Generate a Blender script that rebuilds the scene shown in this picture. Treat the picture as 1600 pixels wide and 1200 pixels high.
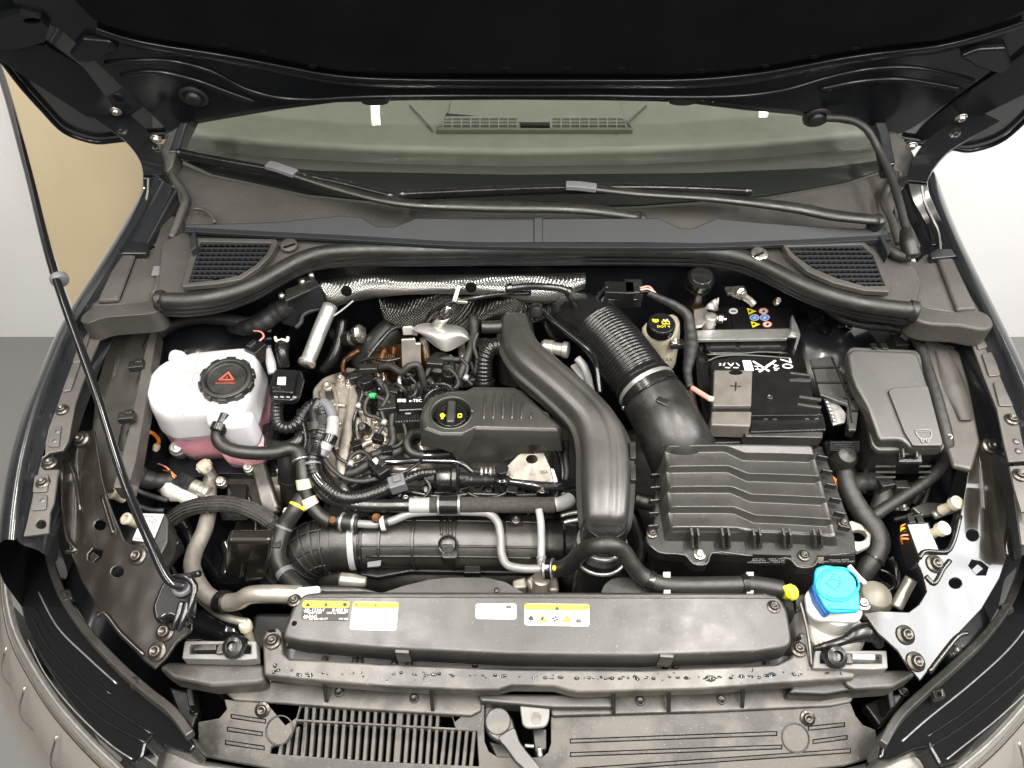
import bpy, bmesh, math, random
from mathutils import Vector, Matrix
from mathutils.geometry import intersect_line_plane
random.seed(7)
for o in list(bpy.data.objects): bpy.data.objects.remove(o)
scene = bpy.context.scene
COL = scene.collection
PI = math.pi
# ---------------------------------------------------------------- camera
CZ = 1.70; PITCH = math.radians(48); F = 1150.0
cam = bpy.data.cameras.new('camera'); cam.sensor_width = 36; cam.lens = 36*F/1600; cam.clip_start = .02; cam.clip_end = 60
cam_o = bpy.data.objects.new('camera', cam); COL.objects.link(cam_o)
cam_o.location = (0, 0, CZ); cam_o.rotation_euler = (PI/2-PITCH, 0, 0)
scene.camera = cam_o
# ---------------------------------------------------------------- light: showroom lamps, added strips and pale room light
world = bpy.data.worlds.new('World'); scene.world = world; world.use_nodes = True
bg = world.node_tree.nodes['Background']; bg.inputs[0].default_value = (.93, .86, .75, 1); bg.inputs[1].default_value = .055
def area(name, loc, sx, sy, power, col, rot=(0, 0, 0)):
    l = bpy.data.lights.new(name, 'AREA'); l.shape = 'RECTANGLE'; l.size = sx; l.size_y = sy; l.energy = power; l.color = col
    o = bpy.data.objects.new(name, l); o.location = loc; o.rotation_euler = rot; COL.objects.link(o)
    return o
WARM = (1, .955, .885)
area('luminous_ceiling', (0, .8, 3.02), 5.0, 5.5, 82, WARM)
for x, p in ((-1.5, 20), (-.45, 46), (.60, 50), (1.65, 44)):
    area('strip_lamp', (x, .10, 2.5), .12, 2.0, p, WARM)  # unseen strips added over the bay to give the plastics sheen and streaks
for x, p in ((-.575, 12), (1.06, 12)):
    area('strip_lamp', (x, 2.24, 2.9), .035, 2.2, p, (1, .96, .84))
area('showroom_window_light', (-.3, -2.2, 2.2), 3.4, 1.6, 6, (1, .97, .93), (math.radians(62), 0, 0))
area('showroom_side_light', (2.70, .40, 2.62), .9, 1.0, 36, (.95, .97, 1), (0, math.radians(48), 0))
scene.view_settings.view_transform = 'Standard'; scene.view_settings.look = 'None'
scene.view_settings.exposure = .40; scene.view_settings.gamma = 1
scene.render.engine = 'CYCLES'
scene.cycles.max_bounces = 10; scene.cycles.transparent_max_bounces = 12
# ---------------------------------------------------------------- helpers: a place in the photograph's frame (1600 x 1200) at a known height
A_ = Vector((0, math.cos(PITCH), -math.sin(PITCH))); D_ = Vector((0, -math.sin(PITCH), -math.cos(PITCH))); C_ = Vector((0, 0, CZ))
def ray(px, py): return A_ + Vector(((px-800)/F, 0, 0)) + D_*((py-600)/F)
class PLN:
    def __init__(s, p, n): s.p = Vector(p); s.n = Vector(n).normalized()
    def off(s, d): return PLN(s.p+s.n*d, s.n)
def ZP(z, k=0, y0=0, kx=0): return PLN((0, y0, z), (-kx, -k, 1))
def YP(y, k=0, z0=0): return PLN((0, y, z0), (0, -1, k))
def P(px, py, pl):
    if not isinstance(pl, PLN): pl = ZP(pl)
    r = ray(px, py); t = pl.n.dot(pl.p-C_)/pl.n.dot(r)
    return C_+r*t
def pts(lst, pl=None):
    out = []
    for q in lst:
        if isinstance(q, Vector): out.append(q.copy())
        elif len(q) == 3: out.append(P(q[0], q[1], q[2]))
        else: out.append(P(q[0], q[1], pl))
    return out
def ell(cx, cy, rx, ry=None, n=16):
    ry = ry or rx
    return [(cx+rx*math.cos(2*PI*i/n), cy+ry*math.sin(2*PI*i/n)) for i in range(n)]
def rounded(vs, r, n=4):
    if not r: return vs
    out = []; L = len(vs)
    for i in range(L):
        p, c, q = vs[i-1], vs[i], vs[(i+1) % L]
        a = p-c; b = q-c
        if a.length < 1e-6 or b.length < 1e-6: continue
        if a.angle(b) > 2.75: out.append(c); continue
        da = min(r, a.length*.45); db = min(r, b.length*.45)
        s = c+a.normalized()*da; e = c+b.normalized()*db
        for j in range(n+1):
            t = j/n; out.append(s*(1-t)**2+c*2*t*(1-t)+e*t*t)
    return out
def crom(p, sub=6, closed=False):
    if len(p) < 3:
        return [p[0].lerp(p[1], i/sub) for i in range(sub+1)]
    out = []; L = len(p)
    rng = range(L if closed else L-1)
    for i in rng:
        if closed: p0, p1, p2, p3 = p[i-1], p[i], p[(i+1) % L], p[(i+2) % L]
        else:
            p1, p2 = p[i], p[i+1]
            p0 = p[i-1] if i else p1+(p1-p2)*.5
            p3 = p[i+2] if i+2 < L else p2+(p2-p1)*.5
        d1 = max((p1-p0).length, 1e-5)**.5; d2 = max((p2-p1).length, 1e-5)**.5; d3 = max((p3-p2).length, 1e-5)**.5
        m1 = (p1-p0)/d1-(p2-p0)/(d1+d2)+(p2-p1)/d2
        m2 = (p2-p1)/d2-(p3-p1)/(d2+d3)+(p3-p2)/d3
        m1 *= d2; m2 *= d2
        for j in range(sub):
            t = j/sub; t2 = t*t; t3 = t2*t
            out.append(p1*(2*t3-3*t2+1)+m1*(t3-2*t2+t)+p2*(-2*t3+3*t2)+m2*(t3-t2))
    if not closed: out.append(p[-1].copy())
    return out
def smooth_px(lst, sub=4, closed=True):
    v = crom([Vector((a, b, 0)) for a, b in lst], sub, closed)
    return [(q.x, q.y) for q in v]
# ---------------------------------------------------------------- objects
def fin(o, par=None):
    COL.objects.link(o)
    if par is not None:
        o.parent = par; o.matrix_parent_inverse = par.matrix_basis.inverted()
    return o
def T(name, label, cat, loc, group=None):
    o = bpy.data.objects.new(name, None); o.empty_display_size = .03
    o.location = loc; o['label'] = label; o['category'] = cat
    if group: o['group'] = group
    COL.objects.link(o)
    o.matrix_basis = Matrix.Translation(Vector(loc))
    return o
def tag(o, label, cat, group=None):
    o['label'] = label; o['category'] = cat
    if group: o['group'] = group
    return o
def mk(name, verts, faces, mat, par=None, bev=0, seg=2, sub=0, solid=0, recalc=True, flat=False):
    me = bpy.data.meshes.new(name)
    c = Vector((0, 0, 0))
    for v in verts: c += Vector(v)
    c /= max(1, len(verts))
    me.from_pydata([Vector(v)-c for v in verts], [], faces)
    if recalc:
        bm = bmesh.new(); bm.from_mesh(me); bmesh.ops.recalc_face_normals(bm, faces=bm.faces); bm.to_mesh(me); bm.free()
    me.update()
    if not flat: me.shade_smooth()
    if mat: me.materials.append(mat)
    o = bpy.data.objects.new(name, me); o.location = c
    o.matrix_basis = Matrix.Translation(c)
    if solid:
        m = o.modifiers.new('solid', 'SOLIDIFY'); m.thickness = solid; m.offset = 0
    if sub:
        m = o.modifiers.new('sub', 'SUBSURF'); m.levels = sub; m.render_levels = sub
    if bev:
        m = o.modifiers.new('bevel', 'BEVEL'); m.width = bev; m.segments = seg; m.limit_method = 'ANGLE'; m.angle_limit = math.radians(32); m.harden_normals = True
        m.use_clamp_overlap = True
    return fin(o, par)
def slab_geo(top, ext, holes=(), scale=1.0):
    """closed prism: top loop (with holes) pushed along ext"""
    if not holes:
        n = len(top); c = sum(top, Vector())/n
        bot = [c+(v-c)*scale+ext for v in top]
        V = list(top)+bot
        Fc = [tuple(range(n)), tuple(range(2*n-1, n-1, -1))]
        for i in range(n): Fc.append((i, (i+1) % n, n+(i+1) % n, n+i))
        return V, Fc
    bm = bmesh.new()
    loops = [top]+list(holes); es = []; vall = []
    for lp in loops:
        vs = [bm.verts.new(v) for v in lp]; vall.append(vs)
        for i in range(len(vs)): es.append(bm.edges.new((vs[i], vs[(i+1) % len(vs)])))
    bmesh.ops.triangle_fill(bm, edges=es, use_beauty=True, use_dissolve=False)
    bm.verts.index_update()
    V = [v.co.copy() for v in bm.verts]; N = len(V)
    Fc = [tuple(v.index for v in f.verts) for f in bm.faces]
    Fb = [tuple(i+N for i in reversed(f)) for f in Fc]
    V2 = [v+ext for v in V]
    Fs = []
    for vs in vall:
        L = len(vs)
        for i in range(L):
            a, b = vs[i].index, vs[(i+1) % L].index
            Fs.append((a, b, b+N, a+N))
    bm.free()
    return V+V2, Fc+Fb+Fs
def slab(name, poly, pl, th, mat, par=None, bev=.003, seg=2, ext=None, holes=(), rnd=0, scale=1.0, rn=4):
    top = rounded(pts(poly, pl), rnd, rn)
    hs = [pts(h, pl) for h in holes]
    e = ext if ext is not None else Vector((0, 0, -1))
    V, Fc = slab_geo(top, Vector(e)*th, hs, scale)
    return mk(name, V, Fc, mat, par, bev, seg, flat=not bev)
def frames(path):
    L = len(path); tg = []
    for i in range(L):
        t = path[min(i+1, L-1)]-path[max(i-1, 0)]
        tg.append(t.normalized() if t.length > 1e-9 else Vector((1, 0, 0)))
    u = Vector((0, 0, 1)) if abs(tg[0].z) < .9 else Vector((0, 1, 0))
    u = (u-tg[0]*u.dot(tg[0])).normalized(); out = []
    for i in range(L):
        u = u-tg[i]*u.dot(tg[i])
        u = u.normalized() if u.length > 1e-6 else tg[i].orthogonal().normalized()
        out.append((path[i], tg[i], u, tg[i].cross(u)))
    return out
def resample(path, step):
    out = [path[0].copy()]; acc = 0; cum = [0]
    for i in range(1, len(path)):
        cum.append(cum[-1]+(path[i]-path[i-1]).length)
    tot = cum[-1]; n = max(2, int(tot/step)); j = 0; out = []
    for k in range(n+1):
        s = tot*k/n
        while j < len(cum)-2 and cum[j+1] < s: j += 1
        d = cum[j+1]-cum[j]
        out.append(path[j].lerp(path[j+1], (s-cum[j])/d if d > 1e-9 else 0))
    return out
def sweep_geo(path, radf, n=12, sx=1.0):
    fr = frames(path); V = []; Fc = []; L = len(path)
    for i, (c, t, u, w) in enumerate(fr):
        r = radf(i/(L-1))
        for k in range(n):
            a = 2*PI*k/n
            V.append(c+u*(math.cos(a)*r)+w*(math.sin(a)*r*sx))
    for i in range(L-1):
        for k in range(n):
            k2 = (k+1) % n
            Fc.append((i*n+k, i*n+k2, (i+1)*n+k2, (i+1)*n+k))
    Fc.append(tuple(range(n-1, -1, -1))); Fc.append(tuple(range((L-1)*n, L*n)))
    return V, Fc
PATHS = {}
def tube(name, lst, r, mat, par=None, n=12, sub=6, corr=None, sx=1.0, key=None, wrap=0):
    """r: number or list of radii along the path; corr=(pitch, depth) for a corrugated hose; wrap: taped-harness unevenness"""
    p = crom(pts(lst), sub)
    rs = r if isinstance(r, (list, tuple)) else [r, r]
    def rad(t):
        x = t*(len(rs)-1); i = min(int(x), len(rs)-2); return rs[i]+(rs[i+1]-rs[i])*(x-i)
    rf = rad
    if corr:
        p = resample(p, corr[0]/4.0)
        tot = len(p)-1
        rf = lambda t: rad(t)+corr[1]*(.5+.5*math.cos(t*tot/4*2*PI))
    elif wrap:
        p = resample(p, .004); L = len(p)
        ph = random.random()*9
        rf = lambda t: rad(t)*(1+wrap*((t*L*.23+ph) % 1.0-.5)+wrap*.7*math.sin(t*L*.11+ph))
    V, Fc = sweep_geo(p, rf, n, sx)
    o = mk(name, V, Fc, mat, par)
    PATHS[o] = (p, rf)
    if key: PATHS[key] = (p, rf)
    return o
def band(name, src, t0, t1, dr, mat, par, n=16):
    """a cuff, clamp or tape piece round a hose between two fractions of its length"""
    p, rf = PATHS[src]; L = len(p)-1
    def at(t):
        x = max(0, min(L-1e-6, t*L)); i = int(x); return p[i].lerp(p[i+1], x-i)
    q = [at(t0+(t1-t0)*k/6) for k in range(7)]
    base = max(rf(t0), rf(t1), rf((t0+t1)/2))+dr
    V, Fc = sweep_geo(q, lambda t: base, n)
    return mk(name, V, Fc, mat, par, bev=.0006, seg=1)
def lathe_geo(c, axis, prof, n=24):
    ax = Vector(axis).normalized(); u = ax.orthogonal().normalized(); w = ax.cross(u); c = Vector(c)
    V = []; Fc = []; L = len(prof)
    for r, h in prof:
        for k in range(n):
            a = 2*PI*k/n; V.append(c+ax*h+u*(math.cos(a)*r)+w*(math.sin(a)*r))
    for i in range(L-1):
        for k in range(n):
            k2 = (k+1) % n; Fc.append((i*n+k, i*n+k2, (i+1)*n+k2, (i+1)*n+k))
    Fc.append(tuple(range(n-1, -1, -1))); Fc.append(tuple(range((L-1)*n, L*n)))
    return V, Fc
def lathe(name, c, axis, prof, mat, par=None, n=24, bev=.0008):
    V, Fc = lathe_geo(c, axis, prof, n); return mk(name, V, Fc, mat, par, bev, 2)
def obox(c, ux, uy, uz):
    """box from a centre and three half vectors"""
    V = [c+ux*a+uy*b+uz*d for a in (-1, 1) for b in (-1, 1) for d in (-1, 1)]
    Fc = [(0, 1, 3, 2), (4, 6, 7, 5), (0, 4, 5, 1), (2, 3, 7, 6), (0, 2, 6, 4), (1, 5, 7, 3)]
    return V, Fc
def box(name, px, py, z, sx, sy, sz, mat, par=None, rz=0, rx=0, bev=.002, ry=0, seg=2):
    """box whose top centre sits at the given place and height"""
    c = P(px, py, z); R = Matrix.Rotation(rz, 3, 'Z') @ Matrix.Rotation(ry, 3, 'Y') @ Matrix.Rotation(rx, 3, 'X')
    ux, uy, uz = R @ Vector((sx/2, 0, 0)), R @ Vector((0, sy/2, 0)), R @ Vector((0, 0, sz/2))
    V, Fc = obox(c-uz, ux, uy, uz); return mk(name, V, Fc, mat, par, bev, seg)
def boxw(name, c, sx, sy, sz, mat, par=None, R=None, bev=.002, seg=2):
    R = R or Matrix.Identity(3)
    V, Fc = obox(Vector(c), R @ Vector((sx/2, 0, 0)), R @ Vector((0, sy/2, 0)), R @ Vector((0, 0, sz/2)))
    return mk(name, V, Fc, mat, par, bev, seg)
def loft(name, rings, mat, par=None, bev=0, closed=True, caps=True, sub=0, solid=0, seg=2):
    V = []; Fc = []; n = len(rings[0])
    for r in rings: V += r
    for i in range(len(rings)-1):
        for k in range(n if closed else n-1):
            k2 = (k+1) % n; Fc.append((i*n+k, i*n+k2, (i+1)*n+k2, (i+1)*n+k))
    if caps and closed:
        Fc.append(tuple(range(n-1, -1, -1))); Fc.append(tuple(range((len(rings)-1)*n, len(rings)*n)))
    return mk(name, V, Fc, mat, par, bev, seg, sub, solid)
def join_geo(parts):
    V = []; Fc = []
    for v, f in parts:
        k = len(V); V += v; Fc += [tuple(i+k for i in q) for q in f]
    return V, Fc
def ribbon(name, lst, w, th, mat, par=None, side=(1, 0, 0), sub=5, bev=.0008):
    p = crom(pts(lst), sub); s = Vector(side).normalized(); rings = []
    L = len(p)
    for i in range(L):
        t = (p[min(i+1, L-1)]-p[max(i-1, 0)]).normalized(); a = (s-t*s.dot(t)).normalized(); b = t.cross(a)
        ww = w[0]+(w[1]-w[0])*i/(L-1) if isinstance(w, (tuple, list)) else w
        rings.append([p[i]+a*ww/2+b*th/2, p[i]-a*ww/2+b*th/2, p[i]-a*ww/2-b*th/2, p[i]+a*ww/2-b*th/2])
    return loft(name, rings, mat, par, bev)
_bolt = {}
def bolt(c, r, par, mat=None, axis=(0, 0, 1), name='bolt'):
    mat = mat or MAT['bolt']
    k = mat.name
    if k not in _bolt:
        V, Fc = lathe_geo((0, 0, 0), (0, 0, 1), [(1, -.1), (1, .06), (.94, .12), (.66, .13), (.62, .2), (.6, .5), (.52, .58), (.33, .58), (.29, .34), (.0001, .34)], 20)
        me = bpy.data.meshes.new('bolt'); me.from_pydata(V, [], Fc)
        bm = bmesh.new(); bm.from_mesh(me); bmesh.ops.recalc_face_normals(bm, faces=bm.faces); bm.to_mesh(me); bm.free()
        me.shade_smooth(); me.materials.append(mat); _bolt[k] = me
    o = bpy.data.objects.new(name, _bolt[k])
    q = Vector((0, 0, 1)).rotation_difference(Vector(axis).normalized())
    o.matrix_basis = Matrix.Translation(Vector(c)) @ q.to_matrix().to_4x4() @ Matrix.Scale(r, 4)
    return fin(o, par)
def boltp(px, py, pl, r, par, mat=None, axis=(0, 0, 1), name='bolt'):
    return bolt(P(px, py, pl), r, par, mat, axis, name)
def text(s, p0, xd, yd, size, mat, par, name='lettering', align='CENTER', th=.0003, lift=.0006):
    cu = bpy.data.curves.new('t', 'FONT'); cu.body = s; cu.size = 1; cu.align_x = align; cu.align_y = 'CENTER'; cu.resolution_u = 2; cu.extrude = .0
    o = bpy.data.objects.new('t', cu); COL.objects.link(o)
    dg = bpy.context.evaluated_depsgraph_get(); me0 = o.evaluated_get(dg).to_mesh()
    xd = Vector(xd).normalized(); yd = Vector(yd); yd = (yd-xd*yd.dot(xd)).normalized(); nz = xd.cross(yd)
    V = [Vector(p0)+xd*(v.co.x*size)+yd*(v.co.y*size)+nz*lift for v in me0.vertices]; Fc = [tuple(f.vertices) for f in me0.polygons]
    o.evaluated_get(dg).to_mesh_clear(); bpy.data.objects.remove(o); bpy.data.curves.remove(cu)
    if not Fc: return None
    return mk(name, V, Fc, mat, par, recalc=False, flat=True)
# ---------------------------------------------------------------- materials
MAT = {}
def M(name, col, rough=.5, metal=0, coat=0, bump=None, var=0, vscale=30, rvar=0, spec=.5, trans=0, ior=1.5, dust=0, sss=0, speck=0, stain=0):
    m = bpy.data.materials.new(name); m.use_nodes = True; nt = m.node_tree; N = nt.nodes; Lk = nt.links
    b = N['Principled BSDF']; c = (*col, 1) if len(col) == 3 else col
    b.inputs['Base Color'].default_value = c; b.inputs['Roughness'].default_value = rough; b.inputs['Metallic'].default_value = metal
    b.inputs['Coat Weight'].default_value = coat; b.inputs['Coat Roughness'].default_value = .06
    b.inputs['Specular IOR Level'].default_value = spec; b.inputs['Transmission Weight'].default_value = trans; b.inputs['IOR'].default_value = ior
    if sss:
        b.inputs['Subsurface Weight'].default_value = sss; b.inputs['Subsurface Radius'].default_value = (.03, .025, .025); b.inputs['Subsurface Scale'].default_value = .5
    tc = N.new('ShaderNodeTexCoord')
    def noise(s, d=4, det=.6):
        n = N.new('ShaderNodeTexNoise'); n.inputs['Scale'].default_value = s; n.inputs['Detail'].default_value = d; n.inputs['Roughness'].default_value = det
        Lk.new(tc.outputs['Object'], n.inputs['Vector']); return n
    if var or rvar or dust:
        n = noise(vscale)
        rp = N.new('ShaderNodeMapRange'); rp.inputs[1].default_value = .46 if stain else .32; rp.inputs[2].default_value = .54 if stain else .68; Lk.new(n.outputs['Fac'], rp.inputs[0])
    if var or dust:
        mx = N.new('ShaderNodeMix'); mx.data_type = 'RGBA'
        a = tuple(max(0, x*(1-var)) for x in c[:3]); d = tuple(min(1, x*(1+var)+dust) for x in c[:3])
        mx.inputs['A'].default_value = (*a, 1); mx.inputs['B'].default_value = (d[0], d[1]*(.97 if dust else 1), d[2]*(.9 if dust else 1), 1)
        Lk.new(rp.outputs[0], mx.inputs['Factor']); last = mx.outputs['Result']
        if speck:
            for sc, lo, hi in ((420, .70, .76), (1500, .66, .74)):
                ns = noise(sc, 1, .4); r3 = N.new('ShaderNodeMapRange'); r3.inputs[1].default_value = lo; r3.inputs[2].default_value = hi; r3.inputs[4].default_value = .8
                Lk.new(ns.outputs['Fac'], r3.inputs[0]); m2 = N.new('ShaderNodeMix'); m2.data_type = 'RGBA'; m2.inputs['B'].default_value = (speck, speck*.95, speck*.85, 1)
                Lk.new(r3.outputs[0], m2.inputs['Factor']); Lk.new(last, m2.inputs['A']); last = m2.outputs['Result']
        Lk.new(last, b.inputs['Base Color'])
    if rvar:
        n2 = noise(vscale*2.7, 5)
        r2 = N.new('ShaderNodeMapRange'); r2.inputs[1].default_value = .3; r2.inputs[2].default_value = .7
        r2.inputs[3].default_value = max(.03, rough-rvar); r2.inputs[4].default_value = min(1, rough+rvar)
        Lk.new(n2.outputs['Fac'], r2.inputs[0]); Lk.new(r2.outputs[0], b.inputs['Roughness'])
    if bump:
        n3 = noise(bump[0], 2, .5); bp = N.new('ShaderNodeBump'); bp.inputs['Strength'].default_value = bump[1]; bp.inputs['Distance'].default_value = bump[2] if len(bump) > 2 else .0006
        Lk.new(n3.outputs['Fac'], bp.inputs['Height']); Lk.new(bp.outputs['Normal'], b.inputs['Normal'])
    MAT[name] = m; return m
M('plastic', (.0075, .0073, .007), .40, bump=(900, .25, .0003), var=.35, vscale=14, rvar=.12, dust=.003, spec=.65, speck=.07)
M('panel_plastic', (.036, .034, .030), .43, bump=(1000, .3, .0003), var=.3, vscale=9, rvar=.14, dust=.016, spec=.7, speck=.16, stain=1)
M('plastic_dusty', (.015, .0142, .0132), .40, bump=(1000, .3, .0003), var=.35, vscale=9, rvar=.12, dust=.008, spec=.8, speck=.11)
M('cowl_plastic', (.029, .0275, .0255), .55, bump=(1200, .3, .0004), var=.2, vscale=6, rvar=.06, dust=.012, speck=.12)
M('trim_plastic', (.008, .0095, .012), .60, bump=(900, .2, .0003), var=.15, vscale=12)
M('satin_plastic', (.022, .0215, .0203), .40, bump=(1500, .3, .0002), var=.2, vscale=10, rvar=.08, spec=.9, dust=.002, speck=.08)
M('gloss_plastic', (.007, .007, .007), .24, rvar=.06, vscale=20)
M('gloss_black', (.008, .008, .009), .12, coat=.4)
M('rubber', (.0075, .0073, .007), .46, bump=(700, .2, .0002), var=.3, vscale=25, rvar=.1, dust=.003, speck=.06)
M('rubber_gloss', (.008, .008, .008), .28, bump=(500, .1, .0002), var=.3, vscale=25, rvar=.08)
M('tape', (.012, .0115, .011), .55, bump=(220, .5, .0012), var=.3, vscale=40)
M('braid', (.030, .027, .024), .7, bump=(1400, .9, .0012), var=.4, vscale=200)
M('paint', (.013, .0145, .0165), .26, metal=.2, coat=1)
M('lamp_black', (.006, .006, .007), .10, coat=.6, bump=(16, .35, .008))
M('paint_inner', (.016, .014, .011), .22, metal=.4, coat=.7, bump=(9, .4, .02))
M('hood_inner', (.004, .005, .007), .27, spec=.3, coat=.0, bump=(30, .05, .002))
M('paint_dull', (.085, .080, .073), .38, metal=.45, coat=.3, bump=(420, .12, .0003), var=.2, vscale=18, rvar=.08)
M('paint_bay', (.007, .008, .010), .30, coat=.3, bump=(60, .1, .001), var=.3, vscale=10)
M('lamp_reflector', (.42, .44, .46), .35, metal=.4)
M('body_grey', (.16, .155, .145), .3, metal=.5, coat=1)
M('alu', (.42, .385, .33), .42, metal=.6, bump=(420, .35, .0008), var=.3, vscale=22, rvar=.12)
M('alu_tube', (.44, .41, .36), .36, metal=.75, bump=(300, .1, .0003), var=.15, vscale=30, rvar=.08)
M('zinc', (.40, .40, .39), .36, metal=.75, bump=(300, .05, .0002), var=.15, vscale=40, rvar=.1)
M('steel_dark', (.10, .095, .09), .38, metal=.8, bump=(260, .25, .0006), var=.3, vscale=30, rvar=.1)
M('cast_dark', (.05, .047, .043), .5, metal=.5, bump=(300, .5, .0012), var=.4, vscale=25, rvar=.12)
M('rust_heat', (.075, .034, .013), .45, metal=.8, bump=(160, .5, .0012), var=.5, vscale=18, rvar=.12)
M('bolt', (.09, .083, .074), .34, metal=.85, var=.2, vscale=80, rvar=.1)
M('bolt_bright', (.55, .52, .46), .3, metal=.95, var=.2, vscale=80, rvar=.1)
M('chrome', (.72, .72, .70), .14, metal=1)
M('white_label', (.46, .46, .45), .45, var=.04, vscale=60)
M('yellow_label', (.66, .56, .02), .45)
M('black_print', (.012, .012, .012), .5)
M('white_print', (.78, .78, .76), .5)
M('grey_print', (.05, .05, .05), .5)
M('yellow_print', (.75, .62, .03), .5)
M('red_print', (.55, .07, .03), .5)
M('blue_print', (.05, .17, .50), .5)
M('yellow_plug', (.62, .60, .02), .35, sss=.15)
M('blue_cap', (.010, .30, .52), .34, bump=(1200, .12, .0003))
M('blue_dark', (.01, .10, .36), .35)
M('white_plastic', (.50, .485, .46), .38, sss=.25, var=.06, vscale=30)
M('cream_plastic', (.46, .42, .32), .36, sss=.3, var=.06, vscale=30)
M('grey_plastic', (.11, .113, .12), .42, bump=(800, .15, .0003), var=.1, vscale=30)
M('grey_tube', (.17, .17, .17), .33, bump=(500, .1, .0003), var=.15, vscale=30, rvar=.06)
M('light_grey', (.27, .27, .27), .4, var=.08, vscale=30)
M('orange_wire', (.62, .20, .03), .4)
M('pink_wire', (.60, .22, .18), .5)
M('liquid_pink', (.80, .20, .30), .2)
M('dash', (.085, .09, .075), .6, bump=(900, .4, .0006), var=.1, vscale=20)
M('dash_dark', (.022, .022, .018), .5)
M('frit', (.006, .007, .007), .25)
M('tan_wall', (.60, .50, .335), .8, var=.03, vscale=3)
M('liner', (.004, .004, .005), .95, spec=.08, bump=(600, .4, .0008), var=.3, vscale=8)
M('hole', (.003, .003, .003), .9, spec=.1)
M('floor', (.15, .15, .15), .55, var=.05, vscale=2)
M('backdrop', (.70, .70, .71), .85, var=.02, vscale=2)
# coolant tank: milky translucent plastic
m = M('tank', (.64, .635, .66), .25, trans=.42, ior=1.25, sss=0)
m = M('tank_clear', (.90, .84, .87), .25, trans=.75, ior=1.15, sss=0)
# window glass
m = bpy.data.materials.new('glass'); m.use_nodes = True; nt = m.node_tree; nt.nodes.clear(); MAT['glass'] = m
out = nt.nodes.new('ShaderNodeOutputMaterial'); mix = nt.nodes.new('ShaderNodeMixShader'); tr = nt.nodes.new('ShaderNodeBsdfTransparent'); gl = nt.nodes.new('ShaderNodeBsdfGlossy'); fr = nt.nodes.new('ShaderNodeLayerWeight'); fr.inputs['Blend'].default_value = .5
pw = nt.nodes.new('ShaderNodeMath'); pw.operation = 'POWER'; pw.inputs[1].default_value = 4; ma = nt.nodes.new('ShaderNodeMath'); ma.operation = 'MULTIPLY_ADD'; ma.inputs[1].default_value = .8; ma.inputs[2].default_value = .022
tr.inputs[0].default_value = (.955, .965, .945, 1); gl.inputs['Roughness'].default_value = .02; gl.inputs[0].default_value = (.98, 1, .95, 1)
nt.links.new(fr.outputs['Facing'], pw.inputs[0]); nt.links.new(pw.outputs[0], ma.inputs[0]); nt.links.new(ma.outputs[0], mix.inputs[0]); nt.links.new(tr.outputs[0], mix.inputs[1]); nt.links.new(gl.outputs[0], mix.inputs[2]); nt.links.new(mix.outputs[0], out.inputs[0])
m = m.copy(); m.name = 'lens'; MAT['lens'] = m
m.node_tree.nodes['Transparent BSDF'].inputs[0].default_value = (.99, .97, .94, 1); m.node_tree.nodes['Glossy BSDF'].inputs[0].default_value = (1, .98, .95, 1)
# embossed foil of the heat shield: small raised dimples
def foil(name, scale, col, rough):
    m = M(name, col, rough, metal=1); nt = m.node_tree; b = nt.nodes['Principled BSDF']
    tc = nt.nodes.new('ShaderNodeTexCoord'); mp = nt.nodes.new('ShaderNodeMapping'); mp.inputs['Rotation'].default_value = (0, math.radians(45), 0); mp.inputs['Scale'].default_value = (scale, 0, scale)
    vo = nt.nodes.new('ShaderNodeTexVoronoi'); vo.inputs['Randomness'].default_value = 0; vo.inputs['Scale'].default_value = 1
    bp = nt.nodes.new('ShaderNodeBump'); bp.inputs['Strength'].default_value = 1; bp.inputs['Distance'].default_value = .003; bp.invert = True
    nt.links.new(tc.outputs['Object'], mp.inputs['Vector']); nt.links.new(mp.outputs[0], vo.inputs['Vector']); nt.links.new(vo.outputs['Distance'], bp.inputs['Height']); nt.links.new(bp.outputs[0], b.inputs['Normal'])
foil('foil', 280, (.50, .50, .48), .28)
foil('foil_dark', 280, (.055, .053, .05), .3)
# ================================================================= setting
def struct(o): o['kind'] = 'structure'; return o
struct(mk('floor', [Vector((-9, -6, 0)), Vector((9, -6, 0)), Vector((9, 7, 0)), Vector((-9, 7, 0))], [(0, 1, 2, 3)], MAT['floor'], recalc=False))
YW = 1.74
for s in (-1, 1):
    xs = sorted((s*.78, s*7))
    V, Fc = obox(Vector(((xs[0]+xs[1])/2, YW+.03, 1.6)), Vector(((xs[1]-xs[0])/2, 0, 0)), Vector((0, .03, 0)), Vector((0, 0, 1.6)))
    struct(mk('backdrop_wall', V, Fc, MAT['backdrop'], flat=True))
tw = pts([(-2, 100), (14, 160), (58, 320), (112, 475), (132, 540), (150, 620), (300, 620), (300, 100)], YP(YW-.03))
V, Fc = slab_geo(tw, Vector((0, .02, 0)))
struct(mk('tan_wall_panel', V, Fc, MAT['tan_wall'], flat=True))

# ================================================================= car body shell
body = T('engine_bay_shell', 'dark painted body shell of the car around the engine bay', 'car body', (0, .7, .3))
def wbox(name, x0, x1, y0, y1, z0, z1, mat, par, bev=.003):
    return boxw(name, ((x0+x1)/2, (y0+y1)/2, (z0+z1)/2), x1-x0, y1-y0, z1-z0, mat, par, bev=bev)
wbox('bulkhead', -.66, .66, 1.03, 1.06, .22, .915, MAT['paint_bay'], body)
wbox('light_block_panel', -.66, .66, .16, 1.03, .20, .22, MAT['hole'], body)  # unseen black panel added under the engine to block light
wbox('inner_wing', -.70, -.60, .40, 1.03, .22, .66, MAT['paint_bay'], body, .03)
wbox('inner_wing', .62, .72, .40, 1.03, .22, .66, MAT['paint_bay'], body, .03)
wbox('radiator_front', -.72, .72, .18, .20, .22, .60, MAT['hole'], body)
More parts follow.
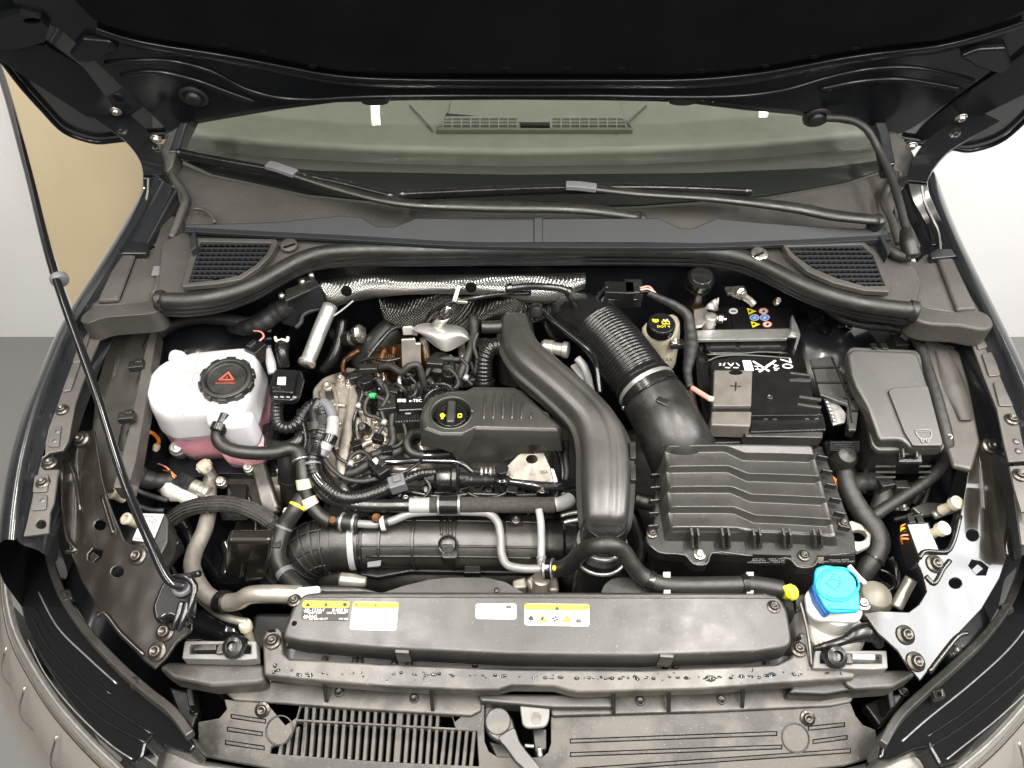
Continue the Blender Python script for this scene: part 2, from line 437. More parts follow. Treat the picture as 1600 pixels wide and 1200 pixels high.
# strut towers: painted domes at the rear corners
for cx, cy, z in ((300, 520, .80), (1290, 520, .80)):
    c = P(cx, cy, z)
    lathe('strut_tower', c-Vector((0, 0, .35)), (0, 0, 1), [(.13, 0), (.125, .25), (.115, .30), (.10, .325), (.06, .33), (.05, .345), (.02, .35)], MAT['paint_bay'], body, 40, bev=0)
# left: painted ledge over the wheel house with pressed beads
slab('wheelhouse_ledge', [(248, 500), (430, 520), (420, 548), (330, 552), (262, 560), (232, 590), (215, 640), (205, 720), (240, 760), (330, 740), (430, 740), (440, 520)], .70, .02, MAT['paint_bay'], body, .006)
for yy in (512, 524, 536):
    tube('pressed_bead', [(262, yy+6, .745), (300, yy, .75), (360, yy+1, .75), (425, yy+6, .745)], .006, MAT['paint_bay'], body, 8)
slab('wheelhouse_ledge', [(1240, 470), (1440, 500), (1470, 600), (1500, 720), (1480, 790), (1340, 760), (1310, 560)], .70, .02, MAT['paint_bay'], body, .006)
# chassis legs and the painted tunnel pieces seen below the tank
slab('chassis_leg', [(205, 742), (300, 726), (420, 735), (455, 870), (455, 905), (330, 905), (290, 850), (240, 800)], .56, .12, MAT['paint_bay'], body, .02, 3)
slab('chassis_leg', [(1190, 760), (1330, 750), (1500, 790), (1470, 870), (1420, 960), (1330, 930), (1180, 900)], .56, .12, MAT['paint_bay'], body, .02, 3)
for q in ([(352, 846, .64), (360, 870, .63), (352, 900, .62)], [(425, 800, .62), (432, 850, .61), (430, 905, .60)]):
    tube('body_sealant', q, .012, MAT['gloss_black'], body, 8)

# vertical panels next to the rails (the chassis number is stamped in the left one)
lw = slab('inner_wing_panel', [(172, 524), (245, 512), (232, 560), (214, 640), (196, 715), (186, 762), (160, 770), (140, 690), (150, 600)], ZP(.80, .12, .75), .01, MAT['paint_dull'], body, .004)
text('*WVWZZZCD2RW021407*', P(186, 556, ZP(.802, .12, .75)), P(190, 537, .80)-P(180, 578, .80), Vector((-1, .2, 0)), .0085, MAT['grey_plastic'], body)
rw = slab('inner_wing_panel', [(1440, 520), (1466, 532), (1500, 548), (1515, 600), (1533, 690), (1520, 735), (1490, 728), (1478, 690), (1466, 620), (1452, 560)], ZP(.845, .12, .75), .01, MAT['paint_dull'], body, .005)
loft('pressed_bead', [[P(1472+i*9.5-w, 548+i*27, ZP(.846+h, .12, .75)) for w, h in ((-20+8*abs(i-2)/2, -.001), (-10, .0035), (0, .0055), (10, .0035), (20-8*abs(i-2)/2, -.001))] for i in range(5)], MAT['paint_dull'], body, closed=False, sub=2)
for yy, xx in ((568, 1459), (604, 1465), (642, 1475), (682, 1485)):
    tube('press_mark', [(xx-4, yy-2, .85), (xx, yy-3, .85), (xx+3, yy+1, .85), (xx, yy+4, .85)], .0012, MAT['light_grey'], body, 6, 3)

# ---- sealing flange of the left wing (upright painted strip with clips)
fl = T('wing_flange', 'upright painted steel flange with black clips left of the coolant tank', 'flange', P(200, 640, .80))
slab('strip', [(236, 512), (246, 513), (238, 560), (226, 640), (212, 720), (200, 762), (176, 762), (186, 728), (204, 660), (216, 600), (226, 550)], ZP(.835, .1, .75), .03, MAT['paint_dull'], fl, .003, rnd=.004)
for px, py, w in ((212, 568, 24), (196, 648, 24)):
    box('clip', px, py, .848, .024, .016, .012, MAT['plastic'], fl, rz=.15)
    box('clip', px+4, py-6, .851, .012, .010, .010, MAT['plastic'], fl, rz=.15)
lathe('bolt', P(240, 514, .842), (0, 0, 1), [(.007, 0), (.006, .003), (.002, .004)], MAT['bolt_bright'], fl, 12)

# ================================================================= fenders
def fender(label, E, s, outer_mat):
    t = T('front_fender', label, 'fender', P(*E[4])-Vector((0, 0, .4)))
    prof = [(.10, -.50), (.088, -.18), (.050, -.055), (.022, -.014), (.006, -.001), (-.004, 0), (-.008, -.006), (-.010, -.018), (-.028, -.026), (-.032, -.07)]
    Ev = crom(pts(E), 4)
    rings = [[e+Vector((s*a, 0, b)) for a, b in prof] for e in Ev]
    loft('skin', [r[:7] for r in rings], outer_mat, t, closed=False, sub=1)
    loft('gutter', [r[6:] for r in rings], MAT['paint'], t, closed=False, sub=1)
    return t
EL = [(243, 272, .985), (203, 345, .958), (158, 418, .937), (107, 500, .915), (79, 565, .90), (50, 640, .888), (30, 715, .875), (18, 790, .862), (13, 842, .850)]
ER = [(1450, 262, .985), (1475, 330, .958), (1512, 410, .937), (1552, 490, .915), (1588, 565, .90), (1618, 640, .888), (1640, 715, .875), (1654, 790, .862), (1660, 842, .850)]
fL = fender('dark grey left front fender beside the prop rod with tan reflections', EL, -1, MAT['paint'])
fR = fender('dark grey right front fender beside the fuse box', ER, 1, MAT['paint'])
RPL = ZP(.892, .12, .88)
rail_l = [(133, 512), (158, 511), (161, 518), (140, 568), (118, 630), (107, 688), (98, 704), (76, 708), (66, 716), (64, 728), (70, 734), (92, 733), (89, 745), (84, 786), (78, 800), (76, 833), (36, 838), (42, 815), (56, 750), (76, 668), (105, 590)]
slab('mounting_flange', rail_l, RPL, .004, MAT['paint_dull'], fL, .0012, holes=[ell(64, 819, 8, 7)])
for q, a in (((128, 545), 0), ((112, 590), 0)):
    slab('pressed_panel', [(q[0]-16, q[1]+22), (q[0]+1, q[1]-24), (q[0]+14, q[1]-25), (q[0]-2, q[1]+20)], RPL.off(.003), .003, MAT['paint_dull'], fL, .0014, rnd=.004)
for px, py, r in ((97, 640, .0085), (78, 724, .0085), (67, 754, .0085)):
    boltp(px, py, RPL.off(.001), r*1.15, fL, MAT['bolt'])
for px, py in ((91, 675), (86, 690), (67, 783)):
    lathe('rivet', P(px, py, RPL), (0, -.12, 1), [(.005, 0), (.005, .001), (.003, .0025), (.0005, .0025)], MAT['paint_dull'], fL, 14, bev=0)
for q in ([(80, 668), (96, 664), (92, 698), (74, 698)], [(54, 742), (76, 740), (74, 768), (50, 770)], [(52, 772), (74, 772), (72, 796), (48, 798)]):
    slab('pressed_panel', q, RPL.off(.0022), .002, MAT['paint_dull'], fL, .001, rnd=.004)
RPR = ZP(.892, .12, .88)
rail_r = [(1516, 530), (1541, 522), (1552, 545), (1572, 600), (1590, 650), (1598, 690), (1606, 720), (1576, 722), (1568, 690), (1558, 640), (1538, 590)]
slab('mounting_flange', rail_r, RPR, .004, MAT['paint_dull'], fR, .0012)
for q in ([(1525, 535), (1541, 530), (1544, 541), (1529, 546)], [(1534, 552), (1552, 549), (1564, 586), (1546, 588)], [(1552, 596), (1566, 596), (1584, 634), (1562, 634)]):
    slab('pressed_panel', q, RPR.off(.003), .003, MAT['paint_dull'], fR, .0014, rnd=.004)
boltp(1581, 655, RPR.off(.001), .0105, fR)
for px, py in ((1588, 690), (1591, 705)):
    lathe('rivet', P(px, py, RPR), (0, -.12, 1), [(.005, 0), (.005, .001), (.003, .0025), (.0005, .0025)], MAT['paint_dull'], fR, 14, bev=0)
slab('mounting_flange', [(1577, 728), (1610, 726), (1620, 800), (1596, 800), (1585, 764)], RPR, .004, MAT['paint_dull'], fR, .0012)
boltp(1594, 742, RPR.off(.001), .0105, fR)
slab('mounting_flange', [(1585, 770), (1620, 800), (1620, 860), (1596, 850)], RPR.off(-.02), .004, MAT['paint_dull'], fR, .0012)

# ================================================================= bonnet (hood), raised
HA = math.radians(66)
HN = Vector((0, -math.sin(HA), -math.cos(HA)))
HP = PLN((0, 1.235, 1.045), HN)
HE = -HN
hood = T('raised_hood', 'raised dark hood seen from below with black insulation liner', 'hood', (0, 1.27, 1.03))
def hfront(x, s): return Vector((x, 1.235-s*math.cos(HA), 1.045+s*math.sin(HA)))
lip = [(0, 91), (34, 135), (67, 172), (101, 206), (128, 217), (152, 222), (186, 219), (256, 214), (287, 199), (361, 186), (440, 173), (526, 162), (660, 159), (800, 158), (940, 159), (1064, 162), (1161, 174), (1240, 181), (1347, 200), (1414, 221), (1489, 232), (1516, 235), (1560, 222), (1600, 190), (1650, 130)]
skin = pts(lip, HP.off(-.014))+[hfront(.84, .60)-HN*.014, hfront(.72, .80)-HN*.014, hfront(.40, .86)-HN*.014, hfront(-.40, .86)-HN*.014, hfront(-.72, .80)-HN*.014, hfront(-.84, .60)-HN*.014]
slab('outer_skin', skin, None, .012, MAT['paint'], hood, .005, 3, ext=HE)
tube('hem', [Vector(q) for q in pts(lip[:8], HP.off(-.006))], .0045, MAT['hood_inner'], hood, 8, 4)
tube('hem', [Vector(q) for q in pts(lip[19:], HP.off(-.006))], .0045, MAT['hood_inner'], hood, 8, 4)
inner = [(30, 20), (96, 50), (160, 110), (245, 190), (262, 208), (300, 192), (365, 180), (530, 156), (800, 153), (1064, 156), (1161, 168), (1240, 175), (1340, 193), (1405, 212), (1430, 200), (1500, 150), (1580, 90), (1640, 40)]
slab('inner_panel', pts(inner, HP)+[hfront(.74, .58), hfront(.64, .74), hfront(.36, .80), hfront(-.36, .80), hfront(-.64, .74), hfront(-.74, .58)], None, .012, MAT['hood_inner'], hood, .006, 3, ext=HE)
# side flanges: plain painted strips tilted outwards
sl = PLN(P(110, 130, HP.off(-.006)), HN+Vector((.22, 0, 0)))
slab('side_flange', [(-40, 58), (-40, 68), (60, 135), (130, 180), (205, 216), (240, 214), (236, 190), (150, 115), (72, 72), (20, 66)], sl, .004, MAT['hood_inner'], hood, .002, ext=HE)
sr = PLN(P(1500, 170, HP.off(-.006)), HN+Vector((-.22, 0, 0)))
slab('side_flange', [(1424, 206), (1440, 222), (1490, 205), (1540, 178), (1640, 130), (1640, 52), (1570, 104), (1500, 152)], sr, .004, MAT['hood_inner'], hood, .002, ext=HE)
# the raised bead that runs along the inner panel
rbU = [(150, 40), (200, 58), (270, 70), (340, 80), (405, 92), (470, 105), (540, 118), (660, 121), (800, 121), (940, 121), (1060, 122), (1130, 117), (1195, 110), (1262, 97), (1330, 84), (1400, 75), (1465, 70), (1540, 50), (1600, 30)]
rbL = [(150, 56), (200, 76), (270, 88), (340, 98), (405, 110), (470, 124), (540, 138), (660, 140), (800, 140), (940, 140), (1060, 141), (1130, 137), (1195, 130), (1262, 116), (1330, 102), (1400, 91), (1465, 86), (1540, 66), (1600, 46)]
rows = []
for w, d in ((0, -.002), (.12, .006), (.5, .010), (.88, .007), (1, -.002)):
    rows.append([P(a[0]+(b[0]-a[0])*w, a[1]+(b[1]-a[1])*w, HP.off(d)) for a, b in zip(rbU, rbL)])
loft('pressed_bead', rows, MAT['hood_inner'], hood, closed=False, sub=2)
for q, r in (([(165, 98), (210, 95), (270, 96), (330, 112), (380, 138), (430, 152), (480, 156), (560, 152), (700, 150), (800, 150), (940, 150), (1064, 152), (1160, 150), (1230, 140), (1300, 120), (1360, 108), (1420, 106), (1490, 118), (1520, 126)], .0045),
             ([(190, 118), (240, 112), (300, 124), (350, 142), (400, 160)], .005), ([(1280, 140), (1340, 128), (1400, 124), (1460, 132), (1500, 140)], .005)):
    tube('pressed_bead', [Vector(v) for v in pts(q, HP)], r, MAT['hood_inner'], hood, 8, 5)
lin = [(104, -10), (142, 30), (169, 44), (270, 67), (340, 76), (405, 88), (470, 101), (540, 114), (660, 117), (800, 117), (940, 117), (1060, 118), (1130, 113), (1195, 106), (1262, 93), (1330, 80), (1400, 71), (1465, 66), (1540, 46), (1600, 20), (1640, -10)]
slab('insulation_liner', pts(lin, HP.off(.012))+[P(1700, -200, HP.off(.012)), hfront(.6, .56)+HN*.012, hfront(.5, .70)+HN*.012, hfront(-.5, .70)+HN*.012, hfront(-.6, .56)+HN*.012, P(-60, -200, HP.off(.012))], None, .011, MAT['liner'], hood, .008, 4, ext=HE)
for px, py in ((350, 72), (410, 83), (488, 105), (582, 110), (705, 109), (790, 109), (885, 109), (970, 109), (1095, 112), (1195, 104), (1272, 90), (1337, 77)):
    slab('liner_clip', ell(px, py, 7, 3, 10), HP.off(.0135), .003, MAT['liner'], hood, .001, ext=HE)
# pressed pockets at both sides
for q in ([(108, 86), (128, 62), (172, 66), (186, 80), (140, 100), (118, 98)], [(1500, 90), (1530, 78), (1572, 76), (1582, 104), (1564, 118), (1526, 106)]):
    slab('pressed_pocket', q, HP.off(.012), .014, MAT['hood_inner'], hood, .005, 3, ext=HE)
slab('pressed_pocket', [(-30, 36), (30, 22), (62, 30), (76, 44), (70, 66), (20, 78), (-30, 78)], HP.off(.010), .014, MAT['hood_inner'], hood, .006, 3, ext=HE, holes=[ell(50, 33, 14, 5)])
# rubber buffers
for px, py in ((303, 150), (1276, 183)):
    c = P(px, py, HP)
    lathe('rubber_buffer', c, HN, [(.024, -.004), (.024, .003), (.020, .006), (.017, .004), (.014, .002), (.012, .009), (.009, .011), (.001, .011)], MAT['rubber'], hood, 28)
for px in (586, 1066):
    slab('edge_bump', ell(px, 160, 22, 6), HP.off(.004), .012, MAT['rubber'], hood, .003, ext=HE)

# hinges
def hinge(label, A, B, boltpts, side):
    t = T('bonnet_hinge', label, 'hinge', P(*B[-1]), 'hood hinges')
    ribbon('upper_arm', A, (.055, .032), .005, MAT['gloss_black'], t, side=side)
    ribbon('lower_arm', B, (.030, .018), .006, MAT['gloss_black'], t, side=side)
    ribbon('return_spring', [(q[0]+(6 if B[0][0] > 800 else -6), q[1]+10, q[2]+.004) for q in B], .004, .003, MAT['steel_dark'], t, side=(1, 0, 0))
    for q in boltpts: bolt(P(*q), .010, t, MAT['bolt_bright'], HN)
    return t
hinge('black steel hinge arm at the left corner of the hood', [(146, 162, 1.045), (180, 186, 1.035), (214, 214, 1.02), (236, 248, 1.00), (240, 274, .985)], [(238, 268, .984), (236, 296, .967), (228, 318, .952), (222, 336, .940), (216, 372, .925)], [(181, 174, 1.055), (244, 217, 1.022)], (.7, .7, 0))
hinge('black steel hinge arm at the right corner of the hood', [(1540, 180, 1.045), (1500, 205, 1.035), (1462, 232, 1.02), (1440, 262, 1.00), (1432, 285, .985)], [(1434, 280, .984), (1438, 304, .967), (1450, 330, .952), (1460, 352, .940), (1464, 384, .925)], [(1502, 184, 1.055), (1424, 228, 1.022)], (.7, -.7, 0))
# dark hinge wells at either side of the cowl
slab('hinge_well', [(236, 262), (272, 268), (282, 330), (262, 372), (224, 388), (182, 392), (200, 342)], .87, .02, MAT['paint_bay'], body, .004)
slab('hinge_well', [(1400, 262), (1452, 258), (1480, 330), (1506, 396), (1440, 392), (1404, 380), (1392, 300)], .87, .02, MAT['paint_bay'], body, .004)
lathe('body_plug', P(247, 352, .892), (0, -.3, 1), [(.018, 0), (.018, .003), (.013, .004), (.012, .0015), (.008, .004), (.001, .004)], MAT['rubber'], body, 24)

# ---- prop rod
pr = T('prop_rod', 'long black hood prop rod leaning across the left fender', 'prop rod', P(290, 918, .80))
rod = tube('rod', [(-26, 40, 1.12), (6, 130, 1.075), (44, 268, 1.02), (84, 424, .975), (150, 612, .905), (196, 756, .86), (236, 850, .852), (268, 910, .842), (288, 916, .836)], .0062, MAT['gloss_black'], pr, 14, 8, key='rod')
cst = P(90, 432, .972)
lathe('clip', cst-Vector((0, 0, .006)), P(84, 424, .975)-P(95, 450, .968), [(.0072, -.007), (.0118, -.006), (.0132, -.002), (.0132, .004), (.0105, .007), (.0072, .008)], MAT['grey_plastic'], pr, 20)
brk = T('prop_bracket', 'glossy black bracket holding the lower end of the prop rod', 'bracket', P(275, 950, .77))
slab('base_plate', [(236, 948), (250, 912), (268, 896), (300, 905), (302, 935), (300, 960), (284, 975), (262, 960), (252, 966), (240, 968)], ZP(.820, .1, .43), .018, MAT['gloss_black'], brk, .005, 3, rnd=.006)
lathe('bush', P(286, 917, .823), (.1, -.3, 1), [(.0125, 0), (.0135, .004), (.011, .008), (.008, .009), (.006, .006), (.001, .005)], MAT['grey_plastic'], brk, 24)
tube('hook', [(262, 906, .824), (276, 902, .833), (294, 903, .836), (304, 916, .833), (300, 940, .826), (292, 966, .816)], .0045, MAT['gloss_black'], brk, 10)
tube('hook', [(292, 901, .836), (302, 898, .838), (312, 896, .84)], .0045, MAT['gloss_black'], brk, 10)
for dx in (0, 10):
    tube('pressed_bead', [(284+dx, 940, .824), (277+dx, 965, .820), (270+dx, 985, .812)], .004, MAT['gloss_black'], brk, 8)

# ================================================================= windscreen and cabin
GP = ZP(.975, .55, 1.16)
ws = T('windscreen', 'tinted windscreen glass behind the wipers with black lower band', 'windscreen', (0, 1.16, .95))
gl_poly = pts([(258, 236), (330, 268), (480, 300), (650, 318), (800, 323), (1000, 318), (1200, 303), (1320, 282), (1392, 258)], GP)
up = [Vector((.60, 1.85, .975+.55*.69)), Vector((-.60, 1.85, .975+.55*.69))]
slab('glass_pane', gl_poly+[P(1342, 195, GP)]+up+[P(297, 192, GP)], None, .004, MAT['glass'], ws, 0)
slab('black_band', [(262, 238), (330, 270), (480, 302), (650, 320), (800, 325), (1000, 320), (1200, 305), (1320, 284), (1388, 262), (1378, 250), (1290, 262), (1100, 270), (800, 273), (500, 267), (340, 254), (275, 236)], GP.off(-.008), .003, MAT['frit'], ws, 0)
pil = T('windscreen_pillar', 'dark pillar at the left edge of the windscreen under the hood corner', 'pillar', P(270, 240, .97), 'windscreen pillars')
slab('pillar_trim', [(276, 238), (290, 196), (312, 150), (330, 100), (316, 100), (296, 150), (277, 198), (262, 238)], GP.off(.004), .03, MAT['paint_bay'], pil, .003)
slab('pillar_cover', [(240, 258), (252, 226), (272, 200), (286, 196), (276, 238), (268, 262), (258, 270)], GP.off(.002), .03, MAT['cowl_plastic'], pil, .006, 3, rnd=.008)
pil = T('windscreen_pillar', 'dark pillar at the right edge of the windscreen beside the black cable', 'pillar', P(1400, 240, .97), 'windscreen pillars')
slab('pillar_trim', [(1384, 260), (1374, 205), (1350, 150), (1334, 100), (1350, 100), (1370, 150), (1390, 205), (1400, 256)], GP.off(.004), .03, MAT['paint_bay'], pil, .003)
slab('pillar_cover', [(1396, 262), (1384, 205), (1400, 205), (1420, 222), (1432, 246), (1424, 272), (1408, 276)], GP.off(.002), .03, MAT['cowl_plastic'], pil, .006, 3, rnd=.008)
# dashboard seen through the glass
DP = ZP(.905, .10, 1.35)
dash = T('dashboard', 'grey dashboard top with a pair of vents behind the windscreen', 'dashboard', (0, 1.5, .80))
dfront = [(250, 205), (420, 222), (600, 232), (800, 236), (1000, 233), (1180, 224), (1380, 205)]
slab('dash_top', pts(dfront, DP)+[Vector((.72, 1.80, .95)), Vector((-.72, 1.80, .95))], None, .05, MAT['dash'], dash, .012, 3)
slab('dash_base', [(240, 222), (420, 240), (800, 256), (1180, 242), (1390, 222), (1390, 320), (800, 360), (240, 320)], ZP(.865, .1, 1.3), .02, MAT['dash_dark'], dash, .004)
dvt = slab('vent_surround', [(680, 201), (700, 172), (706, 150), (966, 150), (972, 172), (990, 201)], DP.off(.012), .014, MAT['dash'], dash, .004, holes=[[(688, 199), (696, 183), (806, 183), (810, 199)], [(862, 199), (862, 183), (972, 183), (982, 199)]])
slab('vent_recess', [(688, 199), (696, 183), (972, 183), (982, 199)], DP.off(.001), .001, MAT['dash_dark'], dash, 0)
for x0, x1 in ((692, 808), (862, 978)):
    for k in range(9):
        x = x0+(x1-x0)*k/8
        slab('vent_bar', [(x-1, 199), (x-1+(-4 if x < 835 else -3)*0, 184), (x+1, 184), (x+1, 199)], DP.off(.010), .008, MAT['dash'], dash, 0)
    for yy in (189, 194):
        slab('vent_bar', [(x0, yy+.8), (x0, yy-.8), (x1, yy-.8), (x1, yy+.8)], DP.off(.009), .007, MAT['dash'], dash, 0)
for q in ([(640, 165), (672, 200), (705, 256)], [(1010, 165), (968, 205), (925, 256)]):
    a = [P(x, y, DP.off(.003)) for x, y in q[:2]]+[P(q[2][0], q[2][1], ZP(.866, .1, 1.3))]
    ribbon('seam', a, .003, .002, MAT['dash_dark'], dash, bev=0)
# curtain folds: none; the cabin behind is dark
wbox('cabin_rear', -.72, .72, 1.80, 1.82, .80, 1.34, MAT['dash_dark'], body, 0)

# ================================================================= cowl
cow = T('windscreen_cowl', 'grey plastic cowl panel below the windscreen with two air grilles', 'cowl panel', (0, 1.1, .90))
CP = ZP(.950, .22, 1.13)
slab('upper_panel', [(264, 246), (330, 274), (480, 306), (650, 324), (800, 329), (1000, 324), (1200, 309), (1320, 288), (1396, 262), (1410, 290), (1396, 330), (1392, 362), (1100, 362), (800, 362), (290, 362), (276, 300)], CP, .012, MAT['cowl_plastic'], cow, .004)
slab('trim_strip', [(287, 350), (430, 346), (530, 336), (563, 338), (590, 353), (617, 353), (650, 340), (836, 340), (836, 383), (700, 381), (560, 373), (400, 365), (290, 361)], ZP(.958, .55, 1.04), .012, MAT['trim_plastic'], cow, .003)
slab('trim_strip', [(846, 340), (1030, 340), (1062, 355), (1082, 356), (1120, 340), (1180, 346), (1290, 354), (1388, 358), (1390, 371), (1240, 378), (1100, 383), (846, 384)], ZP(.958, .55, 1.04), .012, MAT['trim_plastic'], cow, .003)
slab('trim_joint', [(834, 338), (848, 338), (848, 386), (834, 386)], ZP(.961, .55, 1.04), .012, MAT['trim_plastic'], cow, .002)
ribbon('trim_ledge', [(290, 360, .955), (400, 366, .952), (560, 374, .95), (700, 382, .949), (836, 385, .948), (1100, 385, .949), (1240, 380, .951), (1390, 372, .955)], .012, .006, MAT['trim_plastic'], cow, side=(0, 1, 0))
slab('lower_panel', [(252, 378), (286, 362), (400, 367), (560, 377), (836, 388), (1100, 388), (1240, 383), (1392, 374), (1420, 400), (1440, 440), (1430, 480), (1340, 470), (1270, 440), (1200, 408), (1140, 396), (800, 394), (520, 396), (470, 408), (420, 436), (380, 452), (300, 464), (244, 464)], ZP(.938, .1, 1.0), .012, MAT['cowl_plastic'], cow, .004)
def grille(outer, inner, rows, ncol, px_lo, px_hi):
    pl = ZP(.954, .1, 1.0)
    slab('grille_frame', outer, pl, .010, MAT['cowl_plastic'], cow, .002, holes=[inner])
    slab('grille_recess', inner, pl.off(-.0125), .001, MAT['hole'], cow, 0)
    geo = []
    ys = [q[1] for q in inner]; y0, y1 = min(ys), max(ys)
    def span(y):
        xs = []
        for i in range(len(inner)):
            a, b = inner[i], inner[(i+1) % len(inner)]
            if (a[1]-y)*(b[1]-y) <= 0 and a[1] != b[1]: xs.append(a[0]+(b[0]-a[0])*(y-a[1])/(b[1]-a[1]))
        return (min(xs), max(xs)) if len(xs) > 1 else None
    for k in range(rows):
        y = y0+(y1-y0)*(k+.5)/rows; s = span(y)
        if not s: continue
        geo.append(slab_geo(pts([(s[0], y+1.1), (s[0], y-1.1), (s[1], y-1.1), (s[1], y+1.1)], pl.off(-.002)), Vector((0, 0, -.003))))
        y2 = y0+(y1-y0)*(k+1.0)/rows
        for j in range(ncol):
            x = px_lo(y, (j+.5)/ncol)
            if s[0]+1 < x < s[1]-1:
                xb = px_lo(y2, (j+.5)/ncol)
                geo.append(slab_geo(pts([(x-.9, y), (x+.9, y), (xb+.9, y2), (xb-.9, y2)], pl.off(-.003)), Vector((0, 0, -.003))))
    V, Fc = join_geo(geo); o = mk('grille_mesh', V, Fc, MAT['trim_plastic'], cow, flat=True); o['kind'] = 'stuff'
grille([(306, 371), (432, 373), (434, 378), (424, 398), (404, 418), (376, 436), (340, 443), (284, 448), (283, 443)], [(313, 377), (424, 379), (416, 396), (398, 414), (372, 430), (338, 437), (294, 441)], 9, 15, lambda y, f: 313-(y-377)*.30+(424-300)*f*1.06, None)
grille([(1222, 380), (1350, 377), (1372, 396), (1394, 446), (1390, 456), (1352, 454), (1304, 442), (1262, 424), (1234, 400)], [(1231, 385), (1346, 382), (1364, 398), (1383, 446), (1350, 446), (1308, 434), (1270, 418), (1242, 398)], 9, 17, lambda y, f: 1226+(y-385)*.30+140*f*1.06, None)
for px, py in ((452, 384), (1186, 398)):
    lathe('screw_cap', P(px, py, .944), (0, -.2, 1), [(.014, 0), (.014, .003), (.012, .004), (.001, .004)], MAT['bolt_bright' if px > 800 else 'cowl_plastic'], cow, 24)
    box('slot', px, py-1, .9495, .020, .0022, .002, MAT['hole'], cow, rz=.5, bev=0)
for q in ([(296, 372), (304, 358), (308, 384), (298, 392)], [(1374, 368), (1380, 366), (1392, 390), (1388, 398)]):
    slab('rib', q, .962, .02, MAT['trim_plastic'], cow, .002)
slab('corner_filler', [(258, 336), (300, 340), (300, 368), (256, 388), (240, 384)], .926, .02, MAT['cowl_plastic'], cow, .003)
slab('corner_filler', [(1384, 352), (1420, 340), (1440, 384), (1396, 392)], .926, .02, MAT['cowl_plastic'], cow, .003)
# rounded boss by the left edge, edge curls
tube('edge_curl', [(262, 262, .972), (272, 280, .966), (284, 296, .96), (290, 312, .957), (284, 330, .952), (276, 352, .945), (268, 372, .938)], .0065, MAT['cowl_plastic'], cow, 10)
tube('edge_curl', [(1402, 270, .972), (1392, 288, .966), (1382, 304, .96), (1382, 320, .957), (1392, 340, .952), (1398, 360, .945), (1404, 380, .938)], .0065, MAT['cowl_plastic'], cow, 10)
tube('moulded_rim', [(303, 326, .956), (318, 328, .956), (330, 336, .954), (336, 348, .952)], .0035, MAT['cowl_plastic'], cow, 8)

# end covers of the cowl, at the fender corners
ce = T('cowl_end_cover', 'moulded plastic cover at the left end of the cowl beside the left grille', 'cover', P(190, 450, .90), 'cowl end covers')
CE = ZP(.918, .15, .95)
slab('cover_top', [(140, 478), (182, 392), (226, 393), (262, 374), (286, 377), (272, 440), (250, 464), (244, 474), (236, 476)], CE, .012, MAT['cowl_plastic'], ce, .004)
slab('ridge', [(150, 470), (186, 394), (212, 394), (184, 468)], CE.off(.008), .010, MAT['cowl_plastic'], ce, .005, 3)
slab('step', [(232, 470), (256, 382), (264, 378), (284, 380), (262, 452), (250, 466)], CE.off(.007), .010, MAT['cowl_plastic'], ce, .004, 3)
slab('label_window', [(240, 416), (254, 415), (250, 430), (236, 430)], CE.off(.0085), .002, MAT['grey_plastic'], ce, .0005)
slab('end_ledge', [(186, 386), (200, 376), (226, 378), (232, 384), (228, 396), (190, 396)], CE.off(.012), .01, MAT['paint_bay'], ce, .002)
slab('rolled_edge', [(124, 502), (130, 490), (146, 480), (236, 470), (250, 462), (254, 480), (240, 490), (160, 496), (136, 506)], .922, .040, MAT['cowl_plastic'], ce, .010, 4, rnd=.012)
slab('skirt', [(126, 500), (160, 490), (246, 474), (252, 512), (236, 522), (182, 532), (160, 514), (140, 510)], YP(.915), .02, MAT['cowl_plastic'], ce, .006, ext=(0, 1, 0))
lathe('push_pin', P(246, 462, .922), (0, -.2, 1), [(.011, 0), (.011, .004), (.008, .007), (.004, .006), (.001, .004)], MAT['cowl_plastic'], ce, 20)
ce = T('cowl_end_cover', 'moulded plastic cover at the right end of the cowl above the fuse box', 'cover', P(1460, 450, .90), 'cowl end covers')
slab('cover_top', [(1392, 400), (1432, 408), (1446, 396), (1494, 398), (1534, 484), (1520, 492), (1440, 482), (1424, 470)], CE, .012, MAT['cowl_plastic'], ce, .004)
slab('ridge', [(1464, 400), (1490, 402), (1528, 482), (1496, 484)], CE.off(.008), .010, MAT['cowl_plastic'], ce, .005, 3)
slab('label_window', [(1416, 421), (1430, 420), (1436, 437), (1424, 438)], CE.off(.0025), .002, MAT['cowl_plastic'], ce, .0005)
slab('end_ledge', [(1452, 396), (1464, 388), (1488, 388), (1496, 400), (1456, 404)], CE.off(.012), .01, MAT['paint_bay'], ce, .002)
slab('rolled_edge', [(1420, 474), (1430, 468), (1446, 480), (1490, 486), (1524, 482), (1546, 490), (1556, 508), (1540, 516), (1500, 508), (1450, 506), (1424, 496)], .922, .040, MAT['cowl_plastic'], ce, .010, 4, rnd=.012)
slab('skirt', [(1424, 486), (1452, 494), (1552, 506), (1544, 522), (1516, 526), (1500, 546), (1470, 540), (1430, 520)], YP(.91), .02, MAT['cowl_plastic'], ce, .006, ext=(0, 1, 0))
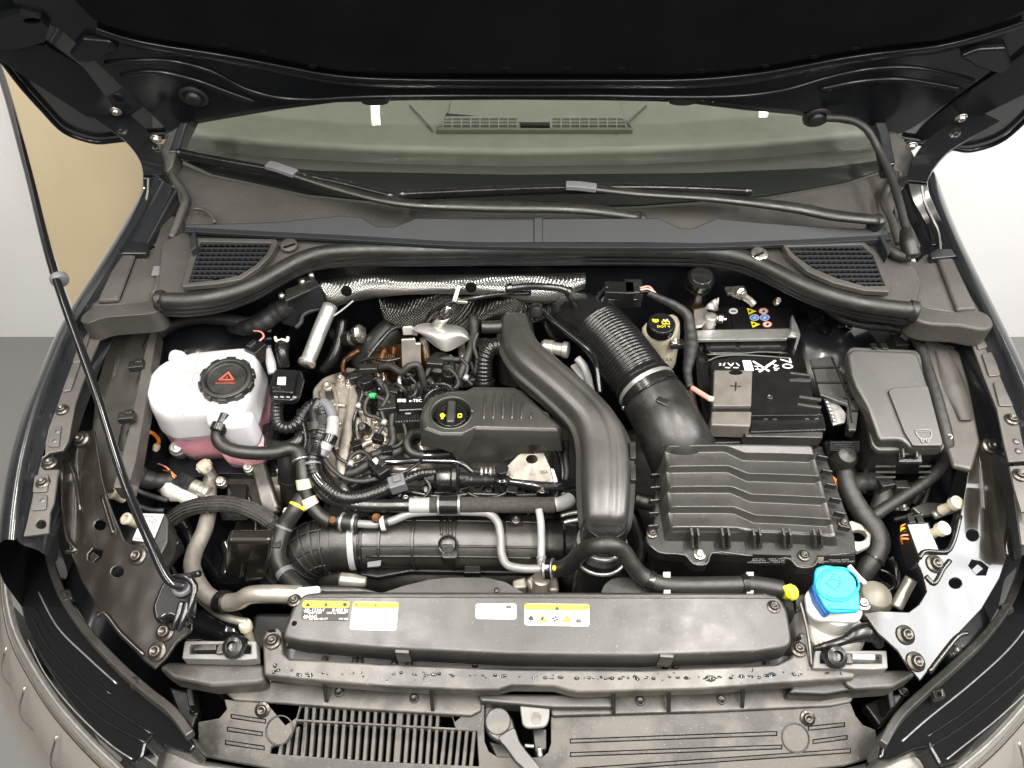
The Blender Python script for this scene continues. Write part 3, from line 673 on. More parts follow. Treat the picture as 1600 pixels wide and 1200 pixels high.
# weather strip
wst = T('weather_strip', 'thick black rubber weather strip curving along the front of the cowl', 'weather strip', (0, .98, .90))
wp = [(252, 470), (300, 470), (350, 462), (396, 446), (432, 426), (466, 408), (500, 397), (560, 392), (660, 392), (800, 391), (940, 391), (1060, 392), (1120, 395), (1164, 404), (1206, 422), (1250, 444), (1296, 462), (1350, 476), (1428, 486)]
tube('bulb_seal', [(a, b, .932) for a, b in wp], .0135, MAT['rubber'], wst, 16, 5)
tube('lower_lip', [(a, b+11, .918) for a, b in wp], .0085, MAT['rubber'], wst, 12, 5)
tube('lower_lip', [(a, b+19, .906) for a, b in wp], .006, MAT['rubber'], wst, 10, 5)
tube('upper_lip', [(a, b-6, .936) for a, b in wp], .006, MAT['plastic'], wst, 10, 5)
tube('end_cuff', [(246, 470, .930), (256, 470, .930)], .0165, MAT['rubber'], wst, 16)
tube('end_cuff', [(1420, 485, .930), (1432, 487, .930)], .0165, MAT['rubber'], wst, 16)

# wipers
def wiper(label, arm, blade, joint, spindle):
    t = T('wiper', label, 'wiper', P(*spindle))
    o = tube('arm', arm, [.005, .0055, .008, .007], MAT['plastic'], t, 10, 6, sx=1.7)
    ribbon('blade_spoiler', blade, .012, .012, MAT['rubber_gloss'], t, side=(0, 1, 0), bev=.003)
    ribbon('blade_rubber', [(a, b+5, z-.008) for a, b, z in blade], .005, .010, MAT['rubber'], t, side=(0, 1, 0))
    for e in (blade[0], blade[-1]):
        lathe('end_cap', P(*e), (1, 0, 0), [(.007, -.006), (.008, 0), (.007, .006)], MAT['gloss_plastic'], t, 12)
    a, b = joint
    ribbon('blade_clip', [a, ((a[0]*.6+b[0]*.4), (a[1]*.6+b[1]*.4)-1, a[2]), b], .018, .009, MAT['grey_plastic'], t, side=(0, 1, 0), bev=.002)
    lathe('spindle_cap', P(*spindle), (0, -.3, 1), [(.012, -.02), (.012, 0), (.010, .005), (.005, .007), (.001, .007)], MAT['plastic'], t, 20)
    return t
wiper('black wiper on the left with its blade slanting down from the pillar', [(440, 266, 1.005), (520, 292, .993), (620, 316, .985), (740, 322, .982), (905, 326, .974), (1000, 338, .955)], [(282, 239, 1.005), (360, 254, 1.003), (440, 268, 1.0), (520, 284, .995), (610, 306, .988)], ((418, 258, 1.008), (462, 272, 1.004)), (1000, 340, .950))
wiper('black wiper on the right with its blade lying across the middle', [(890, 290, .998), (1000, 302, .99), (1120, 310, .984), (1250, 326, .980), (1300, 336, .975), (1372, 344, .97)], [(630, 304, .99), (740, 299, .99), (880, 294, .992), (1040, 294, .992), (1168, 299, .99)], ((884, 290, 1.0), (932, 294, .998)), (1372, 344, .968))
# cable hanging from the hood
cb = T('hood_cable', 'black corrugated cable hanging from the hood beside the right pillar', 'cable', P(1420, 400, .94))
tube('conduit', [(1290, 184, 1.05), (1330, 188, 1.05), (1352, 200, 1.045), (1372, 232, 1.02), (1392, 276, 1.0), (1406, 320, .985), (1416, 360, .97), (1424, 396, .955)], .0066, MAT['tape'], cb, 12, corr=None, wrap=.06)
tube('boot', [(1416, 360, .97), (1420, 380, .962), (1426, 402, .95)], [.010, .014, .012], MAT['rubber'], cb, 12)
tube('tail', [(1424, 400, .95), (1408, 400, .945), (1392, 392, .945), (1384, 384, .945)], .009, MAT['tape'], cb, 10, wrap=.1)
M('cradle_grey', (.15, .15, .145), .45, var=.15, vscale=30)
# ================================================================= front end
RC = ZP(.785, .08, .42)
rc = T('radiator_cover', 'wide black plastic radiator cover with warning labels along the front', 'cover', P(830, 1020, .74))
slab('cover_shell', [(472, 926), (500, 923), (1196, 924), (1220, 931), (1232, 955), (1239, 998), (1234, 1012), (1180, 1020), (1000, 1026), (800, 1024), (600, 1014), (470, 1003), (440, 996), (443, 982), (456, 948)], RC, .040, MAT['plastic_dusty'], rc, .011, 4, rnd=.012)
slab('edge_line', [(478, 930), (1212, 932), (1214, 935), (480, 933)], RC.off(.0012), .002, MAT['plastic'], rc, .0006)
slab('shroud_hump', [(585, 930), (630, 915), (670, 905), (700, 902), (760, 902), (790, 909), (826, 930)], .772, .05, MAT['plastic_dusty'], rc, .008, 3, rnd=.01)
slab('shroud_hump', [(938, 930), (942, 914), (958, 902), (1180, 899), (1206, 908), (1218, 930)], .770, .05, MAT['plastic'], rc, .008, 3, rnd=.01)
slab('shroud_wing', [(495, 926), (498, 912), (560, 914), (600, 926)], .768, .03, MAT['plastic'], rc, .005, 3)
for px, py in ((628, 1018), (1042, 1025)):
    slab('spring_clip', [(px-11, py-4), (px+11, py-3), (px+11, py+3), (px-11, py+2)], RC.off(.0016), .03, MAT['panel_plastic'], rc, .001)
for px, py in ((460, 938), (1209, 948)):
    boltp(px, py, RC, .009, rc)
lathe('press_stud', P(460, 974, RC), (0, 0, 1), [(.0035, 0), (.003, .0012), (.0005, .0012)], MAT['hole'], rc, 10, bev=0)
lathe('press_stud', P(776, 960-38, RC), (0, 0, 1), [(.004, 0), (.003, .0012), (.0005, .0012)], MAT['plastic'], rc, 10, bev=0)
X = Vector((1, 0, 0)); Yv = Vector((0, 1, .08))
def label(quad, mat, lift=.0008):
    return slab('label', quad, RC.off(lift), .0006, mat, rc, 0, rnd=.004)
# refrigerant label
LP = label([(474, 938), (546, 939), (543, 970), (470, 968)], MAT['black_print'])
slab('yellow_strip', [(474, 938.5), (546, 939.5), (545, 950), (472.5, 949)], RC.off(.0012), .0003, MAT['yellow_label'], LP, 0, rnd=.003)
def tri(px, py, s, pl, mat, par, name='warning_triangle'):
    return slab(name, [(px-s, py+s*.75), (px, py-s*.75), (px+s, py+s*.75)], pl, .0002, mat, par, 0)
tri(481, 944, 4.5, RC.off(.0016), MAT['black_print'], LP)
slab('flame_symbol', [(506, 947), (507.5, 943), (509.5, 940.5), (511.5, 944), (511, 947.5)], RC.off(.0016), .0002, MAT['black_print'], LP, 0)
slab('book_symbol', ell(539, 944.5, 3.5, 3.6, 8), RC.off(.0016), .0002, MAT['black_print'], LP, 0)
text('R-1234yf      0.460 kg', P(512, 953.7, RC.off(.0012)), X, Yv, .0062, MAT['white_print'], LP)
text('GWP: 0.501      CO2 eq. 0.00023', P(511, 958, RC.off(.0012)), X, Yv, .0036, MAT['white_print'], LP)
text('PAG', P(489, 963.5, RC.off(.0012)), X, Yv, .0058, MAT['white_print'], LP)
text('5QF 820 455 CT              VW AG', P(513, 967.3, RC.off(.0012)), X, Yv, .0036, MAT['white_print'], LP)
for py in (954, 964):
    for k in range(3):
        a = k*PI/3; c = P(478.5 if py < 960 else 477.5, py, RC.off(.0016)); d = Vector((math.cos(a), math.sin(a), 0))
        V, Fc = obox(c, d*.0035, Vector((-d.y, d.x, 0))*.0005, Vector((0, 0, .0001))); mk('snowflake_symbol', V, Fc, MAT['white_print'], LP)
# blank label with yellow head
LP = label([(552, 940), (623, 941), (619, 986), (546, 984)], MAT['white_label'])
slab('yellow_strip', [(552, 940.5), (623, 941.5), (622, 950.5), (550.7, 949.5)], RC.off(.0012), .0003, MAT['yellow_label'], LP, 0, rnd=.003)
tri(587, 945, 3.2, RC.off(.0016), MAT['grey_print'], LP)
slab('round_symbol', ell(557, 945, 2.4, 2.2, 10), RC.off(.0016), .0002, MAT['grey_print'], LP, 0)
# small white label
LP = label([(743, 943), (807, 943), (807, 968), (743, 967)], MAT['white_label'])
text('VW  5Q0 010 417', P(768, 948.8, RC.off(.0012)), X, Yv, .0058, MAT['grey_print'], LP)
text('BARCODE'[:0]+'MADE IN GERMANY', P(773, 961.6, RC.off(.0012)), X, Yv, .0052, MAT['grey_print'], LP)
slab('code_block', [(791, 946), (799, 946), (799, 950.5), (791, 950.5)], RC.off(.0014), .0002, MAT['grey_print'], LP, 0)
# pictogram label
LP = label([(820, 943), (921, 944), (921, 979), (819, 977)], MAT['white_label'])
slab('yellow_strip', [(820, 943.5), (921, 944.5), (921, 953.5), (820, 952.5)], RC.off(.0012), .0003, MAT['yellow_label'], LP, 0, rnd=.003)
tri(870.5, 949.5, 4.2, RC.off(.0016), MAT['black_print'], LP)
for cx in (847.5, 885.5):
    tri(cx, 966, 7.6, RC.off(.0014), MAT['black_print'], LP); tri(cx, 966.2, 6.1, RC.off(.0018), MAT['yellow_label'], LP)
slab('fan_symbol', [(845, 969), (846, 964), (850, 963), (849, 969)], RC.off(.0022), .0002, MAT['black_print'], LP, 0)
slab('bolt_symbol', [(884, 970), (886, 966), (884.5, 966), (887, 961.5), (886.5, 965), (888, 965)], RC.off(.0022), .0002, MAT['black_print'], LP, 0)
slab('hand_symbol', ell(829.5, 966, 7, 6.5, 18), RC.off(.0014), .0002, MAT['grey_print'], LP, 0)
slab('hand_symbol', ell(829.5, 966, 6.0, 5.5, 18), RC.off(.0018), .0002, MAT['white_label'], LP, 0)
slab('hand_symbol', [(825, 966), (829, 961.5), (833, 964), (833.5, 969), (828, 970)], RC.off(.0022), .0002, MAT['black_print'], LP, 0)
for k in range(4):
    a = k*PI/2+.3; cx, cy = 867.5+3.2*math.cos(a), 967+3*math.sin(a)
    slab('fan_symbol', ell(cx, cy, 2.3, 1.5, 8), RC.off(.0018), .0002, MAT['black_print'], LP, 0)
text('5Q0 010\n  419 D', P(907, 963, RC.off(.0012)), X, Yv, .0060, MAT['grey_print'], LP)
slab('code_block', [(900, 968), (908, 968), (908, 973), (900, 973)], RC.off(.0014), .0002, MAT['grey_print'], LP, 0)

# ---- front crossbar (lock carrier) with rain drops
lc = T('front_crossbar', 'grey plastic front crossbar in front of the radiator cover, wet with drops', 'crossbar', P(830, 1070, .70))
LC = ZP(.752, .12, .36)
slab('bar_top', [(410, 996), (416, 984), (434, 978), (442, 986), (442, 1018), (452, 1028), (600, 1036), (800, 1044), (1000, 1046), (1212, 1037), (1236, 1026), (1246, 1004), (1250, 985), (1262, 990), (1270, 1040), (1314, 1044), (1338, 1050), (1336, 1060), (1240, 1067), (1100, 1077), (905, 1082), (888, 1079), (866, 1073), (800, 1072), (778, 1078), (740, 1079), (600, 1073), (470, 1062), (412, 1055)], LC, .022, MAT['panel_plastic'], lc, .004, 3)
slab('radiator_edge', [(446, 1012), (1240, 1024), (1240, 1050), (446, 1040)], .725, .01, MAT['grey_plastic'], lc, .002)
for px in (506, 554, 562, 616, 640, 742, 1040, 1056, 1200):
    box('edge_peg', px, 1030+ (px-446)*.010, .735, .007, .012, .02, MAT['plastic'], lc)
slab('lower_fascia', [(746, 1083), (900, 1084), (962, 1086), (958, 1106), (866, 1106), (750, 1096)], .722, .03, MAT['satin_plastic'], lc, .004)
slab('end_block', [(246, 1042), (262, 1033), (412, 1036), (414, 1064), (398, 1068), (330, 1072), (270, 1060)], .742, .035, MAT['panel_plastic'], lc, .006, 3)
slab('end_block', [(1312, 1046), (1432, 1046), (1430, 1056), (1396, 1074), (1336, 1078), (1322, 1070)], .742, .035, MAT['panel_plastic'], lc, .006, 3)
slab('corner_foot', [(1236, 1068), (1336, 1060), (1338, 1078), (1290, 1086), (1232, 1084)], .735, .03, MAT['plastic'], lc, .005)
for px, py in ((426, 1002), (1248, 1014)):
    boltp(px, py, LC.off(.002), .0105, lc)
    slab('slot', [(px-7, py-18), (px+4, py-19), (px+5, py-15), (px-7, py-14)], LC.off(.001), .001, MAT['hole'], lc, 0)
geo = []
def drop(px, py, r, sx=1):
    c = P(px, py, LC.off(.0003))
    V, Fc = lathe_geo(c, (0, 0, 1), [(r, 0), (r*.9, r*.3), (r*.6, r*.52), (r*.2, r*.6)], 8)
    V = [Vector((c.x+(v.x-c.x)*sx, v.y, v.z)) for v in V]
    geo.append((V, Fc))
for k in range(95):
    f = random.random(); px = 430+f*890; py = 1047+12*min(1, f*2.2)+ (7 if f < .2 else 0)*random.random()+random.uniform(-2.2, 2.2)
    if px > 1100: py -= (px-1100)*.03
    drop(px, py, random.choice((.0009, .0012, .0016, .0022)), random.uniform(1, 2.0))
for k in range(26):
    drop(random.uniform(420, 1320), random.uniform(1046, 1068), random.uniform(.0005, .0012))
drop(1110, 1060, .0045, 1.7); drop(1206, 1054, .003, 1.6); drop(430, 1040, .003); drop(428, 1050, .0026)
V, Fc = join_geo(geo)
M('water', (.9, .95, 1), .02, trans=1, ior=1.33)
o = mk('water_drops', V, Fc, MAT['water'], lc); o['kind'] = 'stuff'
# ---- air guide shelf with fins
ag = T('air_guide', 'grey plastic air guide shelf with upright fins below the crossbar', 'air guide', P(820, 1100, .69))
slab('shelf', [(350, 1080), (362, 1072), (420, 1064), (600, 1076), (752, 1082), (752, 1110), (736, 1118), (560, 1108), (364, 1094)], .712, .01, MAT['panel_plastic'], ag, .003)
slab('shelf', [(860, 1106), (958, 1106), (958, 1080), (1240, 1070), (1338, 1082), (1330, 1097), (1300, 1103), (1100, 1112), (862, 1119)], .712, .01, MAT['panel_plastic'], ag, .003)
for px, y0, y1 in ((507, 1066, 1098), (673, 1076, 1112), (956, 1080, 1118), (1042, 1078, 1114), (1157, 1072, 1107)):
    a = P(px-2, y0, .735); b = P(px, y1, .712)
    V, Fc = slab_geo([a, b, b+Vector((0, .002, .004)), a+Vector((0, 0, .015))], Vector((.005, 0, 0)))
    mk('fin', V, Fc, MAT['plastic'], ag, .001)
for px, py in ((530, 1082), (647, 1092), (1000, 1096), (1127, 1094)):
    lathe('rivet', P(px, py, .712), (0, 0, 1), [(.006, 0), (.006, .002), (.004, .0025), (.003, .0008), (.0005, .0008)], MAT['plastic'], ag, 14, bev=0)
# ---- bumper top panel with slats
GR = ZP(.705, .5, .325)
gp = T('bumper_top_panel', 'grey plastic panel on top of the bumper with a slatted opening', 'bumper panel', P(800, 1190, .62))
open_l = [(470, 1104), (706, 1119), (712, 1141), (745, 1143), (748, 1197), (600, 1190), (422, 1177), (424, 1167), (444, 1162), (460, 1140)]
open_c = [(757, 1100), (860, 1105), (861, 1160), (856, 1176), (846, 1183), (778, 1183), (764, 1174), (757, 1158)]
slab('panel', [(350, 1092), (365, 1094), (560, 1108), (736, 1118), (752, 1090), (862, 1090), (864, 1119), (1100, 1112), (1329, 1098), (1337, 1118), (1348, 1132), (1368, 1140), (1373, 1180), (1320, 1196), (1100, 1218), (800, 1228), (500, 1215), (310, 1180), (309, 1128), (342, 1122), (354, 1108)], GR, .006, MAT['panel_plastic'], gp, .002, holes=[open_l, open_c])
for k in range(24):
    xt = 479+12*k-(.6*k if k > 12 else 0); yt = 1102+(xt-470)*.063; xb = xt-6; yb = 1180+(xb-422)*.061
    if k >= 19: yt = 1140
    if xb > 744: continue
    q = [(xt-3.1, yt), (xt+3.1, yt), (xb+3.1, yb), (xb-3.1, yb)]
    slab('slat', q, GR.off(-.0008), .012, MAT['panel_plastic'], gp, .0012)
for k in range(4):
    x = 437+12*k; slab('slat', [(x-2.6+4, 1152-k*8), (x+3.6+4, 1150-k*8), (x+2, 1181), (x-4, 1181)], GR.off(-.0008), .012, MAT['panel_plastic'], gp, .0012)
slab('crossbar', [(462, 1123), (712, 1137), (712, 1141), (461, 1127)], GR.off(.0006), .012, MAT['panel_plastic'], gp, .001)
for px, py in ((437, 1141), (1243, 1153)):
    c = P(px, py, GR); lathe('round_boss', c, (0, -.5, 1), [(.0185, -.004), (.0185, .0012), (.0165, .0014), (.0160, -.001), (.001, -.001)], MAT['plastic'], gp, 30)
for px, py in ((410, 1109), (1262, 1122)):
    boltp(px, py, GR.off(.001), .010, gp, axis=(0, -.5, 1))
def groove(a, b, w=4.5):
    q = [(a[0], a[1]-w/2), (b[0], b[1]-w/2), (b[0], b[1]+w/2), (a[0], a[1]+w/2)]
    slab('rib', q, GR.off(.0012), .0014, MAT['panel_plastic'], gp, .0005)
    q2 = [(a[0]-1.6, a[1]-w/2-1.6), (b[0]+1.6, b[1]-w/2-1.6), (b[0]+1.6, b[1]+w/2+1.6), (a[0]-1.6, a[1]+w/2+1.6)]
    slab('rib_groove', q2, GR.off(.0002), .0006, MAT['hole'], gp, 0)
for a, b in (((362, 1119), (414, 1127)), ((356, 1139), (409, 1147)), ((353, 1160), (412, 1169)), ((892, 1158), (1213, 1146)), ((892, 1179), (1221, 1167)), ((892, 1204), (1328, 1173)), ((1264, 1138), (1319, 1132)), ((1271, 1159), (1323, 1152))):
    groove(a, b)
# wet patches are thin films of water
# ---- hood catch in the middle opening
ct = T('hood_catch', 'hood catch lever and metal striker plate in the centre opening', 'catch', P(810, 1150, .62))
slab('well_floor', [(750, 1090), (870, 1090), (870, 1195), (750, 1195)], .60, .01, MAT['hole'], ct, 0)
slab('lever_base', [(756, 1098), (780, 1100), (800, 1118), (806, 1140), (800, 1162), (780, 1160), (762, 1148), (756, 1128)], .70, .012, MAT['satin_plastic'], ct, .004, rnd=.008)
lathe('lever_pivot', P(778, 1127, .702), (0, -.3, 1), [(.0165, -.004), (.0165, .003), (.015, .0045), (.001, .0045)], MAT['panel_plastic'], ct, 30)
slab('lever_handle', [(776, 1152), (804, 1134), (812, 1158), (822, 1172), (846, 1200), (836, 1216), (806, 1190), (790, 1168)], ZP(.712, .1, .30), .012, MAT['satin_plastic'], ct, .004, rnd=.006)
slab('striker_plate', [(811, 1092), (860, 1092), (858, 1126), (852, 1136), (824, 1138), (816, 1132)], ZP(.716, .3, .325), .006, MAT['cradle_grey'], ct, .002, rnd=.005)
slab('plate_stain', ell(838, 1122, 8, 10, 14), ZP(.7166, .3, .325), .0006, MAT['steel_dark'], ct, 0)
slab('latch_guide', [(832, 1138), (854, 1138), (854, 1170), (836, 1176)], .69, .02, MAT['plastic'], ct, .002)
tube('latch_pin', [(820, 1165, .70), (834, 1166, .70)], .0022, MAT['zinc'], ct, 8)
tube('latch_pin', [(842, 1168, .70), (844, 1182, .695)], .0035, MAT['zinc'], ct, 8)
slab('well_plate', [(764, 1158), (800, 1166), (806, 1184), (776, 1184)], .665, .008, MAT['panel_plastic'], ct, .002)
# ---- bumper skin below
bp = slab('front_bumper', [(214, 1148), (262, 1164), (312, 1184), (500, 1218), (800, 1232), (1100, 1220), (1318, 1198), (1376, 1184), (1430, 1168), (1470, 1160), (1520, 1300), (900, 1400), (100, 1300)], ZP(.672, .35, .30), .06, MAT['body_grey'], None, .01, 3)
tag(bp, 'painted grey bumper edge along the bottom of the picture', 'bumper')

# ================================================================= headlamp support plates
def support(label, out, holes, bolts, s, slot, ridge):
    t = T('headlamp_support', label, 'support plate', P(out[len(out)//2][0], out[len(out)//2][1], .70), 'headlamp supports')
    pl = ZP(.770+.15*.52, .27, .36, -s*.15)
    slab('plate', out, pl, .004, MAT['paint_inner'], t, .0018, 3, holes=[ell(*h) for h in holes]+[slot])
    ax = pl.n
    for b in bolts: bolt(P(b[0], b[1], pl.off(.001)), .0125, t, MAT['bolt'], ax)
    for r in ridge: tube('pressed_bead', [Vector(v) for v in pts(r, pl)], .0035, MAT['paint_inner'], t, 8, 5)
    cx = sum(q[0] for q in slot)/len(slot); cy = sum(q[1] for q in slot)/len(slot)
    slab('bent_tab', [(cx-12, cy+3), (cx-2, cy-6), (cx+8, cy+2), (cx-4, cy+12)], pl.off(-.004), .003, MAT['paint_inner'], t, .001)
    return t, pl
sl_out = [(113, 688), (128, 674), (148, 671), (153, 700), (160, 745), (170, 782), (182, 815), (194, 842), (204, 850), (228, 850), (242, 874), (262, 906), (284, 940), (300, 962), (300, 985), (276, 1004), (262, 1026), (242, 1046), (226, 1034), (192, 996), (156, 955), (128, 908), (109, 862), (96, 800), (92, 745), (100, 712)]
sup_l, SPL = support('dark glossy support plate above the left headlamp', sl_out, [(156, 820, 9, 8), (183, 893, 9.5, 8)], [(215, 869), (258, 987), (245, 1018), (127, 686)], -1, [(137, 866), (145, 857), (160, 860), (158, 870), (148, 878), (138, 874)],
    [[(98, 720), (98, 780), (106, 840), (118, 860), (104, 862)], [(160, 775), (172, 815), (178, 834)], [(152, 962), (162, 958), (190, 990), (226, 1024)], [(108, 720), (118, 745), (126, 800)]])
sr_out = [(1522, 700), (1536, 686), (1560, 684), (1574, 704), (1584, 750), (1590, 800), (1580, 850), (1562, 904), (1534, 952), (1500, 988), (1470, 1024), (1438, 1064), (1418, 1040), (1402, 1016), (1372, 990), (1350, 958), (1372, 954), (1420, 956), (1436, 944), (1448, 924), (1442, 898), (1434, 880), (1440, 866), (1480, 866), (1492, 840), (1504, 790), (1512, 740)]
sup_r, SPR = support('bright reflecting support plate above the right headlamp', sr_out, [(1520, 836, 10, 9), (1493, 911, 10, 8)], [(1461, 881), (1415, 992), (1431, 1034), (1547, 697)], 1, [(1514, 884), (1519, 875), (1534, 878), (1544, 886), (1540, 898), (1526, 898)],
    [[(1582, 800), (1572, 850), (1574, 868)], [(1512, 990), (1500, 992), (1470, 1026), (1452, 1050)], [(1500, 806), (1488, 850), (1478, 862), (1444, 862), (1436, 872)], [(1446, 900), (1458, 912), (1474, 888), (1484, 876)]])
# ================================================================= headlamps
def headlamp(label, top, out_edge, s, rails, lines, notch):
    t = T('headlamp', label, 'headlamp', P(top[len(top)//2][0], top[len(top)//2][1], .60), 'headlamps')
    pl = ZP(.722+.40*.50, .16, .34, -s*.40)
    slab('housing_top', top, pl, .05, MAT['lamp_black'], t, .006, 3)
    for q, r in lines:
        tube('housing_rib', [Vector(v) for v in pts(q, pl.off(.0008))], r*.5, MAT['zinc' if r < .0024 else 'gloss_plastic'], t, 8, 6)
    E = crom(pts(out_edge, pl.off(.002)), 4)
    rings = []
    for a, b in ((0, 0), (.018, -.012), (.05, -.05), (.075, -.11), (.085, -.20), (.07, -.30)):
        rings.append([e+Vector((s*a*.8, -a*.75, b)) for e in E])
    loft('lens', rings, MAT['lens'], t, closed=False, solid=.003)
    rings = []
    for a, b in ((.001, -.008), (.03, -.045), (.055, -.10), (.06, -.20), (.03, -.30)):
        rings.append([e+Vector((s*a*.8, -a*.75, b)) for e in E])
    loft('reflector', rings, MAT['lamp_reflector'], t, closed=False)
    for k in (.3, .45, .62, .78):
        i = int(k*(len(E)-1)); e = E[i]
        tube('light_guide', [e+Vector((s*.02, -.022, -.030)), e+Vector((s*.038, -.045, -.07)), e+Vector((s*.045, -.05, -.13))], .0018, MAT['chrome'], t, 8, 3)
    tube('lens_rim', [e+Vector((s*.004, -.003, .001)) for e in E], .0022, MAT['zinc'], t, 8, 1)
    tube('trim_strip', [e+Vector((s*.012, -.012, -.014)) for e in E], .0022, MAT['chrome'], t, 8, 1)
    rl = ribbon('mounting_rail', [Vector(v) for v in pts(rails, pl.off(.014))], .0105, .012, MAT['plastic_dusty'], t, side=(1, 0, 0), bev=.002)
    for q in notch:
        slab('rail_tab', [(q[0]-11, q[1]-7), (q[0]+6, q[1]-10), (q[0]+11, q[1]+5), (q[0]-4, q[1]+10)], pl.off(.020), .012, MAT['plastic_dusty'], t, .002, holes=[[(q[0]-4, q[1]-3), (q[0]+3, q[1]-4), (q[0]+4, q[1]+3), (q[0]-3, q[1]+4)]])
    return t
hl_top = [(24, 850), (40, 838), (72, 832), (82, 862), (94, 920), (114, 962), (142, 998), (192, 1048), (242, 1092), (282, 1126), (306, 1164), (297, 1178), (272, 1170), (238, 1152), (228, 1162), (222, 1186), (204, 1196), (150, 1150), (104, 1094), (66, 1034), (38, 978), (26, 920)]
headlamp('black headlamp at the left corner below the left support plate', hl_top, [(14, 846), (14, 910), (26, 976), (56, 1036), (96, 1096), (146, 1152), (200, 1204), (216, 1222)], -1,
    [(70, 828), (80, 880), (98, 930), (130, 980), (180, 1036), (230, 1082), (272, 1116), (298, 1150)],
    [([(60, 925), (90, 980), (140, 1030), (182, 1068)], .0022), ([(56, 950), (80, 996), (130, 1050), (172, 1084)], .0025), ([(52, 968), (76, 1012), (124, 1064), (166, 1100), (236, 1146)], .003), ([(48, 990), (74, 1036), (120, 1088), (160, 1124), (226, 1160)], .0028), ([(44, 1000), (70, 1052), (116, 1110), (176, 1166), (206, 1186)], .0016), ([(116, 946), (160, 1010), (220, 1066), (270, 1110), (290, 1150)], .002)],
    [(102, 930), (208, 1066)])
hr_top = [(1600, 880), (1592, 880), (1582, 930), (1560, 968), (1520, 1010), (1478, 1052), (1440, 1088), (1404, 1124), (1376, 1164), (1372, 1186), (1392, 1190), (1430, 1172), (1452, 1168), (1470, 1200), (1500, 1190), (1560, 1130), (1620, 1060), (1680, 960), (1680, 860), (1640, 850)]
headlamp('black headlamp at the right corner below the right support plate', hr_top, [(1690, 850), (1690, 920), (1668, 990), (1630, 1052), (1586, 1108), (1536, 1160), (1480, 1206), (1462, 1222)], 1,
    [(1608, 840), (1596, 890), (1574, 946), (1536, 998), (1486, 1046), (1436, 1090), (1400, 1126), (1378, 1164)],
    [([(1618, 960), (1580, 1010), (1520, 1066), (1446, 1126), (1410, 1158)], .0022), ([(1640, 980), (1600, 1034), (1540, 1086), (1490, 1124), (1450, 1150)], .0028), ([(1646, 996), (1606, 1050), (1548, 1102), (1500, 1138), (1452, 1168)], .0025), ([(1656, 1010), (1616, 1068), (1560, 1122), (1500, 1170), (1480, 1186)], .0016)],
    [(1575, 950), (1468, 1084)])
# ---- bump stops at both ends of the crossbar
for label, x0, y0, s in (('grey bump stop bracket at the left end of the crossbar', 342, 1017, 1), ('grey bump stop bracket at the right end below the washer bottle', 1328, 1032, -1)):
    t = T('bump_stop', label, 'bump stop', P(x0, y0, .72), 'bump stops')
    slab('cradle', [(x0-58, y0+12), (x0-56, y0-4), (x0-54, y0-16), (x0+58, y0-16), (x0+60, y0+12), (x0+40, y0+14)], .760, .02, MAT['cradle_grey'], t, .002, holes=[[(x0-46, y0-10), (x0+50, y0-10), (x0+50, y0+4), (x0-46, y0+4)]])
    slab('cradle_floor', [(x0-50, y0-13), (x0+54, y0-13), (x0+54, y0+8), (x0-50, y0+8)], .748, .01, MAT['plastic'], t, .001)
    cx = x0+s*28
    lathe('rubber_stop', P(cx, y0-5, .758), (0, -.35, 1), [(.015, -.01), (.015, .012), (.0125, .018), (.007, .02), (.006, .014), (.001, .013)], MAT['rubber_gloss'], t, 22)
    slab('slider', [(x0-s*40, y0-10), (x0-s*4, y0-11), (x0-s*4, y0-2), (x0-s*40, y0-1)], .764, .012, MAT['light_grey' if s < 0 else 'steel_dark'], t, .001)
    box('spring', x0+s*2, y0-4, .765, .010, .014, .012, MAT['steel_dark'], t)
# posts in front of the end blocks
for label, q in (('black round post below the left bump stop', (335, 1040)), ('black round post below the right bump stop', (1338, 1050))):
    c = P(q[0], q[1]+14, .735); o = lathe('support_post', c-Vector((0, 0.0, .10)), (0, 0, 1), [(.006, 0), (.010, .004), (.011, .06), (.012, .098), (.010, .10)], MAT['gloss_plastic'], None, 20)
    tag(o, label, 'post')
# ================================================================= coolant tank
tk = T('coolant_tank', 'translucent white coolant expansion tank with pink coolant and black cap', 'coolant tank', P(320, 690, .72))
TZ = .832
top_px = [(225, 612), (229, 592), (245, 573), (262, 562), (300, 551), (345, 546), (392, 542), (404, 556), (402, 585), (390, 624), (378, 645), (320, 646), (300, 648), (256, 652), (234, 638)]
top = rounded(pts(top_px, TZ), .012, 3)
cc = sum(top, Vector())/len(top)
def ring(sc, z, dy=0): return [Vector((cc.x+(v.x-cc.x)*sc, cc.y+(v.y-cc.y)*sc+dy, z)) for v in top]
rings = [ring(.10, TZ+.003), ring(.5, TZ+.003), ring(.93, TZ+.002), ring(.955, TZ+.001), ring(.985, TZ-.007), ring(1.0, TZ-.012), ring(1.005, TZ-.018), ring(1.02, TZ-.045), ring(1.03, TZ-.050), ring(1.03, TZ-.054), ring(1.01, TZ-.058), ring(.97, TZ-.10), ring(.90, TZ-.125), ring(.6, TZ-.13)]
loft('tank_body', rings[:-4], MAT['tank'], tk, bev=0)
loft('tank_lower', [ring(1.03, TZ-.0545)]+rings[-4:], MAT['tank_clear'], tk, bev=0)
loft('coolant', [ring(.3, TZ-.068), ring(.985, TZ-.068), ring(.955, TZ-.10), ring(.87, TZ-.122), ring(.5, TZ-.126)], MAT['liquid_pink'], tk)
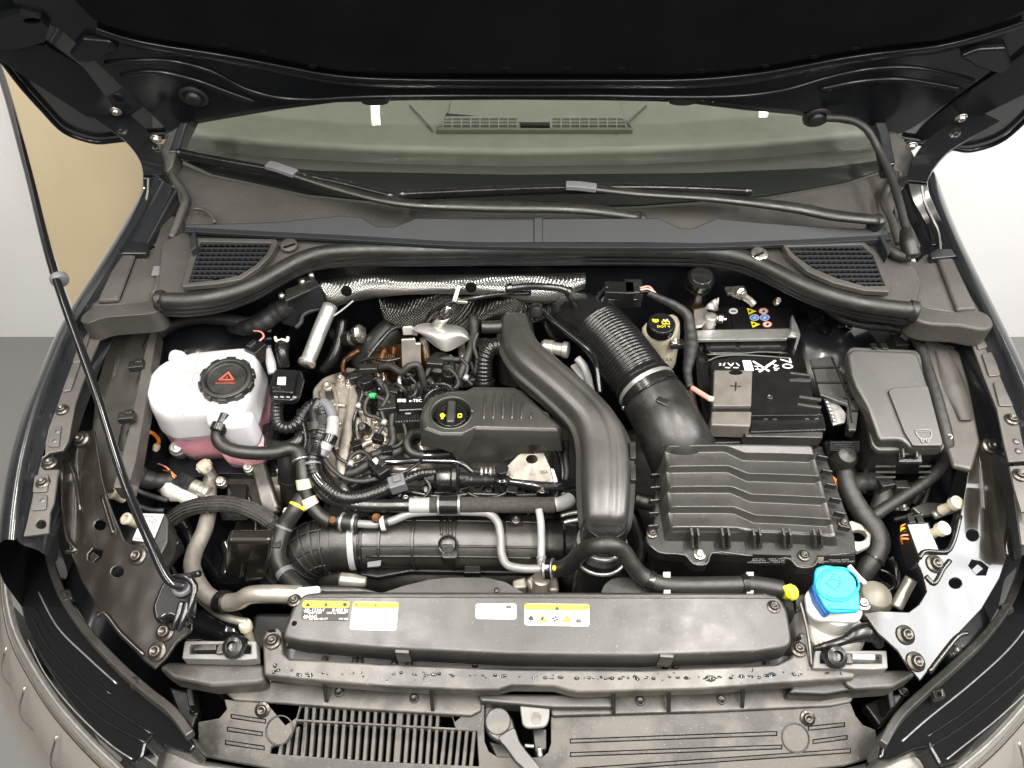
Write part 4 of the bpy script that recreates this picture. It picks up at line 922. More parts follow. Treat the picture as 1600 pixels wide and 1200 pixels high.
# front corner column of the tank
col_px = [(320, 645), (378, 644), (396, 600), (408, 640), (404, 672), (386, 688), (350, 694), (326, 684)]
ct_ = rounded(pts([(318, 646), (376, 645), (398, 640), (390, 664), (362, 668), (324, 664)], TZ-.006), .01, 3)
c2 = sum(ct_, Vector())/len(ct_)
def ring2(sc, z): return [Vector((c2.x+(v.x-c2.x)*sc, c2.y+(v.y-c2.y)*sc, z)) for v in ct_]
loft('tank_corner', [ring2(.3, TZ-.004), ring2(.92, TZ-.006), ring2(1, TZ-.012), ring2(1.02, TZ-.055), ring2(1.02, TZ-.060)], MAT['tank'], tk)
loft('tank_lower', [ring2(1.02, TZ-.0605), ring2(1.0, TZ-.10), ring2(.9, TZ-.118), ring2(.5, TZ-.12)], MAT['tank_clear'], tk)
loft('coolant', [ring2(.98, TZ-.070), ring2(.965, TZ-.10), ring2(.84, TZ-.114), ring2(.5, TZ-.116)], MAT['liquid_pink'], tk)
slab('lug', [(262, 564), (264, 550), (272, 545), (286, 548), (294, 556)], TZ, .012, MAT['tank'], tk, .003, rnd=.006, holes=[])
for a, b in (((272, 648), (292, 566)), ((284, 648), (306, 566))):
    ribbon('moulded_seam', [(a[0], a[1], TZ+.002), ((a[0]+b[0])/2, (a[1]+b[1])/2, TZ+.0045), (b[0], b[1], TZ+.004)], .003, .002, MAT['tank'], tk)
slab('level_mark', [(294, 578), (311, 577), (310, 583), (293, 584)], TZ+.0045, .001, MAT['cream_plastic'], tk, 0)
slab('level_mark', [(291, 595), (300, 593), (300, 600), (290, 602)], TZ+.0045, .001, MAT['cream_plastic'], tk, 0)
# cap
cc0 = P(357, 598, TZ+.004); cax = Vector((.05, -.12, 1)).normalized()
cap = lathe('filler_cap', cc0, cax, [(.037, -.002), (.0405, .001), (.0405, .011), (.038, .015), (.033, .0155), (.031, .013), (.0295, .0105), (.001, .0100)], MAT['plastic'], tk, 48)
for k in range(10):
    a = 2*PI*k/10+.2; u = cax.orthogonal().normalized(); w = cax.cross(u); d = u*math.cos(a)+w*math.sin(a); tn = cax.cross(d)
    V, Fc = obox(cc0+d*.0395+cax*.007, d*.0035, tn*.0075, cax*.006); mk('grip', V, Fc, MAT['plastic'], cap, .002)
c3 = cc0+cax*.0102
text('!', c3+Vector((0, .001, 0)), X, (0, 1, .12), .010, MAT['red_print'], cap, 'warning_symbol')
slab('warning_symbol', [v for v in [c3+Vector((-.011, .000, .001)), c3+Vector((-.008, .000, .001)), c3+Vector((0, .0105, .002)), c3+Vector((.008, .000, .001)), c3+Vector((.011, .000, .001)), c3+Vector((0, .014, .0026))]], None, .0006, MAT['red_print'], cap, 0)
slab('warning_symbol', [c3+Vector((-.012, -.003, .0008)), c3+Vector((.012, -.003, .0008)), c3+Vector((.012, -.001, .001)), c3+Vector((-.012, -.001, .001))], None, .0006, MAT['red_print'], cap, 0)
text('G12 EVO ONLY', c3+Vector((0, -.009, -.0002)), X, (0, 1, .12), .0045, MAT['red_print'], cap)
# level sensor plug
sp = box('sensor_plug', 398, 540, .842, .026, .026, .030, MAT['gloss_plastic'], tk, rz=-.5)
box('plug_latch', 392, 536, .846, .010, .016, .008, MAT['plastic'], sp, rz=-.5)
tube('sensor_wire', [(404, 534, .84), (412, 526, .84), (408, 519, .84), (396, 517, .835)], .0016, MAT['pink_wire'], sp, 6)
lathe('spigot', P(347, 658, TZ-.008), (-.25, -.8, -.3), [(.007, -.012), (.007, .004), (.0125, .005), (.0125, .016), (.011, .018)], MAT['gloss_plastic'], tk, 18)
text('MIN', P(292, 688, YP(cc.y-.09)), X, (0, 0, 1), .007, MAT['black_print'], tk)

# ================================================================= left-hand parts
t = T('pressure_sensor', 'small black square sensor with a white sticker right of the tank', 'sensor', P(446, 625, .78))
SZ = ZP(.835, .06, .75)
slab('case', [(434, 576), (464, 577), (458, 614), (424, 612), (428, 590)], SZ, .014, MAT['gloss_plastic'], t, .003, rnd=.004)
slab('flange', [(430, 576), (472, 578), (474, 590), (466, 620), (456, 626), (424, 624), (418, 614), (426, 584)], SZ.off(-.010), .012, MAT['gloss_plastic'], t, .003, rnd=.006)
st = slab('sticker', [(434, 589), (447, 589), (446, 601.5), (433, 601)], SZ.off(.0008), .0006, MAT['white_label'], t, 0, rnd=.001)
text('VW AG', P(432, 606, SZ.off(.0004)), X, Yv, .0042, MAT['grey_print'], t)
text('5WA 906 207', P(436, 610, SZ.off(.0004)), X, Yv, .0030, MAT['grey_print'], t)
for k in range(4): slab('vent_slot', [(428+k*9.5, 619), (434+k*9.5, 619.6), (434+k*9.5, 621.4), (428+k*9.5, 620.8)], SZ.off(-.0094), .0005, MAT['light_grey'], t, 0)
o = tube('support_strut', [(516, 478, .87), (500, 516, .855), (486, 552, .84), (478, 570, .835)], [.0125, .0125, .0122, .012], MAT['zinc'], None, 18)
tag(o, 'galvanised steel strut sloping down from the heat shield to the sensor', 'strut')
band('strut_collar', o, .88, .98, .0022, MAT['alu_tube'], o)
t = T('hose_stub', 'black hose stub with white spring clip above the square sensor', 'hose', P(440, 560, .78))
h = tube('hose', [(441, 534, .845), (441, 552, .84), (444, 572, .82)], .0095, MAT['rubber_gloss'], t, 14)
band('ridge', h, .15, .25, .0015, MAT['rubber_gloss'], t); band('ridge', h, .35, .42, .0015, MAT['rubber_gloss'], t)
tube('spring_clip', [(430, 527, .85), (433, 533, .85), (441, 531, .852), (448, 533, .85), (450, 527, .85)], .0028, MAT['white_plastic'], t, 8)
o = tube('vent_nozzle', [(420, 545, .835), (423, 565, .83), (426, 584, .82)], [.004, .008, .007], MAT['light_grey'], None, 14); tag(o, 'short pale plastic nozzle between the tank plug and the square sensor', 'nozzle')

def hose(name, label, cat, path, r, mat, bands=(), **kw):
    t = T(name, label, cat, P(*path[len(path)//2]))
    o = tube('hose' if 'harness' not in name else 'loom', path, r, mat, t, **kw)
    for b in bands:
        band(b[0], o, b[1], b[2], b[3], MAT[b[4]], t)
    return t, o
# left harnesses
hose('wiring_harness', 'taped black wiring harness arching over the back of the coolant tank', 'harness', [(228, 590, .79), (226, 565, .80), (236, 535, .81), (262, 511, .82), (300, 499, .825), (350, 499, .825), (392, 504, .82), (412, 494, .82), (440, 472, .83), (476, 448, .85)], .0105, MAT['tape'], wrap=.08)
hose('wiring_harness', 'taped wiring harness dropping behind the tank to the left rail', 'harness', [(204, 660, .80), (200, 690, .79), (200, 715, .77), (214, 742, .74), (245, 752, .72), (272, 750, .71)], [.010, .013, .018, .019, .015, .012], MAT['tape'], wrap=.12)
hose('wiring_harness', 'thick taped harness by the bulkhead left of the heat shield', 'harness', [(362, 512, .80), (385, 512, .82), (410, 505, .83), (430, 490, .84), (462, 470, .86), (490, 436, .88)], [.010, .014, .017, .018, .014, .01], MAT['tape'], wrap=.1)
t = T('relay_bracket', 'folded black plastic bracket with wiring left of the heat shield', 'bracket', P(470, 480, .84))
slab('bracket_plate', [(452, 466), (500, 446), (508, 478), (474, 490), (462, 512), (440, 506)], YP(.93), .006, MAT['trim_plastic'], t, .002, ext=(0, 1, 0))
slab('bracket_plate', [(446, 470), (500, 446), (492, 436), (446, 452)], .90, .004, MAT['plastic'], t, .001)
tube('bracket_edge', [(462, 512, .84), (470, 504, .845), (474, 492, .85), (505, 480, .855)], .004, MAT['trim_plastic'], t, 8)
box('relay', 478, 436, .895, .03, .016, .02, MAT['plastic'], t, rz=.4)
for px, py in ((440, 462), (472, 440), (486, 430)):
    lathe('stud', P(px, py, .90), (0, 0, 1), [(.005, -.004), (.005, .003), (.0005, .004)], MAT['bolt_bright'], t, 10, bev=0)
o = tube('orange_cable', [(205, 670, .72), (222, 673, .73), (240, 678, .74), (248, 688, .74), (246, 696, .73)], .0032, MAT['orange_wire'], None, 8); tag(o, 'thin orange cable curling below the left side of the tank', 'cable')
lathe('cable_end', P(246, 694, .735), (-.3, -.5, -.6), [(.005, 0), (.006, .006), (.004, .012)], MAT['cream_plastic'], o, 12)
o = lathe('flange_bolt', P(277, 700, .74), (.2, -.5, 1), [(.013, -.03), (.013, 0), (.0105, .002), (.009, .010), (.005, .011), (.004, .006), (.001, .006)], MAT['zinc'], None, 6*4); tag(o, 'zinc flange bolt just below the tank', 'bolt')
# left floor clutter: sound insulation foil, brackets
o = mk('insulation_foil', [P(226+150*u+10*math.sin(v*7+u*5), 712+62*v+7*math.sin(u*9), .645+.016*math.sin(u*11+v*3)*math.cos(v*8)+.008*math.sin(u*23+v*17)) for v in [k/9 for k in range(10)] for u in [k/14 for k in range(15)]], [(i*15+j, i*15+j+1, (i+1)*15+j+1, (i+1)*15+j) for i in range(9) for j in range(14)], MAT['gloss_black'], None, sub=1)
tag(o, 'crumpled dark insulation foil under the coolant tank', 'foil')
# pressure connector: pale boot, black plug, metal sensor
t = T('pressure_switch', 'black plug with crumpled white boot on the air conditioning pipe', 'switch', P(290, 765, .68))
box('plug', 291, 752, .722, .040, .024, .022, MAT['rubber_gloss'], t, rz=-.42, ry=.15)
V = []
o = loft('boot', [[P(246+k*13+random.uniform(-2, 2), 756+k*5.5, .705)+Vector((.0, math.cos(a)*rr*random.uniform(.75, 1.15), math.sin(a)*rr*random.uniform(.75, 1.15)+.0)) for a in [2*PI*q/8 for q in range(8)]] for k, rr in enumerate((.008, .016, .018, .013, .016, .008))], MAT['white_plastic'], t)
lathe('sensor_body', P(304, 762, .715), (1, -.35, -.15), [(.010, -.004), (.013, -.003), (.013, .010), (.010, .011), (.010, .018), (.012, .019), (.012, .026), (.006, .028)], MAT['alu_tube'], t, 18)
for k in range(3): tube('wire', [(246+k*4, 724+k*5, .71), (262+k*3, 732+k*3, .725), (272, 742+k*2, .722), (280, 748, .718)], .0015, MAT[('pink_wire', 'rubber', 'orange_wire')[k]], t, 6)
# air conditioning pipes
t, o = hose('ac_pipe', 'bare aluminium air conditioning pipe bending down beside the engine to the radiator', 'pipe', [(352, 690, .66), (342, 716, .675), (332, 742, .69), (326, 766, .70), (327, 792, .70), (320, 826, .70), (304, 862, .705), (300, 884, .71), (310, 912, .72), (326, 932, .73), (348, 941, .74), (372, 939, .75), (390, 930, .765), (420, 928, .772), (470, 929, .772)], .0122, MAT['alu_tube'], (('clamp', .70, .735, .004, 'gloss_plastic'),), n=18, sub=8)
lathe('service_port', P(330, 744, .705), (-.35, .25, .8), [(.008, -.004), (.0085, .012), (.006, .014), (.006, .022), (.0085, .023)], MAT['zinc'], t, 16)
capv = lathe('valve_cap', P(322, 732, .727), (-.35, .25, .8), [(.0095, -.004), (.011, 0), (.011, .010), (.0095, .013), (.001, .0132)], MAT['cream_plastic'], t, 16)
for k in range(8):
    a = 2*PI*k/8; ax = Vector((-.35, .25, .8)).normalized(); u = ax.orthogonal().normalized(); d = u*math.cos(a)+ax.cross(u)*math.sin(a)
    V, Fc = obox(P(322, 732, .727)+d*.011+ax*.005, d*.0012, ax.cross(d)*.0015, ax*.005); mk('grip_rib', V, Fc, MAT['cream_plastic'], capv)
slab('white_sleeve', [(463, 917), (500, 914), (499, 934), (462, 940)], .785, .012, MAT['white_label'], t, .004, rnd=.004)
t, o = hose('ac_pipe', 'thin second air conditioning pipe with a cream valve cap in front of the left plate', 'pipe', [(306, 930, .70), (324, 946, .71), (346, 962, .72), (372, 970, .725), (386, 972, .725)], .0055, MAT['alu_tube'], n=12)
lathe('valve_cap', P(386, 984, .715), (-.05, .3, 1), [(.005, -.03), (.006, 0), (.009, .002), (.009, .011), (.008, .014), (.001, .014)], MAT['cream_plastic'], t, 16)
o = tube('resonator', [(296, 980, .66), (330, 975, .675), (362, 985, .68), (384, 996, .675)], [.020, .026, .026, .016], MAT['gloss_black'], None, 18); tag(o, 'glossy black bent tube behind the left bump stop', 'tube')
t, o = hose('conduit_hose', 'fat ribbed black conduit arching over the aluminium pipe on the left', 'conduit', [(268, 812, .70), (292, 796, .715), (330, 788, .725), (370, 790, .725), (410, 806, .715), (442, 832, .69)], .0125, MAT['braid'], (('cable_tie', .38, .395, .0016, 'black_print'), ('cable_tie', .86, .872, .0016, 'black_print')), n=14)
p, rf = PATHS[o]
for k in range(7):
    a = -1.1+k*.37
    q = [c+u*(math.cos(a)*.0126)+w*(math.sin(a)*.0126) for c, tt, u, w in frames(p)]
    tube('conduit_rib', q[::3]+[q[-1]], .0009, MAT['rubber_gloss'], t, 5, 1)
# engine control / relay module with label, left
t = T('lamp_module', 'white labelled control module standing by the left support plate', 'module', P(235, 850, .70))
MZ = ZP(.775, .1, .53)
slab('label_face', [(224, 802), (256, 803), (238, 848), (206, 844)], MZ, .002, MAT['white_label'], t, .0005)
slab('case', [(222, 800), (258, 801), (264, 812), (262, 846), (244, 882), (236, 860), (204, 848)], MZ.off(-.003), .035, MAT['plastic'], t, .003)
text('7PP 941 571', P(240, 808, MZ.off(.001)), P(250, 808, .775)-P(230, 807, .775), P(230, 807, .775)-P(222, 826, .775), .0055, MAT['grey_print'], t)
text('1O', P(238, 815, MZ.off(.001)), P(250, 808, .775)-P(230, 807, .775), P(230, 807, .775)-P(222, 826, .775), .010, MAT['black_print'], t)
text('VALEO 12V', P(222, 842, MZ.off(.001)), P(250, 808, .775)-P(230, 807, .775), P(230, 807, .775)-P(222, 826, .775), .0045, MAT['red_print'], t)
for k in range(4): tube('wire', [(257, 812+k*5, .768), (262, 812+k*5, .766), (262, 822+k*5, .755)], .0016, MAT['orange_wire'], t, 6)
for k in range(3): slab('fin', [(246+k*6, 852-k*8), (264+k*5, 838-k*4), (270+k*5, 850-k*2), (252+k*6, 880-k*8)], .735-k*.006, .03, MAT['plastic'], t, .002)
for label, px, py in (('small pale rubber plug beside the prop rod', 178, 772), ('pale rubber plug next to the white labelled module', 200, 812)):
    o = lathe('rubber_plug', P(px, py, .775), (-.3, -.2, 1), [(.007, -.02), (.007, 0), (.009, .001), (.009, .006), (.006, .007), (.004, .002), (.001, .002)], MAT['cream_plastic'], None, 16); tag(o, label, 'plug')
# engine mount
t = T('engine_mount', 'cast engine mount with bolts below the coolant hose on the left', 'engine mount', P(385, 790, .56))
slab('casting', [(350, 738), (382, 722), (400, 716), (420, 742), (428, 780), (424, 808), (398, 812), (380, 780), (352, 778)], .685, .06, MAT['cast_dark'], t, .008, 3)
ribbon('arm', [(398, 710, .72), (408, 740, .715), (418, 775, .705), (428, 806, .69)], (.022, .03), .02, MAT['steel_dark'], t, bev=.006)
slab('bracket', [(354, 756), (386, 756), (384, 784), (356, 786)], .695, .02, MAT['gloss_plastic'], t, .002)
slab('name_plate', [(342, 798), (390, 801), (386, 812), (346, 812)], .68, .004, MAT['gloss_plastic'], t, .001)
text('5Q0 199', P(365, 806, .6805), X, Yv, .006, MAT['grey_print'], t)
for px, py, z in ((345, 752, .71), (388, 731, .725)): lathe('bolt_head', P(px, py, z), (0, -.15, 1), [(.0085, -.012), (.0085, 0), (.0065, .001), (.0065, .006), (.001, .0065)], MAT['bolt_bright'], t, 12)
t = T('gearbox_bracket', 'black pressed steel box below the engine mount', 'bracket', P(390, 870, .5))
slab('box_top', [(356, 846), (420, 846), (434, 820), (432, 804), (370, 806)], .625, .02, MAT['paint_inner'], t, .005, 3)
slab('box_front', [(354, 846), (424, 846), (420, 880), (382, 882), (378, 905), (350, 905)], YP(.50), .02, MAT['paint_inner'], t, .006, 3, ext=(0, 1, 0))
slab('box_lower', [(378, 880), (420, 878), (416, 905), (380, 908)], .575, .02, MAT['paint_inner'], t, .005, 3)
# ================================================================= coolant hoses at the left of the engine
hose('coolant_hose', 'black rubber coolant hose leaving the front of the tank and turning down', 'hose', [(346, 662, .815), (340, 680, .806), (346, 694, .80), (366, 704, .795), (400, 708, .79), (430, 707, .785), (452, 702, .782), (466, 706, .78), (472, 722, .775), (474, 745, .765), (480, 776, .745), (494, 800, .73), (516, 816, .72)], .0105, MAT['rubber'],
     (('moulded_guide', .60, .66, .004, 'rubber'), ('steel_band', .655, .66, .0048, 'zinc'), ('paper_band', .76, .80, .0018, 'cream_plastic'), ('paper_band', .84, .885, .0020, 'cream_plastic')), n=16, sub=8)
t, o = hose('coolant_hose', 'black coolant hose curving down in front of the left pipes with a yellow band', 'hose', [(474, 776, .74), (462, 796, .735), (446, 820, .72), (435, 850, .71), (434, 872, .705), (444, 894, .70), (462, 914, .70), (482, 930, .70)], .0128, MAT['rubber'],
     (('yellow_band', .10, .125, .0008, 'yellow_plug'), ('paper_tag', .70, .75, .0008, 'grey_plastic'), ('paper_tag', .30, .32, .0006, 'grey_plastic')), n=16, sub=8)
box('moulded_clip', 433, 845, .722, .012, .022, .016, MAT['plastic'], t)
t, o = hose('coolant_hose', 'wide black vertical hose with paper band below the corrugated loop', 'hose', [(450, 705, .74), (452, 730, .72), (454, 755, .69), (458, 785, .66)], [.0185, .0185, .0185, .016], MAT['rubber'], (('cuff', .55, .62, .0015, 'rubber'),), n=18)
hose('corrugated_hose', 'glossy corrugated black hose looping beside the tank', 'hose', [(434, 628, .79), (432, 648, .785), (436, 664, .78), (450, 669, .78), (466, 660, .785), (476, 644, .79), (488, 633, .795), (500, 636, .795), (506, 652, .79), (505, 680, .785)], .0085, MAT['rubber_gloss'], (('tape_cuff', .85, .93, .003, 'tape'),), corr=(.0065, .0022), n=14)
hose('coolant_hose', 'smooth black hose making a U under the corrugated loop', 'hose', [(420, 668, .75), (420, 690, .75), (432, 698, .755), (452, 698, .76), (468, 688, .765), (474, 668, .765), (480, 648, .765)], .0112, MAT['rubber_gloss'], n=16)
hose('wiring_harness', 'banded black cable bundle running down in front of the timing cover', 'harness', [(504, 654, .79), (502, 676, .785), (494, 700, .78), (488, 724, .775), (494, 744, .765), (512, 764, .755), (536, 777, .75), (562, 777, .745), (590, 769, .745), (612, 760, .745)], .0105, MAT['rubber_gloss'],
     (('tape', .0, .10, .001, 'black_print'), ('cable_tie', .16, .175, .002, 'black_print'), ('tape', .22, .30, .0016, 'gloss_black'), ('grey_sleeve', .34, .355, .002, 'grey_plastic'), ('tape', .42, .52, .0012, 'gloss_black')), corr=(.0055, .0012), n=14)
t, o = hose('cable_conduit', 'grey banded conduit between the harness and the timing cover', 'conduit', [(504, 628, .80), (514, 636, .80), (520, 654, .795), (518, 678, .79), (508, 700, .78), (502, 712, .775)], .0085, MAT['grey_plastic'], (('white_band', .40, .62, .0012, 'light_grey'), ('black_band', .62, .72, .0035, 'gloss_black'), ('white_band', .72, .84, .0012, 'light_grey')), n=14)
hose('wiring_harness', 'black cable bundle beside the grey conduit left of the engine', 'harness', [(500, 626, .80), (492, 640, .795), (494, 660, .79), (494, 690, .78), (488, 716, .775), (484, 734, .77)], .0092, MAT['rubber_gloss'], (('black_clip', .42, .5, .004, 'black_print'), ('grey_sleeve', .7, .72, .001, 'light_grey')), n=12)
t, o = hose('coolant_pipe', 'black pipe with braided middle and grey end running across the engine front', 'pipe', [(494, 715, .77), (492, 735, .765), (496, 756, .755), (512, 775, .745), (540, 786, .738), (580, 790, .735), (640, 790, .735), (700, 789, .735), (780, 789, .735), (838, 789, .735), (866, 789, .735), (884, 784, .735), (896, 776, .73)], .0108, MAT['rubber_gloss'],
     (('aluminium_sleeve', .50, .545, .0012, 'light_grey'), ('braided_sleeve', .545, .835, .0018, 'braid'), ('clip', .565, .60, .004, 'gloss_plastic'), ('steel_band', .562, .566, .0046, 'zinc'), ('steel_band', .60, .604, .0046, 'zinc'), ('grey_sleeve', .835, .96, .0004, 'light_grey')), n=18, sub=8)
t, o = hose('coolant_pipe', 'thin grey metal pipe stepping over the charge air duct', 'pipe', [(520, 813, .72), (556, 818, .72), (592, 819, .72), (612, 814, .722), (640, 803, .726), (670, 800, .728), (740, 800, .728), (764, 803, .728), (777, 815, .726), (782, 836, .72), (784, 866, .712), (792, 882, .71), (814, 888, .712), (850, 889, .715)], .0062, MAT['grey_tube'],
     (('hose_clamp', .02, .085, .006, 'rubber'), ('clamp_wire', .03, .038, .0085, 'zinc'), ('clamp_wire', .068, .076, .0085, 'zinc'), ('rubber_guide', .155, .21, .004, 'rubber'), ('white_tag', .165, .19, .0055, 'white_plastic')), n=14, sub=8)
lathe('guide_bolt', P(588, 809, .73), (0, -.2, 1), [(.008, -.004), (.008, .001), (.006, .003), (.004, .002), (.001, .002)], MAT['rust_heat'], t, 16)
lathe('clamp_screw', P(520, 813, .728), (0, -.2, 1), [(.007, -.004), (.007, .002), (.0055, .004), (.001, .004)], MAT['rust_heat'], t, 12)
# ================================================================= engine
en = T('engine', 'cast aluminium engine with bolts and brackets under the plastic cover', 'engine', (-.1, .65, .30))
wbox('block', -.33, .12, .55, .90, .25, .62, MAT['cast_dark'], en, .02)
# cylinder head cover in bare aluminium
slab('head_cover', [(486, 640), (500, 612), (540, 600), (545, 575), (610, 590), (700, 600), (860, 640), (870, 760), (780, 760), (640, 745), (560, 745), (520, 742), (500, 720)], .705, .10, MAT['alu'], en, .012, 3)
slab('timing_cover', [(488, 606), (505, 588), (548, 574), (560, 584), (556, 620), (548, 668), (540, 712), (534, 744), (520, 744), (506, 728), (498, 690), (488, 650)], .735, .06, MAT['alu'], en, .010, 4, rnd=.01)
loft('timing_flange', [[P(a, b, .752), P(a+w, b+2, .752), P(a+w, b+2, .70), P(a, b, .70)] for a, b, w in ((540, 574, 18), (545, 600, 18), (543, 630, 16), (538, 660, 15), (532, 690, 16), (527, 716, 16), (526, 742, 12))], MAT['alu'], en, bev=.005, seg=3)
slab('head_rib', [(560, 640), (580, 634), (640, 640), (648, 660), (600, 676), (565, 670)], .730, .04, MAT['alu'], en, .010, 3, rnd=.006)
slab('head_rib', [(564, 690), (590, 676), (612, 700), (600, 726), (570, 722)], .725, .04, MAT['alu'], en, .010, 3, rnd=.008)
slab('head_rib', [(616, 676), (648, 664), (690, 690), (676, 716), (630, 712)], .724, .04, MAT['alu'], en, .010, 3, rnd=.008)
for a, b in (((575, 645), (590, 720)), ((610, 650), (600, 700)), ((640, 660), (665, 712)), ((560, 655), (558, 720))):
    tube('casting_rib', [(a[0], a[1], .735), ((a[0]+b[0])/2, (a[1]+b[1])/2, .728), (b[0], b[1], .715)], [.006, .005, .007], MAT['alu'], en, 10)
for px, py, z in ((554, 699, .738), (591, 698, .742), (587, 655, .748), (590, 604, .75), (665, 606, .75), (549, 712, .73), (545, 598, .755), (634, 780, .69), (880, 775, .69), (790, 765, .69), (846, 766, .69)):
    b = lathe('bolt_head', P(px, py, z), (0, -.15, 1), [(.0075, -.03), (.0075, 0), (.0055, .001), (.005, .007), (.003, .007), (.0025, .003), (.0005, .003)], MAT['bolt_bright'], en, 12)
# ignition coils and injectors on the rear side of the head
for px, py, z in ((572, 600, .79), (640, 592, .785), (702, 590, .785)):
    lathe('ignition_coil', P(px, py, z), (0, .1, 1), [(.016, -.09), (.016, -.02), (.019, -.018), (.019, -.008), (.013, -.006), (.012, .012), (.006, .014)], MAT['gloss_plastic'], en, 18)
    box('coil_plug', px-2, py-14, z+.012, .022, .020, .018, MAT['plastic'], en, rz=.2)
box('coil_plug', 575, 572, .815, .030, .014, .012, MAT['plastic'], en, rz=.05)
box('coil_plug', 680, 564, .815, .028, .014, .012, MAT['plastic'], en, rz=-.1)
box('code_plate', 573, 614, .775, .010, .004, .012, MAT['light_grey'], en, rx=0)
slab('gasket_strip', [(560, 612), (700, 600), (715, 628), (600, 640)], .735, .02, MAT['cast_dark'], en, .006)
# tubular coolant sensor bits on the timing side
lathe('blank_plug', P(567, 668, .755), (-.2, -.4, 1), [(.009, -.02), (.009, 0), (.007, .004), (.007, .008), (.001, .009)], MAT['rubber_gloss'], en, 16)
lathe('pulley', P(470, 745, .64), (1, -.1, .1), [(.05, -.015), (.055, -.012), (.055, .012), (.05, .015), (.02, .016), (.02, .02)], MAT['cast_dark'], en, 40)
lathe('pulley', P(520, 720, .70), (.6, -.8, .5), [(.03, -.01), (.032, 0), (.028, .01), (.01, .012)], MAT['cast_dark'], en, 32)
for px, py, z in ((486, 690, .76), (476, 675, .77), (470, 722, .74), (440, 735, .70)):
    lathe('bolt_head', P(px, py, z), (.6, -.5, .6), [(.009, -.02), (.009, 0), (.006, .001), (.006, .007), (.001, .0075)], MAT['bolt_bright'], en, 12)
box('side_casting', 478, 690, .745, .03, .06, .08, MAT['alu'], en, rz=.1, bev=.008)
box('side_casting', 438, 745, .69, .05, .05, .06, MAT['alu'], en, rz=.1, bev=.010)
# intake side clutter below the cover
for k, px in enumerate((590, 660, 730, 800, 850)):
    slab('intake_runner', [(px-26, 752), (px+24, 752), (px+28, 776), (px-24, 778)], .675+.006*(k % 2), .06, MAT['gloss_plastic'], en, .010, 3, rnd=.008)
    boltp(px-34, 770, .690, .008, en, MAT['bolt'])
for q in ([(560, 760), (580, 748), (600, 756), (598, 776)], [(652, 748), (676, 742), (690, 760), (668, 772)], [(742, 760), (770, 750), (786, 768), (760, 778)], [(812, 752), (836, 748), (848, 764), (826, 774)]):
    tube('bracket_strap', [(a, b, .70) for a, b in q], .005, MAT['steel_dark'], en, 8)
slab('runner_bridge', [(722, 772), (740, 768), (778, 770), (776, 780), (724, 782)], .703, .02, MAT['gloss_plastic'], en, .003)

# lifting eye
t = T('lifting_eye', 'bare steel engine lifting eye with a round hole under the cover corner', 'lifting eye', P(840, 740, .68))
LE = ZP(.735, -.35, .60)
slab('plate', [(808, 712), (812, 709), (818, 700), (820, 696), (844, 696), (850, 708), (860, 730), (868, 744), (872, 750), (868, 754), (840, 752), (800, 748), (784, 736)], ZP(.738, .35, .63), .004, M('plate_steel', (.18, .165, .145), .36, metal=.85, var=.3, vscale=40, rvar=.12), t, .001, holes=[ell(831, 717, 9, 6.5)])
slab('edge_return', [(860, 731), (866, 733), (872, 752), (866, 754)], ZP(.742, .35, .63), .010, MAT['zinc'], t, .001)
text('054', P(850, 738, ZP(.7386, .35, .63)), X, Yv, .008, MAT['grey_print'], t)

# ---- engine cover
ec = T('engine_cover', 'grey plastic engine cover with ribs and oil filler opening', 'engine cover', P(770, 720, .72))
R0 = [(668, 667), (661, 652), (667, 636), (678, 625), (702, 617), (730, 615), (743, 609), (803, 610), (814, 616), (868, 664), (868, 669), (857, 669), (848, 669), (812, 668), (780, 667), (744, 666), (724, 676), (690, 676)]
R1 = [(658, 680), (655, 655), (661, 636), (671, 622), (700, 612), (728, 611), (740, 605), (804, 606), (817, 612), (880, 672), (874, 683), (860, 683), (849, 683), (812, 682), (780, 682), (741, 681), (721, 690), (687, 690)]
R2 = {0: (657, 697), 9: (880, 704), 10: (879, 705), 11: (857, 706), 12: (848, 695), 13: (811, 697), 14: (780, 724), 15: (716, 723), 16: (706, 708), 17: (690, 702)}
r0 = pts(R0, .818); r1 = pts(R1, .804); r2 = []
for i, v in enumerate(r1):
    if i in R2:
        yy = v.y-.003; q = P(R2[i][0], R2[i][1], YP(yy)); r2.append(q)
    else: r2.append(Vector((v.x, v.y, .745)))
cen = sum(r0, Vector())/len(r0)
ri = [cen+(v-cen)*.5 for v in r0]
rm = [a.lerp(b, .5)+Vector((0, 0, .0035)) for a, b in zip(r0, r1)]
rl = [b+(c-b)*.08 for b, c in zip(r1, r2)]
r3 = [c+(cen-c)*Vector((1, 1, 0)).length*.0 for c in r2]
r3 = [Vector((c.x+(cen.x-c.x)*.06, c.y+(cen.y-c.y)*.06, c.z)) for c in r2]
cov = loft('cover_shell', [r0, rm, r1, rl, r2, r3], MAT['satin_plastic'], None, bev=.002)
# cut the oil filler recess
OC = P(705, 645, .818)
cutV, cutF = lathe_geo(OC-Vector((0, 0, .022)), (0, 0, 1), [(.0285, 0), (.030, .012), (.0315, .05)], 48)
cut = mk('cutter', cutV, cutF, MAT['satin_plastic'])
bm_ = cov.modifiers.new('cut', 'BOOLEAN'); bm_.operation = 'DIFFERENCE'; bm_.object = cut; bm_.solver = 'EXACT'
for mm in list(cov.modifiers):
    if mm.type == 'BEVEL': cov.modifiers.remove(mm)
dg = bpy.context.evaluated_depsgraph_get(); me = bpy.data.meshes.new_from_object(cov.evaluated_get(dg)); cov.modifiers.clear(); cov.data = me
bpy.data.objects.remove(cut)
mm = cov.modifiers.new('bevel', 'BEVEL'); mm.width = .0022; mm.segments = 3; mm.limit_method = 'ANGLE'; mm.angle_limit = math.radians(24); mm.harden_normals = True
cov.data.shade_smooth()
